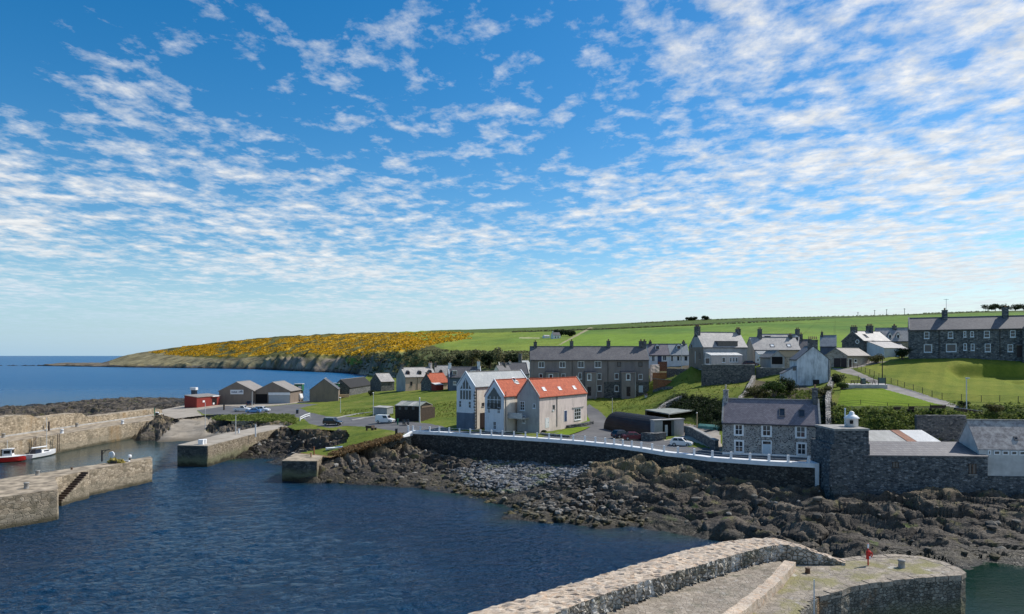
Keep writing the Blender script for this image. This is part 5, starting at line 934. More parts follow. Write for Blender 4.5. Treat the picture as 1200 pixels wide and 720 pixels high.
m = MB().bar((.0, 0, 0), (0, 0, 3.0), .06).bar((-.5, 0, 2.85), (.5, 0, 2.85), .05)
for i in range(5): m.bar((-.45+i*.22, -.35, 2.85), (-.45+i*.22, .35, 2.85), .04)
ae = m.build('television_aerial', M['grey_metal']); wp = h.RM @ Vector((h.along_ridge(1109), .2, 1.6)); ae.location = wp; tag(ae, 'tall television aerial on the left chimney of the park terrace', 'aerial')
# ---- cottages of the lower village
A = XY(475, 252, 0); B = (A[0]+13*.8, A[1]+13*.6)
h = House('pink_stone_cottage', 'pinkish stone cottage with pale slate roof and dark left gable', A, B, 7.0, 8.9, 5.3, 8.6, 'harl_stone', 'slate_pale')
MB().add([(-.03, 0, -1), (-.03, 7, -1), (-.03, 7, 5.3), (-.03, 3.5, 8.55), (-.03, 0, 5.3), (.1, 0, -1), (.1, 7, -1), (.1, 7, 5.3), (.1, 3.5, 8.55), (.1, 0, 5.3)], [(0,1,2,3,4),(9,8,7,6,5),(0,5,6,1),(1,6,7,2),(2,7,8,3),(3,8,9,4),(4,9,5,0)]).build('gable_wall', M['harl_gable'], h.root)
h.window('front', (480.7,447.5,483.2,452.2), 'timber_dark', (0, 1), .1); h.pipe('front', 489, 443, 458)
for b in [(477,436,480.3,439.3),(490.5,436,494,439.3),(502.5,435,506,438)]: h.dormer(b, wall='slate_dark', roof='slate_dark', rise=.5)
h.chimney(x=.4, top=427.5, w=.8, d=1.4, pots=2, mat='stone'); h.chimney(x=12.5, top=425.5, w=.8, d=1.4, pots=2, mat='harl_pale')
A = XY(511, 262, 0); B = XY(531, 264, 0)
h = House('grey_dormer_cottage', 'cottage with pale roof behind the small orange roofed cottage', A, B, 6.5, 9.2, 5.3, 8.9, 'harl_stone', 'slate_pale'); h.dormer((515.5,434.8,518.5,437.8), wall='slate_dark', roof='slate_dark', rise=.5); h.chimney(x=.4, top=425.5, w=.8, d=1.3, pots=2, mat='stone')
A = XY(506, 240, 0); B = (A[0]+7.6*.7, A[1]+7.6*.71)
h = House('small_red_roofed_cottage', 'small stone cottage with orange pantile roof and red porch', A, B, 6.0, 9.7, 2.9, 6.0, 'harl_stone', 'pantile'); h.chimney(x=.4, top=436.5, w=.7, d=1.1, pots=1, mat='stone')
MB().add([(-.03, 0, -1), (-.03, 6, -1), (-.03, 6, 2.9), (-.03, 3, 5.95), (-.03, 0, 2.9), (.1, 0, -1), (.1, 6, -1), (.1, 6, 2.9), (.1, 3, 5.95), (.1, 0, 2.9)], [(0,1,2,3,4),(9,8,7,6,5),(0,5,6,1),(1,6,7,2),(2,7,8,3),(3,8,9,4),(4,9,5,0)]).build('gable_wall', M['stone'], h.root)
p_ = h.lean('red_porch', -.2, 3.2, -2.4, -.02, 2.2, 2.8, 'red_boards', 'tin_white'); h.window('left', (495,450.5,496.4,454), 'timber_dark', (0, 0), .08)
A = XY(526.5, 236, 0); B = XY(564, 238, 0)
h = House('dark_roofed_cottage', 'blue grey cottage with long dark slate roof and two white dormers', A, B, 6.4, 10, 4.6, 8.0, 'harl_navy', 'slate_dark', skew='white')
for b in [(530.5,434.6,535.5,439.5),(551.5,434.6,557.5,438.5)]: h.dormer(b, wall='white', roof='tin_white', win=(2, 0), flat=True)
h.window('front', (531,447,534.5,451.3), 'white', (1, 0), .15); h.chimney(x=.4, top=425.5, w=.9, d=1.3, pots=2, mat='whitewash'); h.chimney(x=10.5, top=424, w=.9, d=1.6, pots=2, mat='whitewash')
A = XY(574, 228, 0); B = XY(589, 226, 0)
h = House('cream_gabled_cottage', 'cottage with dark roof and cream gable end behind the blue grey slate roof', A, B, 9, 10, 5.0, 8.6, 'harl_cream', 'slate_dark', axis='y'); h.chimney(x=6, top=426, w=.8, d=1.2, pots=1, mat='stone')
A = XY(587, 246, 0); B = XY(620, 248, 0)
h = House('low_dark_roofed_house', 'house with broad dark roof just left of the grey terrace', A, B, 8, 11, 4.4, 8.3, 'harl_gable', 'slate_dark', skew='harl_cream'); h.chimney(597.5, 424, .8, 1.2, pots=2, mat='harl_cream')
A = XY(602, 275, 0); B = XY(616, 273, 0)
h = House('far_grey_gable_house', 'pale grey gable house with one dark window beyond the terrace', A, B, 9, 12, 4.6, 7.9, 'harl_gable', 'slate_blue', axis='y'); h.chimney(x=.5, top=414.5, w=.8, d=1.3, pots=2, mat='stone'); h.window('front', (609.2,424,611.2,428), 'timber_dark', (0, 0), .1)
A = XY(409.5, 268, 0); B = XY(436, 300, 0)
h = House('dark_roofed_store', 'low stone store with dark roof on the grassy point by the bay', A, B, 7, 7.0, 2.6, 5.6, 'stone', 'timber_black', cat='store', below=3)
A = XY(446.5, 268, 0); B = XY(462, 272, 0)
h = House('pale_roofed_outbuilding', 'outbuilding with pale roof and dark gable left of the pink stone cottage', A, B, 8, 8.3, 3.6, 6.6, 'stone', 'slate_pale', cat='outbuilding')
# ---- black timber shed
A = P(463, 493.6, 6.5); B = P(491.5, 494.8, 6.5)
h = House('black_timber_shed', 'black tarred timber shed with shallow pale striped roof beside the road', A, B, 6.0, 6.5, 3.6, 4.4, 'timber_black', 'felt', cat='shed', oe=.15)
for i, x in enumerate((.05, 3.3)): MB().prism([(-.25, 3.72), (2.9, 4.56), (2.9, 4.6), (-.25, 3.76)], lambda y, z: (x+.2, y, z), lambda y, z: (x+1.5, y, z)).build('roof_sheet', M['tin_grey'], h.root)
for b in [(467,477,470.5,480.5),(474,477,478,480.5),(482.5,477,486,480.5)]: h.window('front', b, 'timber_dark', (1, 0), .08, sill=False)
h.panel('boarded_end', 'right', (492.3,478,509.5,493), 'timber_dark', .04); h.panel('end_window', 'right', (494,475.5,507,477.5), 'timber', .05)
# ---- sheds at the slip
A = P(230.5, 477.6, 4.6); B = P(257.5, 474.6, 4.7)
h = House('red_shed', 'low dark red boarded shed left of the brown gabled sheds', A, B, 5, 4.6, 3.3, 3.9, 'red_boards', 'fibre', axis='mono', cat='shed', below=.6)
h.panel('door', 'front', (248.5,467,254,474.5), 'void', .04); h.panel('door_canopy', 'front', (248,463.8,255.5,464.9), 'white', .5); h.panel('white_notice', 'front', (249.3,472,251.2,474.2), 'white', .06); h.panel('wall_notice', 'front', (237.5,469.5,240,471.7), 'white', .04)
A = XY(256.5, 246, 0); B = XY(297.5, 246, 0)
h = House('signed_shed', 'brown gabled shed carrying a white sign', A, B, 13, 4.9, 4.5, 7.6, 'harl_brown', 'fibre', axis='y', cat='shed', below=.8, oe=.3, group='brown gabled sheds at the slip')
sg = h.panel('sign', 'front', (270,457,285.3,462.2), 'sign_white', .08)
a = h.rect('front', (271.5,458.2,278.5,461.4)); b = h.rect('front', (279.5,457.6,284.5,461.2)); m = MB()
for i in range(5): m.box(a[0]+i*.42, a[0]+i*.42+.3, -.1, -.085, a[2]+.25, a[3]-.15-.1*(i % 2))
m.box(b[0], b[1], -.1, -.085, b[2]+.35, b[2]+.6); m.add([(b[0]+.3, -.1, b[2]+.6), (b[1], -.1, b[2]+.7), (b[1]-.3, -.1, b[3]), (b[0]+.3, -.085, b[2]+.6), (b[1], -.085, b[2]+.7), (b[1]-.3, -.085, b[3])], [(0, 1, 2), (5, 4, 3), (0, 3, 4, 1), (1, 4, 5, 2), (2, 5, 3, 0)]); m.build('sign_mark', M['sign_blue'], sg)
A = XY(298.5, 247, 0); B = XY(340, 247, 0)
h = House('roller_door_shed', 'brown gabled shed with a pale roller door', A, B, 13, 4.9, 4.4, 7.5, 'harl_brown', 'fibre', axis='y', cat='shed', below=.8, oe=.3, group='brown gabled sheds at the slip')
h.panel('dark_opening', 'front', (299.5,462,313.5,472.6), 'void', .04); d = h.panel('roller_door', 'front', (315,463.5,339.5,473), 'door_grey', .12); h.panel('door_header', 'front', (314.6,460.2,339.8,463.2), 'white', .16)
A = XY(363, 248, 0); B = XY(396.5, 250, 0)
h = House('plain_brown_shed', 'plain brown gabled shed without windows at the end of the row', A, B, 12, 5.2, 4.5, 8.3, 'harl_brown', 'slate_dark', axis='y', cat='shed', below=.8, oe=.15, group='brown gabled sheds at the slip')
MB().box(-.06, .1, .0, 12, -.5, 4.3).build('side_wall', M['timber_dark'], h.root)
# ---- small stone shelter by the road
A = P(437, 485, 6.6); B = P(453.5, 486, 6.6)
h = House('stone_shelter', 'tiny flat roofed pale shelter behind the white van', A, B, 2.4, 6.7, 1.55, 1.75, 'harl_gable', 'concrete', axis='mono', cat='shelter', below=.6)
# ---- far farm
for k, (px, py, ln, lb) in enumerate([(641, 396.5, 6.5, 'small pale farm shed left of the far white farmhouse'), (653, 397, 9, 'white farmhouse with dark roof among far fields')]):
    p0 = hill_at(px, py); ln = ln*p0.y/F; dv = Vector((1, .25, 0)).normalized()
    h = House('farm_building', lb, p0-dv*ln/2, p0+dv*ln/2, 9, p0.z-.5, 2.6 if k == 0 else 4.2, 4.0 if k == 0 else 7.4, 'whitewash', 'tin_grey' if k == 0 else 'slate_dark', cat='farm', group='farm buildings in the far fields')
    if k: h.window('front', None, 'timber_dark', (0, 0), .1, rect=(2, 3.2, 1.2, 2.8)); h.window('front', None, 'timber_dark', (0, 0), .1, rect=(5, 6.2, 1.2, 2.8)); h.chimney(x=.8, h=1.6, pots=0, mat='whitewash')
# ------------------------------------------------------------------ ground lookup
_yy = np.concatenate([np.arange(94, 330, .25), np.geomspace(330, 780, 200)])
def G(px, py, dz=0.0):           # where the sight line through a surveyed foot point meets the land
    x = (px-CX)/F*_yy; z = H-(py-HY)*_yy/F; l = LAND(x, _yy); i = int(np.argmax(l >= z)) if (l >= z).any() else len(_yy)-1
    return Vector((x[i], _yy[i], l[i]+dz))
def GL(x, y, dz=0.0): return Vector((x, y, landz(x, y)+dz))
def densify(l, step):
    out_ = [Vector(l[0])]
    for a, b in zip(l[:-1], l[1:]):
        a = Vector(a); b = Vector(b); n = max(1, int((b-a).length/step)); out_ += [a+(b-a)*(i+1)/n for i in range(n)]
    return out_
def ribbon(m, line, w0, w1, z0f, z1f):
    """solid strip along a line (list of xy), from offset w0 to w1 across it (left positive), z0f/z1f give bottom/top per point"""
    n = len(line); V = []
    for i, p in enumerate(line):
        a = Vector(line[max(0, i-1)]); b = Vector(line[min(n-1, i+1)]); d = Vector((b.x-a.x, b.y-a.y, 0)).normalized(); nn = Vector((-d.y, d.x, 0))
        for w_, z in ((w0, z0f(i, p)), (w1, z0f(i, p)), (w1, z1f(i, p)), (w0, z1f(i, p))): q = Vector((p[0], p[1], 0))+nn*w_; V.append((q.x, q.y, z))
    Fc = [(i*4+k, i*4+(k+1) % 4, (i+1)*4+(k+1) % 4, (i+1)*4+k) for i in range(n-1) for k in range(4)]+[(0, 3, 2, 1), ((n-1)*4, (n-1)*4+1, (n-1)*4+2, (n-1)*4+3)]
    return m.add(V, Fc)
def rough(o, amp=.06, cut=.6, seed=0, zs=1.0):
    """break up straight masonry edges: cut the mesh fine and push the points about"""
    bm = bmesh.new(); bm.from_mesh(o.data)
    for _ in range(9):
        es = [e for e in bm.edges if e.calc_length() > cut*1.5]
        if not es: break
        bmesh.ops.subdivide_edges(bm, edges=es, cuts=1, use_grid_fill=True)
    bmesh.ops.triangulate(bm, faces=[f for f in bm.faces if len(f.verts) > 4]); co_ = np.array([v.co[:] for v in bm.verts]); s = seed*13.7
    dx = fbm(co_[:, 1]*1.1+s, co_[:, 2]*1.3+co_[:, 0]*.7, 3); dy = fbm(co_[:, 0]*1.1+s+50, co_[:, 2]*1.3+co_[:, 1]*.7, 3); dz_ = fbm(co_[:, 0]*1.1+s+90, co_[:, 1]*1.1, 3)
    for v, a, b, c_ in zip(bm.verts, dx, dy, dz_): v.co += Vector((a*amp, b*amp, c_*amp*zs))
    bm.to_mesh(o.data); bm.free(); return o
# ------------------------------------------------------------------ sea wall, parapet and railing
SW = densify([Vector((p[0], p[1], 0)) for p in rim[1:15]], 2.0)         # right to left
sw = empty('sea_wall', SW[len(SW)//2]*1.0, 0, 'long curved dark stone sea wall with white painted parapet along the promenade', 'sea wall')
cen = Vector(sw.location)
def loc(l): return [Vector((p[0]-cen.x, p[1]-cen.y, 0)) for p in l]
LSW = loc(SW)
rough(ribbon(MB(), LSW, -1.4, 0.0, lambda i, p: -.8, lambda i, p: 6.2).build('wall', M['sea_wall'], sw), .12, .9, 2)
ribbon(MB(), LSW, -1.2, .14, lambda i, p: 6.16, lambda i, p: 6.78).build('parapet', M['white'], sw)
a = P(470.5, 509.5, 6.6)-cen; b = LSW[-1]; MB().hexa([Vector((b.x, b.y, 5.75)), Vector((b.x+.6, b.y+.9, 5.75)), Vector((a.x+.3, a.y+.5, 6.0)), Vector((a.x, a.y, 6.0)), Vector((b.x, b.y, 6.78)), Vector((b.x+.6, b.y+.9, 6.78)), Vector((a.x+.3, a.y+.5, 6.25)), Vector((a.x, a.y, 6.25))]).build('parapet_ramp', M['white'], sw)
e0 = LSW[0]; MB().hexa([(e0.x, e0.y-.12, 3.2), (e0.x+.55, e0.y-.12, 3.2), (e0.x+.55, e0.y+.7, 5.4), (e0.x, e0.y+.7, 5.4), (e0.x, e0.y-.12, 6.8), (e0.x+.55, e0.y-.12, 6.8), (e0.x+.55, e0.y+3, 6.8), (e0.x, e0.y+3, 6.8)]).build('parapet_end', M['white'], sw)
rl = empty('promenade_railing', cen, 0, 'white post and rail fence standing on the sea wall parapet', 'railing')
pp = [473.7,483.7,492.5,503.4,514.6,526.2,538.4,550.9,563,576,588.7,602.3,615.8,629.6,643.6,657.8,672,685.7,698,709.5,720,730.3,740.8,752,764.6,778.6,795,814,835.5,857.5,879.7,902,924.5,948.7]
swp = [(p, CX+p.x*F/p.y) for p in SW]; tops = []
for k, px in enumerate(pp):
    best = min(range(len(swp)-1), key=lambda i: 0 if min(swp[i][1], swp[i+1][1]) <= px <= max(swp[i][1], swp[i+1][1]) else abs(swp[i][1]-px))
    (pa, xa), (pb, xb) = swp[best], swp[best+1]; f = 0 if xa == xb else min(1.3, max(-.6, (px-xa)/(xb-xa))); q = pa+(pb-pa)*f-cen; q = Vector((q.x, q.y+.25, 6.77)); tops.append(q+Vector((0, 0, .85)))
    MB().box(q.x-.15, q.x+.15, q.y-.15, q.y+.15, 6.4 if px > 480 else 6.1, q.z+1.0).build('post', M['white'], rl)
m = MB()
for a, b in zip(tops[:-1], tops[1:]): m.bar(a, b, .045); m.bar(a-Vector((0, 0, .42)), b-Vector((0, 0, .42)), .03)
m.build('rail', M['pale_metal'], rl)
# slipway beside the wall end
m = MB(); a, b = P(958, 544, 6.45), P(973, 542, 6.45); m.hexa([(a.x, a.y, 4), (b.x, b.y, 4), (b.x-.4, b.y-7.5, .5), (a.x-.2, a.y-5.5, .5), (a.x, a.y, 6.46), (b.x, b.y, 6.46), (b.x-.4, b.y-7.5, 3.2), (a.x-.2, a.y-5.5, 3.2)]); tag(m.build('slipway', M['quay_dark']), kind='structure')
# ------------------------------------------------------------------ foreground pier
def xy(l, z): return [P(px, py, z) for px, py in l]
pier = empty('harbour_pier', (15, 52, 0), 0, 'broad old stone pier with rounded head and massive curved parapet in the foreground', 'pier'); pc = Vector((15, 52, 0))
def rel(l): return [Vector((p.x-pc.x, p.y-pc.y, p.z)) for p in l]
out_l = rel(xy([(380,800),(455,757),(550,719),(640,692),(740,663),(800,645.5),(850,634.5),(880,631),(905,630.5)], 5.7)+[P(930,636.5,5.42), P(955,645,4.9), P(990,657.5,4.25)])
in_l = rel(xy([(580,800),(640,722),(700,699),(760,680),(804,667),(860,650.5),(890,642.5),(912,638.5)], 5.7)+[P(932,643,5.35), P(957,651.5,4.8), P(990,660,4.22)])
head = rel(xy([(960,657),(985,655.5),(1020,651.5),(1050,650.5),(1080,653),(1108,660),(1126,667.5),(1131.5,671.5),(1126,675),(1095,677),(1060,680),(1018,685),(996,689),(986,694),(960,700),(938,722),(925,745),(900,800)], 4.0))
base = [Vector((p.x, p.y, 0)) for p in out_l[:10]]+[Vector((p.x, p.y, 0)) for p in head]
b_ = MB().slab([(p.x, p.y) for p in base], -3, 3.98).build('wall', M['pier_wall'], pier); rough(b_, .10, .45, 5)
dk = MB().add([(p.x, p.y, 3.99) for p in [Vector((in_l[-2].x, in_l[-2].y-1, 0))]+head], [tuple(range(len(head)+1))])
def deckgrid(poly, z, name, mat, amp=.05, step=.35, slope=None):
    xs = [p[0] for p in poly]; ys = [p[1] for p in poly]; gx, gy = np.meshgrid(np.arange(min(xs), max(xs)+step, step), np.arange(min(ys), max(ys)+step, step)); k = inpoly(gx, gy, [(p[0], p[1]) for p in poly])
    gz = z+fbm(gx*.5, gy*.5, 3)*amp+fbm(gx*2, gy*2, 2)*amp*.5+(slope(gx, gy) if slope else 0); Vv = np.c_[gx.ravel(), gy.ravel(), gz.ravel()]; q = gridfaces(*gx.shape)
    return submesh(name, Vv, q, k.ravel()[q].all(1), M[mat], parent=pier)
deckpoly = [(p.x, p.y) for p in head]+[(p.x, p.y) for p in in_l[:10]]
deckgrid(deckpoly, 4.03, 'deck', 'pier_deck', .04)
rimm = MB(); hl = head[1:15]
for i in range(len(hl)-1):      # edge stones
    a, b = hl[i], hl[i+1]; n_ = max(1, int((b-a).length/.9))
    for j in range(n_):
        p = a+(b-a)*j/n_; q = a+(b-a)*(j+.94)/n_; d = (q-p).normalized(); nn = Vector((d.y, -d.x, 0))*random.uniform(.65, .85); dz_ = random.uniform(-.03, .03)
        o_ = -Vector((d.y, -d.x, 0))*random.uniform(-.02, .07); rimm.hexa([(p+o_).to_3d()+Vector((0, 0, -.35)), (q+o_)+Vector((0, 0, -.35)), q+nn+Vector((0, 0, -.35)), p+nn+Vector((0, 0, -.35)), p+o_+Vector((0, 0, .075+dz_)), q+o_+Vector((0, 0, .075+dz_)), q+nn+Vector((0, 0, .06+dz_)), p+nn+Vector((0, 0, .06+dz_))])
rimm.build('edge_stones', M['pier_apron'], pier)
ridge_l = rel(xy([(820,762),(845,732),(866,716),(892,696),(910,680),(920,668),(926,661)], 4.5)); ap = [(p.x, p.y) for p in in_l[:8]]+[(p.x, p.y) for p in ridge_l[::-1]]
deckgrid(ap, 4.42, 'apron', 'pier_apron', .07)
rough(ribbon(MB(), densify([Vector((p.x, p.y, 0)) for p in ridge_l], .9), -.45, .45, lambda i, p: 3.6, lambda i, p: 4.72+.05*math.sin(i*2.1)).build('ridge_kerb', M['pier_cope'], pier), .09, .4, 8)
# parapet: coping surface between outer and inner line, sloping away at the end
def resample(l, n):
    d = [0]
    for a, b in zip(l[:-1], l[1:]): d.append(d[-1]+(Vector(b)-Vector(a)).length)
    o_ = []
    for k in range(n):
        t_ = d[-1]*k/(n-1); i = max(j for j in range(len(d)-1) if d[j] <= t_+1e-9); f = (t_-d[i])/(d[i+1]-d[i]+1e-9); o_.append(Vector(l[i])+(Vector(l[i+1])-Vector(l[i]))*f)
    return o_
N_ = 240; O_ = resample(out_l, N_); I_ = []
# match inner points by photo column so the two edges run together
pxo = [CX+(p.x+pc.x)*F/(p.y+pc.y) for p in O_]; pxi = [CX+(p.x+pc.x)*F/(p.y+pc.y) for p in in_l]
Ir = resample(in_l, N_)
I_ = Ir
V = []; Fc = []; ny = 18
for i in range(N_):
    zt = float(np.interp(pxo[i], [905, 930, 955, 990], [5.7, 5.42, 4.9, 4.24]))
    for j in range(ny):
        p = O_[i]+(I_[i]-O_[i])*j/(ny-1); V.append((p.x, p.y, zt+.06*math.sin(j/(ny-1)*PI)))
    V.append((I_[i].x, I_[i].y, 3.7)); V.append((O_[i].x, O_[i].y, -3))
nn_ = ny+2
V = np.array(V); jit = fbm(V[:, 0]*1.6, V[:, 1]*1.6, 4); w1, w2, wc = worley(V[:, 0]*2.2, V[:, 1]*2.2); V[:, 2] += np.where(V[:, 2] > 4, jit*.10+(wc-.5)*.10-np.clip(.15-(w2-w1), 0, .15)*.5, 0); jx = fbm(V[:, 0]*1.9+33, V[:, 1]*1.9, 3); V[:, 0] += jx*.16+(wc-.5)*.12; V[:, 1] -= (wc-.5)*.12
cop = [(i*nn_+j, i*nn_+j+1, (i+1)*nn_+j+1, (i+1)*nn_+j) for i in range(N_-1) for j in range(ny-1)]
npmesh('parapet_coping', V, np.array(cop), M['pier_cope'], False, parent=pier)
# inner face: rows of rubble, finely divided
rows = 9; FV = []; FQ = []
for i in range(N_):
    top = Vector(V[i*nn_+ny-1])
    for r_ in range(rows): f = r_/(rows-1); FV.append((top.x, top.y, top.z-.01-(top.z-3.75)*f))
FV = np.array(FV); n3 = fbm(FV[:, 0]*2.4+FV[:, 1]*2.4, FV[:, 2]*3.2, 3); FV[:, 0] += n3*.12; FV[:, 1] -= n3*.16; FV[::rows, :2] = [[Vector(V[i*nn_+ny-1]).x, Vector(V[i*nn_+ny-1]).y] for i in range(N_)]
npmesh('parapet_face', FV, np.array([(i*rows+r_, i*rows+r_+1, (i+1)*rows+r_+1, (i+1)*rows+r_) for i in range(N_-1) for r_ in range(rows-1)]), M['pier_face'], False, parent=pier)
bk = [(i*nn_, (i+1)*nn_, (i+1)*nn_+ny+1, i*nn_+ny+1) for i in range(N_-1)]; npmesh('parapet_outer_face', V, np.array(bk), M['pier_wall'], False, parent=pier)
dkz = 4.05
lb = empty('lifebuoy_post', P(1017.3, 662.5, dkz), 0, 'red lifebuoy housing on a short post at the head of the foreground pier', 'lifebuoy')
MB().cyl((0, 0), .06, 0, 1.85, 10).build('post', M['red_paint'], lb); MB().lathe((0, 0, 1.42), [(.05, 0), (.075, .06), (.075, .36), (.02, .45)], 10).build('light', M['white'], lb, True); MB().box(-.17, .17, -.12, .02, .55, 1.25).build('housing', M['red_paint'], lb); MB().torus((.05, -.17, .95), .22, .055, 'y', 18, 8).build('ring', M['red_paint'], lb, True); MB().box(-.02, .13, -.24, -.22, .62, .82).build('ring_band', M['white'], lb)
def bollard(pt, r, hgt, label, mat='cope_grey'):
    o = MB().lathe((0, 0, 0), [(r*1.15, -.1), (r, .05), (r*.86, hgt*.8), (r*1.08, hgt*.86), (r*1.05, hgt), (r*.4, hgt*1.05)], 14).build('bollard', M[mat], None, True); o.location = pt; return tag(o, label, 'bollard', 'mooring bollards on the piers')
bollard(P(1056.5, 665, dkz), .28, .62, 'grey stone bollard right of the red lifebuoy post'); bollard(P(946.5, 671.5, dkz), .2, .4, 'dark iron bollard near the end of the pier parapet', 'iron')
pw = MB().cyl((0, 0), .045, -1, 2.2, 8).build('marker_pole', M['pale_metal']); pw.location = P(954, 716, 4.0); tag(pw, 'slim white pole standing at the near edge of the foreground pier', 'pole')
# ------------------------------------------------------------------ left inner pier
pl = [P(179.5,537.3,4), P(177,535.5,4), P(150,539.5,4), P(100,547,4), P(44,555.5,4), P(0,562,4), P(-60,571,4), P(-60,592,4), P(0,583,4), P(68,574,4), XY(68.6,101.5,4), P(96,552.3,4)]
# outer part is narrow; the landing juts towards the camera
pl = [Vector(p) for p in pl]; A0 = P(178.5,537.6,4); A1 = P(176,535.8,4)
lp = empty('inner_pier', P(120, 548, 0), 0, 'low sandy stone pier with sloping steps in the left of the harbour', 'pier'); lc = Vector(lp.location)
body = [A0, A1, P(150,539.6,4), P(100,547,4), P(44,555.6,4), P(0,562.2,4), P(-60,571.5,4), Vector((-68.6,81.6,4)), P(0,583.6,4), P(67,574.3,4), P(68.5,573.2,4), Vector((-67.2,101.8,4)), Vector((-66.5,107.4,4))]
w_ = MB().slab([(p.x-lc.x, p.y-lc.y) for p in body], -3, 4.0).build('wall', M['quay'], lp); rough(w_, .10, .8, 11)
me_ = MB().slab([(p.x-lc.x, p.y-lc.y) for p in body], 3.985, 4.09).build('deck', M['old_concrete'], lp); rough(me_, .05, 1.2, 3)
m = MB(); s0 = Vector((-67.25, 101.7, 0)); s1 = Vector((-66.6, 107.3, 0)); d = (s1-s0); n_ = 13
for i in range(n_):
    p = s0+d*i/n_; q = s0+d*(i+.97)/n_; nn2 = Vector((d.y, -d.x, 0)).normalized()*1.15; zt = .6+3.4*(i+1)/n_
    m.hexa([p-lc+Vector((0,0,-2)), q-lc+Vector((0,0,-2)), q+nn2-lc+Vector((0,0,-2)), p+nn2-lc+Vector((0,0,-2)), p-lc+Vector((0,0,zt)), q-lc+Vector((0,0,zt)), q+nn2-lc+Vector((0,0,zt)), p+nn2-lc+Vector((0,0,zt))])
m.build('steps', M['quay'], lp); m = MB()
for i in range(n_):
    p = s0+d*i/n_-d*.02/n_; q = s0+d*(i+.5)/n_; nn2 = Vector((d.y, -d.x, 0)).normalized()*1.17; zt = .6+3.4*(i+1)/n_; m.hexa([p-lc+Vector((0,0,zt-.26)), q-lc+Vector((0,0,zt-.26)), q+nn2-lc+Vector((0,0,zt-.26)), p+nn2-lc+Vector((0,0,zt-.26)), p-lc+Vector((0,0,zt+.02)), q-lc+Vector((0,0,zt+.02)), q+nn2-lc+Vector((0,0,zt+.02)), p+nn2-lc+Vector((0,0,zt+.02))])
m.build('treads', M['timber_dark'], lp)
dv = empty('davit', P(119.5, 541, 4.05), 0, 'dark iron davit with short arm on the inner pier', 'davit'); MB().cyl((0, 0), .13, 0, 1.9, 8).build('post', M['black_metal'], dv); MB().bar((-.1, 0, 1.85), (1.3, .1, 2.0), .12).bar((0, 0, 1.2), (.7, .05, 1.9), .08).build('arm', M['black_metal'], dv)
lr = empty('lifebuoy_stand', P(131, 541.5, 4.05), -.2, 'round white lifebuoy case on a post beside the yellow net heap', 'lifebuoy'); MB().cyl((0, 0), .06, 0, .9, 8).build('post', M['grey_metal'], lr); MB().tube([(0, -.1, 1.25), (0, .06, 1.25)], .52, 20).build('case', M['white'], lr); MB().torus((0, -.13, 1.25), .3, .06, 'y', 18, 6).build('ring', M['pale_metal'], lr, True)
def heap(name, label, cat, pt, sc, n_, mat, seed, leafy=.5, group=None):
    r = np.random.RandomState(seed); pts = r.normal(size=(n_, 3))*np.array(sc)*.45; pts[:, 2] = np.abs(pts[:, 2])*.9; o = leafmass(name, pts, leafy, 40, leafy*.8, M[mat], .7, seed=seed); o.location = pt; return tag(o, label, cat, group)
heap('net_heap', 'heap of yellow and black fishing nets on the inner pier', 'nets', P(137, 542.5, 4.1), (1.0, .6, .5), 26, 'yellow', 3)
cr = empty('fish_box', P(133.5, 543.5, 4.08), .2, 'dark crate lying in front of the yellow net heap', 'crate'); MB().box(-.45, .45, -.3, .3, 0, .05).box(-.45, .45, -.3, -.25, .05, .45).box(-.45, .45, .25, .3, .05, .45).box(-.45, -.4, -.25, .25, .05, .45).box(.4, .45, -.25, .25, .05, .45).build('box_side', M['black_metal'], cr)
eb = empty('outboard_engine', P(151, 540, 4.08), 0, 'white hooded outboard engine standing near the pier end', 'engine'); MB().lathe((.15, 0, .45), [(.2, 0), (.3, .1), (.3, .4), (.2, .55), (.05, .58)], 12).build('hood', M['boat_white'], eb, True); MB().box(.05, .25, -.1, .1, -.02, .5).build('leg', M['black_metal'], eb)
bt = MB().box(-.6, .6, -.25, .25, 0, .12).box(-.6, .6, -.25, -.2, .12, .2).box(-.6, .6, .2, .25, .12, .2).build('plank_tray', M['boat_white']); bt.location = P(147.5, 541, 4.1); tag(bt, 'low white tray lying beside the outboard engine', 'tray')
bollard(P(44, 557.5, 4.05), .3, .75, 'pale stone bollard on the far edge of the inner pier'); bollard(P(31, 573, 4.05), .32, .85, 'pale stone bollard on the broad landing of the inner pier'); bollard(P(84, 551, 4.05), .16, .4, 'small dark bollard beside the top of the pier steps', 'iron')
# ------------------------------------------------------------------ old quay behind
oq = empty('old_quay', P(60, 515, 4.1), 0, 'old sandy stone quay with high stepped back wall along the left of the harbour', 'quay'); oc = Vector(oq.location)
fr = [P(-60,527.5,4.1), P(0,519,4.1), P(65,510,4.1), P(120,501,4.1), P(158,495.3,4.1)]; bl = [P(-60,522,4.1), P(0,513,4.1), P(60,504,4.1), P(150,491,4.1), P(190,485.6,4.1)]
oc.z = 0; oq.location = oc
pol = fr+[P(176,493,4.1)]+[p+Vector((-.4, .5, 0)) for p in bl[::-1]]
rough(MB().slab([(p.x-oc.x, p.y-oc.y) for p in pol], -2.5, 4.0).build('wall', M['quay'], oq), .14, 1.2, 4); MB().slab([(p.x-oc.x, p.y-oc.y) for p in pol], 3.98, 4.12).build('deck', M['old_concrete'], oq)
bw = densify([p-oc for p in bl], 2.0); pxb = [CX+(p.x+oc.x)*F/(p.y+oc.y) for p in bw]
def topz(i, p): return float(np.interp(pxb[i], [-60, 34, 42, 94, 104, 186, 191], [8.6, 8.5, 7.3, 7.5, 6.0, 6.0, 5.2]))
rough(ribbon(MB(), bw, .02, 3.4, lambda i, p: -1, topz).build('back_wall', M['quay'], oq), .12, 1.1, 6)
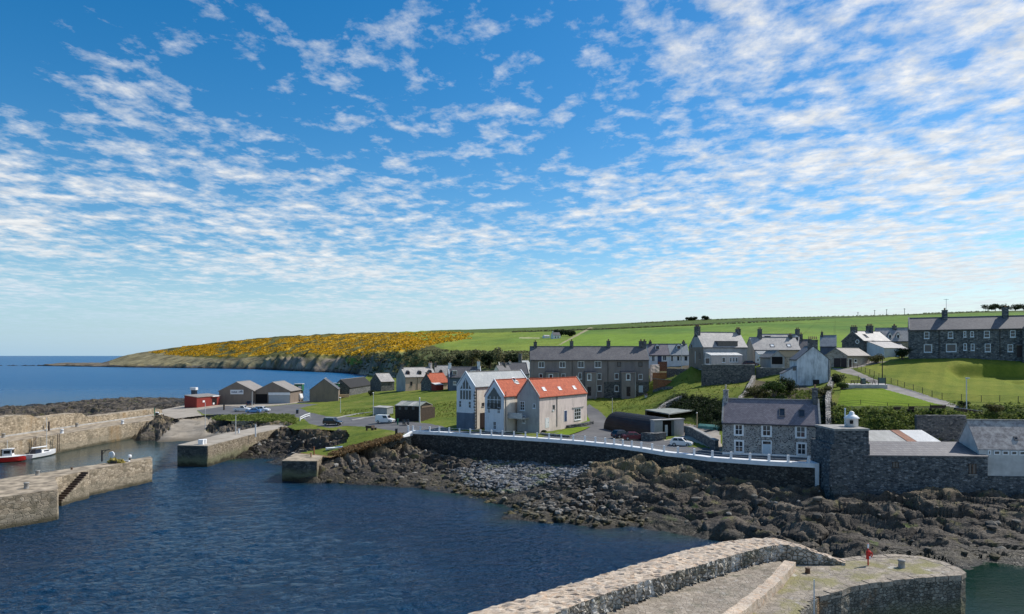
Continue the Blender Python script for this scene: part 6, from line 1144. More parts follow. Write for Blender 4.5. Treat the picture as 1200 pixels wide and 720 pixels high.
ribbon(MB(), bw, -.28, .0, lambda i, p: 3.9, lambda i, p: 4.42).build('pale_kerb', M['concrete'], oq)
for px, h_, lb_, mt in [(72.5, 2.3, 'white topped stone bollard on the old quay above the sailing boat', 'white'), (143.5, 1.0, 'white stone bollard near the far end of the old quay', 'white'), (4, .9, 'weathered stone bollard at the left end of the old quay', 'cope_grey'), (90, .9, 'weathered stone bollard by the back wall of the old quay', 'cope_grey')]:
    py = np.interp(px, [0, 65, 120, 158], [518.2, 509.2, 500.4, 494.8]) if mt == 'white' else np.interp(px, [0, 60, 150], [513.8, 504.8, 491.8]); bollard(P(px, py, 4.12), .38, .95, lb_, mt)
for px, lb_ in ((67, 'dark ladder down the old quay wall right of the sailing boat'), (39.5, 'dark ladder down the old quay wall behind the sailing boat')):
    p = P(px, np.interp(px, [0, 65], [519, 510])+.3, 4.1); q = MB(); 
    for s_ in (-.3, .3): q.box(s_-.05, s_+.05, -.32, -.22, -3.6, .3)
    for i in range(12): q.box(-.3, .3, -.3, -.24, -3.5+i*.3, -3.44+i*.3)
    o = q.build('quay_ladder', M['timber_dark']); o.location = p; o.rotation_euler = (0, 0, 1.55); tag(o, lb_, 'ladder', 'ladders on the old quay')
tp = MB().box(-.16, .16, -.12, .12, 0, 2.2).build('timber_post', M['timber_dark']); tp.location = P(57.3, 505, 4.12); tag(tp, 'dark upright timber post against the back wall of the old quay', 'post')
# ------------------------------------------------------------------ two harbour jetties
j1 = empty('block_jetty', P(240, 520, 0), 0, 'straight stone jetty with square dark end left of the black rocks', 'jetty'); jc = Vector(j1.location)
p1_ = [P(208,522,4.1), P(243.5,522.8,4.1), P(300,508.2,4.1), P(346,497.2,4.3), P(330,494.3,4.3), P(258,509.5,4.1)]
rough(MB().slab([(p.x-jc.x, p.y-jc.y) for p in p1_], -2.5, 4.05).build('wall', M['quay_brown'], j1), .10, .9, 14); rough(MB().slab([(p.x-jc.x, p.y-jc.y) for p in p1_], 4.03, 4.14).build('deck', M['yard'], j1), .05, 1.5, 2)
f0, f1_ = p1_[0]-jc, p1_[1]-jc; rough(MB().hexa([(f0.x+.05, f0.y-.16, -2.5), (f1_.x-.05, f1_.y-.16, -2.5), (f1_.x-.05, f1_.y+.3, -2.5), (f0.x+.05, f0.y+.3, -2.5), (f0.x+.05, f0.y-.14, 4.0), (f1_.x-.05, f1_.y-.14, 4.0), (f1_.x-.05, f1_.y+.3, 4.0), (f0.x+.05, f0.y+.3, 4.0)]).build('shade_toned_end_wall', M['quay_dark'], j1), .06, .6, 4)  # end face turned from the sun: shade painted as darker stone
j2 = empty('short_jetty', P(350, 540, 0), 0, 'short square stone jetty block between the black rocks and the grass point', 'jetty'); jc2 = Vector(j2.location)
p2_ = [P(330.5,540.3,3.5), P(371.5,541,3.5), P(379,534.5,3.5), P(346,531.8,3.5)]
rough(MB().slab([(p.x-jc2.x, p.y-jc2.y) for p in p2_], -2.5, 3.45).build('wall', M['quay_brown'], j2), .10, .9, 24); rough(MB().slab([(p.x-jc2.x, p.y-jc2.y) for p in p2_], 3.43, 3.56).build('deck', M['old_concrete'], j2), .05, 1.5, 5)
f0, f1_ = p2_[0]-jc2, p2_[1]-jc2; rough(MB().hexa([(f0.x+.05, f0.y-.16, -2.5), (f1_.x-.05, f1_.y-.16, -2.5), (f1_.x-.05, f1_.y+.3, -2.5), (f0.x+.05, f0.y+.3, -2.5), (f0.x+.05, f0.y-.14, 3.4), (f1_.x-.05, f1_.y-.14, 3.4), (f1_.x-.05, f1_.y+.3, 3.4), (f0.x+.05, f0.y+.3, 3.4)]).build('shade_toned_end_wall', M['quay_dark'], j2), .06, .6, 7)  # dark skin puts the shade of this end face into its colour
# things on the jetties and the slip
def box_bin(name, label, cat, pt, w, d, h_, mat, lid='white', rz=0):
    r = empty(name, pt, rz, label, cat); MB().box(-w/2, w/2, -d/2, d/2, 0, h_*.82).build('body', M[mat], r); MB().hexa([(-w/2-.04, -d/2-.04, h_*.82), (w/2+.04, -d/2-.04, h_*.82), (w/2+.04, d/2+.04, h_*.82), (-w/2-.04, d/2+.04, h_*.82), (-w/2, -d/2, h_*.94), (w/2, -d/2, h_*.94), (w/2, d/2, h_), (-w/2, d/2, h_)]).build('lid', M[lid], r); return r
box_bin('storage_box', 'white storage box at the end of the block jetty', 'box', P(235.8, 521, 4.12), 1.0, .7, 1.0, 'boat_white'); box_bin('storage_box', 'pinkish white storage box right of the plain white one on the block jetty', 'box', P(239.8, 520.3, 4.12), .6, .6, .95, 'whitewash')
def post(name, label, cat, pt, r, h_, mat, cap=None, group=None):
    o = empty(name, pt, 0, label, cat, group); MB().cyl((0, 0), r, -.3, h_, 8).build('shaft', M[mat], o); MB().cyl((0, 0), r*1.5, h_, h_+.12, 8).build('cap', M[cap or mat], o); return o
post('mooring_post', 'pale mooring post with dark bands on the edge of the block jetty', 'post', P(299.5, 510.5, 4.0), .16, 2.6, 'whitewash', 'black_metal'); post('mooring_post', 'white tipped post standing on the block jetty', 'post', P(280, 508, 4.12), .2, .9, 'white', 'white')
post('mooring_post', 'tall rusty orange post on the short jetty', 'post', P(368, 533.5, 3.55), .13, 1.5, 'orange_wood', 'iron'); post('mooring_post', 'short pale orange post left of the tall rusty one', 'post', P(364.5, 536, 3.55), .14, .7, 'pot', 'pot')
box_bin('litter_bin', 'black litter bin with white lid at the inner end of the old quay', 'bin', P(184, 488.2, 4.1), .8, .6, 1.3, 'black_metal'); post('green_post', 'green post beside the black litter bin on the quay', 'post', P(181, 487.5, 4.1), .14, 2.2, 'green_paint')
post('slip_post', 'stout dark post on the pale quayside in front of the brown shed', 'post', P(262.5, 480.2, 4.7), .28, 1.5, 'timber_dark')
# ------------------------------------------------------------------ garden and retaining walls
def wall_line(label, pts, h_, th, mat='dry_stone', step=1.2, down=1.2, cope=None, rg=.10, name='stone_wall', top=None):
    pts = [Vector(p) for p in pts]; c = pts[len(pts)//2].copy(); c.z = 0; l = densify([Vector((p.x-c.x, p.y-c.y, 0)) for p in pts], step); g = [landz(p.x+c.x, p.y+c.y) for p in l]
    zt = (lambda i, p: g[i]+h_) if top is None else (lambda i, p: top if not callable(top) else top(i/(len(l)-1)))
    r = empty(name, c, 0, label, 'wall'); o = ribbon(MB(), l, -th/2, th/2, lambda i, p: g[i]-down, zt).build('wall', M[mat], r); rough(o, rg, .6, len(label))
    if cope: rough(ribbon(MB(), l, -th/2-.06, th/2+.06, lambda i, p: zt(i, p)-.02, lambda i, p: zt(i, p)+.16).build('coping', M[cope], r), rg*.7, .5, 3)
    return r
wall_line('high dark stone garden wall below the tall gabled house', [XY(822.5, 169, 0), XY(884, 170, 0)], 3.9, .7, 'stone', cope='cope_grey', down=2, top=19.7)
wall_line('low stone wall with grey coping below the conservatory and garage', [XY(886, 171.5, 0), XY(931, 168, 0)], 1, .6, 'stone', cope='cope_grey', down=2, top=18.9)
wall_line('rubble wall running down the slope between field and garden', [XY(883.5, 168, 0), XY(880, 158, 0), XY(868.5, 143, 0), XY(866, 138, 0)], 1.25, .8)
wall_line('rough rubble wall descending right of the cottage garden', [XY(976, 147, 0), XY(973, 136, 0), XY(970, 123, 0), XY(971, 113.5, 0)], 1.2, .8)
wall_line('dark retaining wall below the park bench', [XY(1073, 110.8, 0), XY(1131, 110.4, 0)], 4, .7, 'stone', top=12.5, down=3)
wall_line('crumbling rubble wall curving above the black arched hut', [XY(768, 153, 0), XY(779, 155.5, 0), XY(790, 156.5, 0), XY(798, 157, 0)], 1.0, .9)
wall_line('thick low stone wall end left of the hut entrance', [P(754, 516, 6.6), P(767, 517.5, 6.6), P(778, 517, 6.6)], 1.35, 1.5, 'stone', down=.6)
wall_line('sloping yard wall between the white car and the cottage', [P(804, 514, 6.7), P(818, 521, 6.6), P(840, 528, 6.6)], 1.5, .6, 'stone', down=.8, cope='cope_grey')
wall_line('low dark kerb wall round the front lawn of the red roofed house', [P(634, 509.5, 6.6), P(648, 511, 6.6), P(668, 513, 6.6)], .45, .5, 'stone', down=.4)
wall_line('low clipped wall between the two small lawns of the red roofed house', [P(664, 502.5, 6.6), P(680, 501.5, 6.6), P(694, 500, 6.6)], .6, .9, 'stone', down=.5)
wall_line('low stone wall along the terrace garden', [XY(766, 180, 0), XY(778, 176, 0), XY(788, 172, 0)], .7, .5, 'stone')
# lawn in front of the red house
def lawn(name, poly, mat='lawn', z=.04):
    pts = [G(*q) for q in poly]; o = MB().add([(p.x, p.y, landz(p.x, p.y)+z) for p in pts], [tuple(range(len(pts)))]).build(name, M[mat]); return tag(o, kind='structure')
lawn('front_lawn', [(648,510),(662,512.5),(686,504),(692,501),(676,501.5),(664,504)], 'bright_lawn', .12); lawn('side_lawn', [(670,501),(688,499.5),(692,495),(689,489)], 'bright_lawn', .12)
# ------------------------------------------------------------------ black arched hut and canopy
FL, FR = P(766, 513, 6.7), P(799, 511, 6.7); yh = math.atan2((FR-FL).y, (FR-FL).x); wd = (Vector((FR.x, FR.y, 0))-Vector((FL.x, FL.y, 0))).length
hut = empty('arched_hut', Vector((FL.x, FL.y, 6.7)), yh, 'black half round corrugated hut with two pale blocks at its entrance', 'hut'); n_ = 18; Lh = 16.5
V = []; Fc = []; prof = [(wd/2-math.cos(PI*i/n_)*wd*.5, max(-.5, math.sin(PI*i/n_)*3.5)) for i in range(n_+1)]
ny = 12
for j in range(ny+1): V += [(x, .8+Lh*j/ny, z+(.035 if j % 2 else 0)) for x, z in prof]
Fc = [(j*(n_+1)+i, j*(n_+1)+i+1, (j+1)*(n_+1)+i+1, (j+1)*(n_+1)+i) for j in range(ny) for i in range(n_)]+[tuple(ny*(n_+1)+i for i in range(n_+1)), tuple(range(n_+1))[::-1]]
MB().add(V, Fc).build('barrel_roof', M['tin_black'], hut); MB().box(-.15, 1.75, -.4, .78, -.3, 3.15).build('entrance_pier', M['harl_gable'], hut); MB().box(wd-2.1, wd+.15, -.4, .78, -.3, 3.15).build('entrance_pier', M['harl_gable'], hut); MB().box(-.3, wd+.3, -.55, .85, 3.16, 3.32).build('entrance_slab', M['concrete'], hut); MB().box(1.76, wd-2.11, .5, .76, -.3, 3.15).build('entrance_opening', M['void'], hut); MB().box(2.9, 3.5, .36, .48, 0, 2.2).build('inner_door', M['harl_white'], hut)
cps = [P(784, 486.3, 10.1), P(817.5, 481.2, 10.1), D(806, 479.0, 158), D(756, 482.5, 150)]; cps = [Vector((p.x, p.y, 10.1)) for p in cps]; cn = empty('open_canopy', cps[0].copy(), 0, 'grey green flat canopy on posts behind the black arched hut', 'canopy'); cc = cps[0]
MB().hexa([p-cc for p in cps]+[p-cc+Vector((0, 0, .22)) for p in cps]).build('canopy_roof', M['felt'], cn)
for p in (cps[1], cps[0], cps[2], cps[3]):
    q = p-cc; q = q*.96; MB().box(q.x-.1, q.x+.1, q.y-.1, q.y+.1, landz(p.x, p.y)-cc.z-.3, 0).build('canopy_post', M['timber'], cn)
a, b = cps[3]-cc, cps[2]-cc; MB().hexa([a+Vector((0, -.1, -3.6)), b+Vector((0, -.1, -3.6)), b+Vector((0, .1, -3.6)), a+Vector((0, .1, -3.6)), a+Vector((0, -.1, 0)), b+Vector((0, -.1, 0)), b+Vector((0, .1, 0)), a+Vector((0, .1, 0))]).build('back_wall', M['timber_dark'], cn)
# ------------------------------------------------------------------ lamps, posts, fences, benches
def lamp(label, px, p0, p1, Y=None, mat='pale_metal', head=True, r=.07, cat='street lamp', group='street lamps around the harbour', base=None, name='street_lamp'):
    b = base or (G(px, p1) if Y is None else GL((px-CX)/F*Y, Y)); h_ = (H-(p0-HY)*b.y/F)-b.z; o = empty(name, b, random.uniform(-.5, .5), label, cat, group)
    MB().tube([(0, 0, -.3), (0, 0, h_*.3), (0, 0, h_)], [r*1.5, r*1.2, r], 8).build('pole', M[mat], o)
    if head: MB().hexa([(-.1, -.75, h_-.05), (.1, -.75, h_-.05), (.14, .15, h_-.1), (-.14, .15, h_-.1), (-.08, -.75, h_+.08), (.08, -.75, h_+.08), (.12, .15, h_+.1), (-.12, .15, h_+.1)]).build('lamp_head', M['pale_metal'], o)
    return o
lamp('white street lamp beside the stone shelter behind the van', 437.5, 460.5, 487.5); lamp('grey lamp post at the corner of the black timber shed', 491.8, 466.5, 495.2, r=.13); lamp('slim lamp post on the grass slope right of the plain brown shed', 399, 466, 484); lamp('white street lamp at the lower corner of the park', 1132.6, 443.3, 480)
lamp('slim lamp post among the walls left of the tall grey gable', 799, 404, 436); lamp('short beige lamp post beside the canopy', 816.8, 484, 504.5, mat='tan_wood', r=.1); lamp('dark pole on the park edge above the notice board', 1034, 417, 446, mat='black_metal', head=False, r=.08, cat='pole', group=None, name='service_pole')
lamp('thin pole on the slip left of the grassy rock', 240.5, 472, 516, base=P(240.5, 507.5, 1.0), head=False, cat='pole', group=None, name='slip_pole'); lamp('pale pole with yellowish tip in front of the grassy rock', 276, 487, 508, base=P(276.3, 509.5, 4.1), head=False, cat='pole', group=None, name='jetty_pole'); lamp('thin grey pole before the signed shed', 295.5, 459, 484, head=False, cat='pole', group=None, name='yard_pole'); lamp('thin pole standing on the grass between terrace and hut', 717.5, 466.5, 490, head=False, r=.05, cat='pole', group=None, name='grass_pole')
def fence(label, pts, h_, every, mat='black_metal', rails=2, w=.07, mesh_=False, name='post_fence', cat='fence', rw=.035):
    l = densify(pts, every); c = l[0].copy(); c.z = landz(c.x, c.y); r = empty(name, c, 0, label, cat); tp = []
    for p in l:
        g = GL(p.x, p.y)-c; MB().box(g.x-w/2, g.x+w/2, g.y-w/2, g.y+w/2, g.z-.3, g.z+h_).build('post', M[mat], r); tp.append(g)
    m = MB()
    for a, b in zip(tp[:-1], tp[1:]):
        for k in range(rails): z = Vector((0, 0, h_*(1-.97*k/max(1, rails))-.05)); m.bar(a+z, b+z, rw)
    m.build('rail', M[mat], r); return r
fence('dark wire fence along the upper side of the diagonal path', [G(1000, 431.5), G(1030, 444), G(1060, 455), G(1104, 468.5), G(1150, 471.5), G(1215, 473.5)], 1.15, 2.6, rails=5, rw=.028)
fence('low dark rail along the lower edge of the bright lawn', [G(978, 477), G(1040, 478), G(1090, 479), G(1125, 481)], .8, 3.2, rails=2, mat='timber_dark')
fence('brown timber rail along the field above the ivy bank', [G(790, 462), G(830, 466), G(866, 470)], .9, 2.4, rails=2, mat='timber')
fence('dark rail fence round the picnic terrace', [G(988, 446), G(1024, 446.5)], 1.0, 2.0, rails=3, mat='timber_dark')
def bench(label, p, rz, w=1.8, mat='timber_dark', group=None):
    r = empty('park_bench', p, rz, label, 'bench', group); MB().box(-w/2, w/2, -.25, .25, .42, .48).build('seat', M[mat], r); MB().hexa([(-w/2, .22, .5), (w/2, .22, .5), (w/2, .28, .5), (-w/2, .28, .5), (-w/2, .36, .98), (w/2, .36, .98), (w/2, .42, .98), (-w/2, .42, .98)]).build('backrest', M[mat], r)
    for sx in (-1, 1): MB().box(sx*w*.42-.05, sx*w*.42+.05, -.22, .3, -.1, .42).build('leg', M[mat], r)
    return r
bench('wide dark bench beside the path at the lower corner of the park', G(1098, 482.5), PI, 2.6, group='benches on the weedy bank'); bench('small dark bench left of the wide one on the weedy bank', G(1049.5, 484), PI, 1.3, group='benches on the weedy bank'); bench('very small dark bench between the two larger benches', G(1067, 484), PI, .9, group='benches on the weedy bank'); bench('dark bench on the grass verge opposite the white van', G(433, 504.5), 2.7, 1.6); bench('dark bench seen end on beside the verge bench', G(438.5, 504), 1.2, 1.3)
def picnic(label, p, rz):
    r = empty('picnic_table', p, rz, label, 'picnic table', 'picnic tables on the terrace'); MB().box(-.9, .9, -.38, .38, .7, .76).build('tabletop', M['timber_dark'], r)
    for s_ in (-1, 1): MB().box(-.9, .9, s_*.75-.13, s_*.75+.13, .42, .47).build('seat', M['timber_dark'], r); MB().bar((s_*.65, -.7, 0), (s_*.65, -.25, .7), .08).bar((s_*.65, .7, 0), (s_*.65, .25, .7), .08).bar((s_*.65, -.75, .4), (s_*.65, .75, .4), .07).build('leg', M['timber_dark'], r)
ptop = .25
picnic('left dark picnic table on the pale terrace', G(1003, 453.5, ptop), .1); picnic('right dark picnic table on the pale terrace', G(1020, 453.2, ptop), -.1); box_bin('waste_bin', 'dark green bin between the two picnic tables', 'bin', G(1011.5, 453.2, ptop), .7, .7, 1.2, 'car_green', 'car_green')
a, b, c_, d = G(988, 456), G(1040, 456), G(1036, 450.5), G(988, 450.5); zt = max(landz(q.x, q.y) for q in (a, b, c_, d))+.1; tag(MB().prism([(a.x, a.y), (b.x, b.y), (c_.x, c_.y), (d.x, d.y)], lambda x, y: (x, y, zt-1.6), lambda x, y: (x, y, zt)).build('picnic_terrace', M['concrete']), kind='structure')
for o in [o for o in scene.objects if o.get('category') in ('picnic table',) or o.get('label', '').startswith('dark green bin')]: o.location.z = zt
sb = empty('notice_board', G(1033.5, 455), -.1, 'dark green notice board on two posts beside the diagonal path', 'notice board'); MB().box(-.75, .75, -.04, .04, .9, 2.0).build('board', M['car_green'], sb)
for sx in (-.65, .65): MB().box(sx-.05, sx+.05, -.05, .05, -.3, 2.05).build('post', M['timber_dark'], sb)
kb = empty('timber_kerb', G(1119, 481.5), 0, 'dark log kerb beside the lamp at the lower corner of the park', 'kerb'); q = G(1150, 486)-G(1119, 481.5); MB().bar((0, 0, .25), (q.x, q.y, q.z+.25), .5, .5).build('log', M['timber_dark'], kb); MB().bar((0, 0, .52), (q.x, q.y, q.z+.52), .4, .05).build('log_top', M['pale_metal'], kb)
for k_, l_ in enumerate(([(394,490.5),(404,488),(420,485.2),(436,483.3),(446,484)], [(412,492.8),(426,490.3),(440,488.2),(446,487.6)])):
    l_ = densify([G(*q) for q in l_], 1.0); m = ribbon(MB(), [Vector((p.x, p.y, 0)) for p in l_], -.3, .3, lambda i, p: landz(p[0], p[1])-.2, lambda i, p: landz(p[0], p[1])+.14); tag(m.build('path_edging', M['concrete']), kind='structure')
# ------------------------------------------------------------------ white road rail, bins
rr = empty('white_rail', G(351.5, 494), 0, 'short white rail fence at the bend of the harbour road', 'railing'); c0 = Vector(rr.location); pts = [G(351.5, 494)-c0, G(357, 491)-c0, G(363, 489)-c0]
for i, p in enumerate(pts): MB().box(p.x-.09, p.x+.09, p.y-.09, p.y+.09, p.z-.2, p.z+1.2).build('post', M['white'], rr)
m = MB()
for a, b in zip(pts[:-1], pts[1:]):
    for z in (.5, 1.0): m.bar(a+Vector((0, 0, z)), b+Vector((0, 0, z)), .08, .2)
m.build('rail', M['white'], rr)
box_bin('litter_bin', 'dark blue litter bin beside the white rail', 'bin', G(348.5, 485), .6, .6, 1.2, 'car_navy', 'car_navy'); box_bin('litter_bin', 'black litter bin where the white parapet begins', 'bin', G(464.5, 509.5), .45, .45, 1.2, 'black_metal', 'black_metal'); post('green_post', 'dark green post beside the black timber shed', 'post', G(466, 498), .16, 1.2, 'green_paint')
# ------------------------------------------------------------------ vehicles
def car(name, label, cat, p, rz, paint, kind='hatch', group=None):
    r = empty(name, p, rz, label, cat, group); L, W_, = {'hatch': (3.8, 1.66), 'saloon': (4.4, 1.74), 'suv': (4.5, 1.82), 'van': (4.4, 1.8), 'pickup': (5.0, 1.8)}[kind]; hw = W_/2
    hood, roof_, base = {'hatch': (.92, 1.46, .2), 'saloon': (.9, 1.42, .2), 'suv': (1.02, 1.68, .28), 'van': (1.05, 1.84, .22), 'pickup': (1.05, 1.75, .3)}[kind]; f = L/2
    prof = [(-f, base+.1), (-f+.12, base), (f-.15, base), (f, base+.16), (f, hood*.72), (f-.35, hood*.86), (f-1.05, hood), (-f+.12, hood), (-f, hood*.8)]
    b = MB().prism(prof, lambda x, z: (x, -hw, z), lambda x, z: (x, hw, z)).build('body', M[paint], r); md = b.modifiers.new('bevel', 'BEVEL'); md.width = .07; md.segments = 2; md.limit_method = 'ANGLE'
    if kind == 'hatch': g = [(f-1.05, hood-.02), (f-1.75, roof_), (-f+.55, roof_), (-f+.08, hood-.02)]
    elif kind == 'saloon': g = [(f-1.2, hood-.02), (f-1.95, roof_), (-f+1.2, roof_), (-f+.5, hood-.02)]
    elif kind == 'suv': g = [(f-1.25, hood-.02), (f-1.8, roof_), (-f+.3, roof_), (-f+.05, hood-.02)]
    elif kind == 'van': g = [(f-.95, hood-.02), (f-1.5, roof_), (-f+.08, roof_), (-f+.02, hood-.02)]
    else: g = [(f-1.3, hood-.02), (f-1.8, roof_), (f-2.9, roof_), (f-3.05, hood-.02)]
    t_ = .14; V = [(x, s*(hw-.03 if z < roof_ else hw-t_), z) for s in (-1, 1) for x, z in g]
    cb = MB().add(V, [(0, 1, 2, 3), (7, 6, 5, 4), (0, 4, 5, 1), (1, 5, 6, 2), (2, 6, 7, 3), (3, 7, 4, 0)]).build('cabin', M[paint], r); md = cb.modifiers.new('bevel', 'BEVEL'); md.width = .05; md.segments = 2
    def lerp(a, b, u_): return (a[0]+(b[0]-a[0])*u_, a[1]+(b[1]-a[1])*u_)
    w_ = MB()
    for s in (-1, 1):       # side glass on the tapered cabin
        bl_, br_, tr_, tl_ = g[3], g[0], g[1], g[2]
        u0, u1 = (.12, .9) if kind != 'van' else (.60, .92)
        segs = [(u0, (u0+u1)/2-.02), ((u0+u1)/2+.02, u1)] if kind in ('hatch', 'saloon', 'suv') else [(u0, u1)]
        for a_, c_ in segs:
            q = []
            for u_, v_ in ((a_, .14), (c_, .14), (c_, .88), (a_, .88)):
                lo = lerp(bl_, br_, u_); hi = lerp(tl_, tr_, u_); x, z = lerp(lo, hi, v_); q.append((x, s*((hw-.03)+((hw-t_)-(hw-.03))*v_+.012), z))
            w_.add(q+[(x, y-s*.02, z) for x, y, z in q], [(0, 1, 2, 3), (7, 6, 5, 4), (0, 4, 5, 1), (1, 5, 6, 2), (2, 6, 7, 3), (3, 7, 4, 0)])
    for (a, c_, sg) in ((g[0], g[1], 1), (g[3], g[2], -1)):
        if kind in ('van', 'pickup') and sg < 0: continue
        q = []
        for v_, s in ((.12, -1), (.12, 1), (.9, 1), (.9, -1)): x, z = lerp(a, c_, v_); q.append((x+sg*.018, s*(hw-.14-.1*v_), z+.01))
        w_.add(q+[(x-sg*.02, y, z-.01) for x, y, z in q], [(0, 1, 2, 3), (7, 6, 5, 4), (0, 4, 5, 1), (1, 5, 6, 2), (2, 6, 7, 3), (3, 7, 4, 0)])
    w_.build('windows', M['car_glass'], r)
    for sx in (f-.78, -f+.75):
        for s in (-1, 1):
            wh = MB().tube([(sx, s*(hw-.2), .31), (sx, s*(hw+.015), .31)], .31, 14).build('wheel', M['rubber'], r); MB().tube([(sx, s*(hw-.02), .31), (sx, s*(hw+.03), .31)], .19, 12).build('rim', M['grey_metal'], wh)
    for s in (-1, 1): MB().box(f-.1, f+.012, s*(hw-.38)-.16, s*(hw-.38)+.16, hood*.62, hood*.74).build('headlight', M['lamp'], r); MB().box(-f-.012, -f+.1, s*(hw-.2)-.12, s*(hw-.2)+.12, hood*.6, hood*.78).build('tail_light', M['tail'], r); MB().box(g[0][0]-.35, g[0][0]-.2, s*(hw+.06)-.08, s*(hw+.06)+.08, hood+.02, hood+.16).build('wing_mirror', M[paint], r)
    MB().box(f-.02, f+.025, -.26, .26, base+.18, base+.3).build('number_plate', M['white'], r); MB().box(f-.05, f+.015, -.5, .5, base+.34, base+.46).build('grille', M['black_metal'], r)
    if kind == 'pickup': MB().box(-f+.1, f-3.1, -hw+.1, hw-.1, hood+.005, hood+.02).build('load_bed', M['void'], r)
    return r
car('parked_car', 'small white hatchback parked on the promenade in front of the arched hut', 'car', P(799, 523, 6.56), -.42, 'car_white'); car('parked_car', 'maroon saloon parked beside the low stone wall', 'car', P(743.5, 515.5, 6.62), .05, 'car_maroon', 'saloon'); car('parked_car', 'dark blue car behind the maroon one', 'car', P(728, 513, 6.62), .55, 'car_navy', 'hatch'); car('parked_car', 'plum coloured car under the canopy', 'car', G(806, 508.5, .06), -.3, 'car_plum', 'hatch')
car('parked_car', 'black car driving along the harbour road', 'car', G(390, 498.5, .06), -.25, 'car_black', 'suv'); car('parked_van', 'small white van at the foot of the grass slope', 'van', G(451.5, 496, .06), -.28, 'car_white', 'van')
car('pickup_truck', 'white pickup truck leftmost in front of the brown sheds', 'pickup truck', G(284, 482.5, .06), -.05, 'car_white', 'pickup'); car('parked_car', 'light blue car between the two white vehicles by the sheds', 'car', G(297, 484, .06), PI+.1, 'car_blue', 'saloon'); car('parked_car', 'white car rightmost of the three by the sheds', 'car', G(307.5, 483, .06), -.1, 'car_white', 'suv'); car('parked_car', 'dark car in the shade against the signed shed', 'car', P(293.5, 474.8, 4.9), PI/2, 'car_navy', 'hatch')
car('parked_car', 'dark car with pale roof behind the garden wall of the tall house', 'car', XY(880, 175, 19.3), .1, 'car_plum', 'hatch')
def cycle(label, p, rz, paint):
    r = empty('motorcycle', p, rz, label, 'motorcycle')
    for x in (-.7, .7): MB().torus((x, 0, .32), .26, .07, 'y', 16, 8).build('wheel', M['rubber'], r, True)
    MB().hexa([(-.5, -.14, .35), (.4, -.14, .35), (.4, .14, .35), (-.5, .14, .35), (-.6, -.12, .75), (.35, -.15, .88), (.35, .15, .88), (-.6, .12, .75)]).build('engine_body', M[paint], r); MB().box(-.75, .05, -.14, .14, .78, .88).build('seat', M['rubber'], r); MB().bar((.7, 0, .32), (.45, 0, 1.0), .09).build('fork', M['grey_metal'], r); MB().bar((.42, -.36, 1.05), (.42, .36, 1.05), .05).build('handlebar', M['black_metal'], r); MB().hexa([(.42, -.2, .8), (.62, -.14, .8), (.62, .14, .8), (.42, .2, .8), (.4, -.2, 1.3), (.46, -.12, 1.35), (.46, .12, 1.35), (.4, .2, 1.3)]).build('windscreen', M['car_glass'], r); MB().box(-1.0, -.7, -.2, .2, .8, 1.1).build('top_box', M['black_metal'], r); return r
cycle('black motorcycle with pale screen parked before the black timber shed', G(473.5, 498.8, .05), -1.1, 'car_black'); cycle('black motorcycle right of the other one before the timber shed', G(478, 498.5, .05), -1.2, 'car_navy')
# trailer boat and white caravan by the sheds
def hull(m, L, W_, h_, st=7, bow=1.0, z0=0, taper=.8):
    V = []; 
    for i in range(st+1):
        u_ = i/st; x = -L/2+L*u_; w_ = W_/2*(1-max(0, (u_-.45)/.55)**2.2*bow)*(taper+(1-taper)*min(1, u_*2.5)); k = h_*.0+z0+h_*.45*max(0, (u_-.6)/.4)**2; sheer = z0+h_*(1+.28*max(0, (u_-.4)/.6)**1.7)
        V += [(x, -w_, sheer), (x, -w_*.82, z0+h_*.42+k*.3), (x, -w_*.1, k), (x, w_*.1, k), (x, w_*.82, z0+h_*.42+k*.3), (x, w_, sheer)]
    return m.add(V, [(i*6+j, i*6+j+1, (i+1)*6+j+1, (i+1)*6+j) for i in range(st) for j in range(5)]+[tuple(range(6))[::-1]]+[(i*6, (i+1)*6, (i+1)*6+5, i*6+5) for i in range(st)])
tb = empty('trailer_boat', P(307.5, 472.5, 4.9), -PI/2, 'white motor boat on a trailer before the dark shed opening', 'boat'); MB_ = hull(MB(), 5.2, 2.2, 1.0, z0=.7); MB_.build('hull', M['boat_white'], tb); MB().hexa([(-.6, -.7, 1.6), (.9, -.6, 1.6), (.9, .6, 1.6), (-.6, .7, 1.6), (-.5, -.6, 2.5), (.3, -.5, 2.5), (.3, .5, 2.5), (-.5, .6, 2.5)]).build('cabin', M['boat_white'], tb); MB().hexa([(.32, -.5, 1.85), (.87, -.55, 1.8), (.87, .55, 1.8), (.32, .5, 1.85), (.34, -.45, 2.35), (.56, -.5, 2.3), (.56, .5, 2.3), (.34, .45, 2.35)]).build('windscreen', M['car_glass'], tb)
for s in (-1, 1): MB().tube([(-.6, s*.9, .32), (-.6, s*1.08, .32)], .32, 12).build('trailer_wheel', M['rubber'], tb)
cv_p = P(346, 470, 5.1); cvn = empty('touring_caravan', cv_p, -.2, 'white caravan parked beside the roller door shed', 'caravan'); b = MB().prism([(-2.6, .5), (2.4, .5), (2.8, 1.2), (2.4, 2.7), (-2.5, 2.75), (-2.8, 1.4)], lambda x, z: (x, -1.1, z), lambda x, z: (x, 1.1, z)).build('body', M['boat_white'], cvn); b.modifiers.new('bevel', 'BEVEL').width = .12
MB().box(-1.6, -.4, -1.13, -1.1, 1.4, 2.1).box(.6, 1.6, -1.13, -1.1, 1.4, 2.1).build('window', M['car_glass'], cvn); MB().box(-.2, .4, -1.13, -1.1, .6, 2.3).build('door', M['door_white'], cvn)
for s in (-1, 1): MB().tube([(0, s*.9, .35), (0, s*1.12, .35)], .35, 12).build('wheel', M['rubber'], cvn)
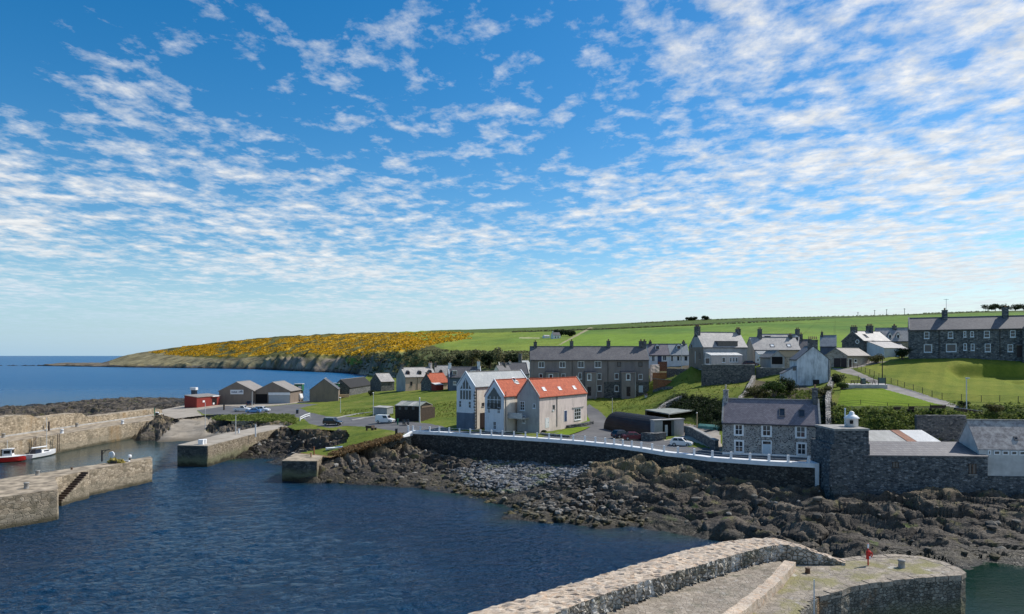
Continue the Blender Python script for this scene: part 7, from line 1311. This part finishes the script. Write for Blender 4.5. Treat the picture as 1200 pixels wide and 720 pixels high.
lo = empty('box_lorry', XY(341, 262, 5), -.15, 'white box lorry behind the caravan', 'lorry'); MB().box(-3.6, 2.0, -1.2, 1.2, 1.0, 4.6).build('cargo_box', M['boat_white'], lo); MB().hexa([(2.1, -1.1, .6), (4.0, -1.1, .6), (4.0, 1.1, .6), (2.1, 1.1, .6), (2.1, -1.1, 3.1), (3.5, -1.05, 3.1), (3.5, 1.05, 3.1), (2.1, 1.1, 3.1)]).build('cab', M['boat_white'], lo); MB().box(3.6, 3.95, -.95, .95, 1.7, 2.5).build('windscreen', M['car_glass'], lo)
for x in (-2.4, 2.9):
    for s in (-1, 1): MB().tube([(x, s*.9, .5), (x, s*1.15, .5)], .5, 12).build('wheel', M['rubber'], lo)
for px, Y, lb_ in ((350.5, 262, 'green cabin on a dark stand behind the white caravan'), (393.3, 268, 'green cabin on a dark stand right of the plain brown shed')):
    r = empty('raised_cabin', XY(px, Y, 4.6), 0, lb_, 'cabin', 'green cabins behind the sheds'); MB().box(-1.5, 1.5, -1.2, 1.2, 4.2, 6.6).build('cabin', M['green_paint'], r); MB().box(-1.65, 1.65, -1.35, 1.35, 6.6, 6.85).build('roof', M['pale_metal'], r); MB().box(.0, 1.2, -1.24, -1.2, 4.9, 5.9).build('window', M['white'], r); MB().box(-1.3, 1.3, -1.0, 1.0, -1, 4.2).build('stand', M['black_metal'], r)
ts = empty('timber_stack', G(402, 466.5, .05), .2, 'stack of pale tan timber beyond the plain brown shed', 'timber')
for i in range(3):
    for j in range(4-i): MB().box(-2.2, 2.2, j*.5+i*.25, j*.5+i*.25+.42, i*.4, i*.4+.36).build('timber_baulk', M['tan_wood'], ts)
lg = empty('lookout_mast', XY(222, 262, 3.4), 0, 'small dark block with a white box behind the red shed', 'lookout'); MB().box(-.5, 4.0, -1, 1, -1, 3.6).build('base', M['timber_dark'], lg); MB().box(1.0, 2.6, -.8, .8, 3.6, 6.0).build('tower', M['car_navy'], lg); MB().box(.6, 2.8, -1.0, 1.0, 5.6, 6.6).build('white_box', M['boat_white'], lg)
# ------------------------------------------------------------------ boats
rb = empty('fishing_boat', P(2.5, 541.5, 0), .35, 'red hulled fishing boat with white wheelhouse at the left edge', 'boat'); hull(MB(), 8.4, 2.9, 1.25, z0=-.35).build('hull', M['red_paint'], rb); m = MB(); ln_ = [(-4.2, 1.1)]
hull(MB(), 8.5, 2.98, .16, z0=.92).build('gunwale', M['boat_white'], rb)
MB().hexa([(.2, -.85, .95), (2.0, -.75, .95), (2.0, .75, .95), (.2, .85, .95), (.3, -.8, 2.6), (1.75, -.7, 2.6), (1.75, .7, 2.6), (.3, .8, 2.6)]).box(.1, 2.0, -.9, .9, 2.6, 2.72).build('wheelhouse', M['boat_white'], rb); MB().box(1.76, 1.95, -.55, .55, 1.75, 2.4).box(.5, 1.6, -.87, -.8, 1.75, 2.4).build('window', M['car_glass'], rb); MB().box(-.2, .18, -.5, .5, 1.0, 2.3).build('door', M['red_boards'], rb); MB().cyl((.9, 0), .05, 2.7, 4.4, 6).build('mast', M['pale_metal'], rb); MB().box(-3.2, -1.2, -.8, .8, .95, 1.5).build('deck_gear', M['timber_dark'], rb)
sbt = empty('sailing_boat', Vector((-102.75, 151.5, 0)), 1.5, 'white sailing boat moored against the old quay', 'boat'); hull(MB(), 6.0, 2.1, .95, z0=-.2).build('hull', M['boat_white'], sbt); MB().hexa([(-.8, -.6, .75), (1.4, -.45, .75), (1.4, .45, .75), (-.8, .6, .75), (-.7, -.5, 1.25), (1.0, -.35, 1.15), (1.0, .35, 1.15), (-.7, .5, 1.25)]).build('cabin', M['boat_white'], sbt); MB().box(-.3, .9, -.57, -.4, .9, 1.1).build('window', M['car_glass'], sbt); MB().tube([(.9, 0, .9), (.9, 0, 7.0)], [.06, .04], 6).build('mast', M['pale_metal'], sbt); MB().tube([(.9, 0, 1.7), (-2.4, 0, 1.8)], .12, 6).build('boom', M['boat_white'], sbt); MB().bar((.9, 0, 6.9), (3.0, 0, 1.0), .02).bar((.9, 0, 6.9), (-2.9, 0, .8), .02).build('stay', M['grey_metal'], sbt); MB().box(-2.2, -1.0, -.6, .6, .76, 1.5).build('sprayhood', M['car_navy'], sbt)
sbt.scale = (1.33, 1.15, 1.2)
gd = empty('upturned_dinghy', G(832, 504.5, .1), -.7, 'upturned faded green dinghy beside the ivy bank', 'boat'); o = hull(MB(), 4.2, 1.7, .8).build('hull', M['boat_green'], gd); o.rotation_euler = (PI, 0, 0); o.location = (0, 0, .95)
sk = empty('rowing_boat', P(392, 527.5, 4.0), .5, 'small white boat lying on the ground beside a blue tarpaulin', 'boat'); hull(MB(), 3.2, 1.2, .5).build('hull', M['boat_white'], sk); tpn = MB().hexa([(-.9, -.7, 0), (.9, -.7, 0), (.9, .7, 0), (-.9, .7, 0), (-.6, -.4, .5), (.7, -.5, .4), (.6, .4, .55), (-.7, .5, .4)]).build('tarpaulin', M['tarp']); tpn.location = P(397, 526.5, 4.1); tag(tpn, 'blue tarpaulin bundle right of the small white boat', 'tarpaulin')
# ------------------------------------------------------------------ terrace yard things
for i, (px, py, lb_) in enumerate([(712.5, 466, 'white flower pot leftmost before the grey terrace'), (718, 466.3, 'white flower pot before the terrace drainpipe'), (723.5, 466, 'white flower pot under the low terrace window'), (730, 466.4, 'white flower pot left of the dark terrace door'), (742, 465.8, 'large white flower pot right of the dark terrace door'), (757, 466.5, 'rightmost white flower pot before the grey terrace')]):
    p = G(px, py); r = empty('flower_pot', p, 0, lb_, 'flower pot', 'flower pots before the grey terrace'); MB().lathe((0, 0, 0), [(.28, 0), (.4, .55), (.44, .6), (.36, .6)], 10).build('pot', M['lime_pot'], r); leafmass('plant', [(0, 0, .75), (.15, .1, .8), (-.15, .05, .8)], .4, 40, .25, M['flowers'], .8, r, seed=i)
of = empty('timber_store', GL(38.5, 180), .25, 'orange brown timber store at the right end of the terrace', 'shed'); MB().hexa([(-1.2, -1.2, -.5), (2.6, -1.2, -.5), (2.6, 1.6, -.5), (-1.2, 1.6, -.5), (-1.2, -1.2, 2.6), (2.6, -1.2, 2.2), (2.6, 1.6, 2.2), (-1.2, 1.6, 2.6)]).build('wall', M['orange_wood'], of); MB().hexa([(-1.3, -1.3, 2.62), (2.7, -1.3, 2.22), (2.7, 1.7, 2.22), (-1.3, 1.7, 2.62), (-1.3, -1.3, 2.75), (2.7, -1.3, 2.35), (2.7, 1.7, 2.35), (-1.3, 1.7, 2.75)]).build('roof', M['felt'], of)
def panel_fence(label, a, b, h_, mat):
    a = Vector(a); b = Vector(b); r = empty('board_fence', Vector((a.x, a.y, a.z)), math.atan2((b-a).y, (b-a).x), label, 'fence'); L = (b-a).length; n_ = int(L/.16); m = MB()
    for i in range(n_): m.box(i*L/n_, (i+.93)*L/n_, -.02, .02, -1.0, h_+.04*((i*7) % 3))
    m.build('boards', M[mat], r); MB().box(0, L, .02, .08, h_*.8, h_*.88).build('rail', M[mat], r)
    for i in range(3): MB().box(L*i/2-.06, L*i/2+.06, .02, .14, -1, h_+.08).build('post', M[mat], r)
panel_fence('dark red brown board fence before the white dormer cottages', XY(771.5, 201, 18.5), XY(781.5, 201, 18.5), 1.7, 'brown_wood'); panel_fence('brown board fence below the red brown one beside the terrace', XY(765, 194, 14.6), XY(781, 193, 14.6), 2.6, 'orange_wood'); wall_line('dark retaining wall below the white dormer cottages', [XY(782, 194, 0), XY(800, 190, 0), XY(808, 186, 0)], 3, .6, 'stone', top=18.4, down=4)
wall_line('pale garden wall between terrace end and dormer cottages', [XY(762, 198, 0), XY(772, 200, 0)], 3, .5, 'harl_pale', top=19.4, down=5)
# ------------------------------------------------------------------ plants
def bush(name, label, p, sx, h_, n_, leaf, mat, seed, twig='twig', cat='shrub', group=None, lobes=9):
    r = empty(name, p, 0, label, cat, group); rs = np.random.RandomState(seed); cs = []
    for i in range(lobes): a = rs.rand()*2*PI; q = rs.rand()**.5*.62; cs.append((math.cos(a)*q*sx, math.sin(a)*q*sx*.8, h_*(.3+.45*rs.rand())))
    leafmass('foliage', cs, [sx*(.30+.2*rs.rand()) for _ in cs], n_//lobes, leaf, M[mat], h_/sx*.55, r, seed)
    m = MB()
    for c_ in cs: m.tube([(0, 0, -.2), (c_[0]*.5, c_[1]*.5, c_[2]*.5), c_], [.07, .05, .02], 5)
    m.build('stem', M[twig], r); return r
bush('garden_shrub', 'brownish rounded shrub directly behind the cottage roof', G(886, 469), 3.3, 3.4, 1800, .34, 'leaf_olive', 1); bush('garden_shrub', 'large green shrub in the garden behind the cottage', G(907, 466), 3.6, 4.4, 2200, .36, 'leaf_green', 2); bush('garden_shrub', 'dark shrub against the lean-to of the white gable house', G(926, 462), 3.0, 3.8, 1800, .34, 'leaf_dark', 3)
bush('garden_shrub', 'green shrub below the black door of the white gable house', G(962, 466), 2.4, 2.4, 1200, .3, 'leaf_olive', 4); bush('garden_shrub', 'dark green shrub right of the white gable house', G(981, 453), 1.9, 3.0, 1200, .3, 'leaf_dark', 5); bush('garden_shrub', 'low green shrub beside the picnic terrace', G(986.5, 456), 1.4, 1.5, 800, .26, 'leaf_green', 6)
bush('bank_shrub', 'round brown shrub right of the lamp at the park corner', G(1166, 487), 2.0, 2.2, 1400, .28, 'leaf_olive', 7); bush('bank_shrub', 'small dark shrub beside the lamp at the park corner', G(1128.5, 477.5), 1.1, 1.1, 700, .22, 'leaf_dark', 8); bush('garden_shrub', 'dark shrub against the left end of the park terrace', XY(1058, 166, 21), 2.2, 3.2, 1400, .32, 'leaf_dark', 9); bush('garden_shrub', 'ragged shrub between the garage and the round window house', XY(1026, 168, 20), 2.4, 2.6, 1300, .3, 'leaf_olive', 10)
bush('garden_shrub', 'small dark shrub by the grassy bank below the lower village', G(434, 464), 2.0, 2.2, 1000, .3, 'leaf_dark', 11); bush('front_shrub', 'dark shrub beside the blue door of the red roofed house', G(661.5, 500), 1.0, .9, 600, .2, 'leaf_dark', 12); bush('front_shrub', 'small green shrub beside the white door of the red roofed house', G(636.5, 507.5), .8, .6, 400, .18, 'leaf_dark', 13)
for i, (px, c_) in enumerate(((1077, 'first'), (1092, 'second'), (1116, 'third'))): pass
def sheetleaf(name, label, poly, n_, rmin, rmax, leaf, mat, per, seed, cat, up=.25, cond=None):
    rs = np.random.RandomState(seed); m_ = inpoly(GPX, HY+(H-GZ)*F/GY, poly) & (GY < 200)
    if cond is not None: m_ = m_ & cond
    idx = np.where(m_.ravel())[0]; Vv = np.c_[GX.ravel(), GY.ravel(), GZ.ravel()]; pk = rs.choice(idx, n_); p = Vv[pk]+rs.uniform(-.3, .3, (n_, 3)); p[:, 2] += up
    return tag(leafmass(name, p, rmin+(rmax-rmin)*rs.rand(n_)**1.6, per, leaf, M[mat], .7, seed=seed), label, cat, kind='stuff')
sheetleaf('bank_scrub', 'rank green weeds covering the steep bank below the park', [(975,478),(1110,483),(1130,487),(1340,484),(1340,520),(960,525)], 1500, .25, .9, .30, 'leaf_bank', 22, 21, 'weeds')
sheetleaf('bank_scrub_upper', 'rough weeds along the lower edge of the park lawn', [(1110,474),(1340,474),(1340,488),(1150,487)], 380, .2, .6, .26, 'leaf_bank', 20, 22, 'weeds', .1)
sheetleaf('ivy', 'dark ivy and brambles over the bank behind the canopy', [(792,464),(866,473),(850,505),(838,504),(812,486),(792,478),(775,478)], 900, .4, 1.1, .34, 'leaf_dark', 26, 23, 'ivy', .3)
sheetleaf('shade_scrub', 'dark undergrowth in the gap between cottage and stone tower', [(955,470),(976,474),(978,545),(962,540),(958,500)], 420, .4, 1.0, .32, 'leaf_dark', 24, 24, 'undergrowth', .3, GY > 107)
sheetleaf('island_weeds', 'rough green and brown weeds on top of the rocky mound by the slip', [(248,492),(262,484.5),(346,487),(346,497),(300,493.8)], 700, .25, .7, .32, 'leaf_bank', 18, 31, 'weeds', .15)
sheetleaf('garden_weeds', 'tall garden weeds behind the cottage', [(868,466),(930,458),(965,462),(960,475),(870,475)], 420, .25, .7, .28, 'leaf_bank', 18, 25, 'weeds', .2)
sheetleaf('dry_grass', 'reddish dry grass on the bank below the verge', [(472,509),(470,513),(436,523),(398,534),(385,534),(400,527),(436,518)], 1500, .15, .4, .30, 'leaf_dry', 8, 26, 'dry grass', .1)
sheetleaf('slope_tussocks', 'tussocky grass on the slopes around the village', [(405,465),(540,452),(540,490),(400,487)], 1600, .1, .35, .22, 'leaf_grass', 8, 27, 'grass', .0, (C == 0)); sheetleaf('terrace_tussocks', 'tussocky grass between the terrace and the hut', [(690,468),(790,440),(866,445),(866,470),(800,464),(768,476),(724,486)], 1600, .1, .35, .22, 'leaf_grass', 8, 28, 'grass', .0, (C == 0))
# skyline trees and trees of the scrub band
def tree(label, p, h_, w_, mat, seed, group, leaf=1.2, n_=1500):
    r = empty('tree', p, 0, label, 'tree', group); rs = np.random.RandomState(seed); cs = []
    for i in range(10): a = rs.rand()*2*PI; q = rs.rand()**.5; cs.append((math.cos(a)*q*w_*.42, math.sin(a)*q*w_*.42, h_*(.42+.42*rs.rand())))
    leafmass('crown', cs, [w_*(.18+.12*rs.rand()) for _ in cs], n_//10, leaf, M[mat], .8, r, seed); m = MB().tube([(0, 0, -.5), (0, 0, h_*.3), (.05*w_, 0, h_*.6)], [h_*.05, h_*.04, h_*.02], 7)
    for c_ in cs[:6]: m.tube([(0, 0, h_*.25), c_], [h_*.02, h_*.008], 5)
    m.build('trunk', M['bark'], r); return r
for i, (px, py, h_, w_, lb_) in enumerate([(1158, 364.6, 13, 26, 'leftmost dark tree of the skyline copse above the park terrace'), (1167, 364.4, 16, 24, 'tallest dark tree of the skyline copse above the park terrace'), (1178, 364.2, 13, 22, 'dark skyline tree behind the right park terrace chimney'), (1190, 364, 12, 24, 'dark skyline tree near the right edge of the picture'), (1200, 363.8, 13, 26, 'dark skyline tree cut by the right edge'), (806, 376, 7, 14, 'small square topped skyline tree left in the far pair of clumps'), (814, 375.8, 7, 16, 'second small skyline tree of the left far clump'), (826, 375.4, 8, 16, 'small skyline tree in the right far clump'), (657, 394, 9, 16, 'dark tree beside the far white farmhouse'), (668, 394.5, 7, 12, 'smaller tree right of the far white farmhouse')]):
    tree(lb_, hill_at(px, py)-Vector((0, 0, .5)), h_, w_, 'leaf_dark', 40+i, 'trees on the far skyline', 2.0, 900)
for i, (px, Y, z, h_, w_, lb_) in enumerate([(512, 440, 9.5, 13, 11, 'dark tree behind the chimney of the grey dormer cottage'), (522, 430, 10, 14, 13, 'broad dark tree left of the white chimney'), (541, 425, 11, 13, 11, 'dark tree between the two white chimneys'), (553, 415, 11.5, 15, 12, 'tall dark tree behind the right white chimney'), (574, 405, 12.5, 13, 12, 'brown tinged tree above the cream gabled cottage'), (588, 395, 13, 14, 13, 'tree behind the low dark roofed house'), (600, 385, 13, 11, 10, 'small tree left of the far grey gable house')]):
    tree(lb_, Vector(XY(px, Y, z)), h_, w_, 'leaf_far' if i % 2 else 'leaf_dark', 60+i, 'trees behind the lower village', 1.1, 1700)
# far poles on the skyline
for i, (px, p0, lb_) in enumerate([(1005, 366, 'leftmost thin pole on the skyline'), (1025, 363.5, 'second thin pole on the skyline'), (1039, 362.5, 'third thin pole on the skyline'), (1059.5, 361.5, 'rightmost thin pole on the skyline')]):
    b = hill_at(px, float(np.interp(px, [a for a, _ in SKY], [b for _, b in SKY]))+.5); h_ = H+(HY-p0)*b.y/F-b.z; r = empty('utility_pole', b, 0, lb_, 'pole', 'thin poles on the skyline'); MB().cyl((0, 0), .45, -1, h_, 6).build('pole', M['timber'], r); MB().box(-2.2, 2.2, -.2, .2, h_-1.6, h_-1.1).build('crossarm', M['timber'], r)
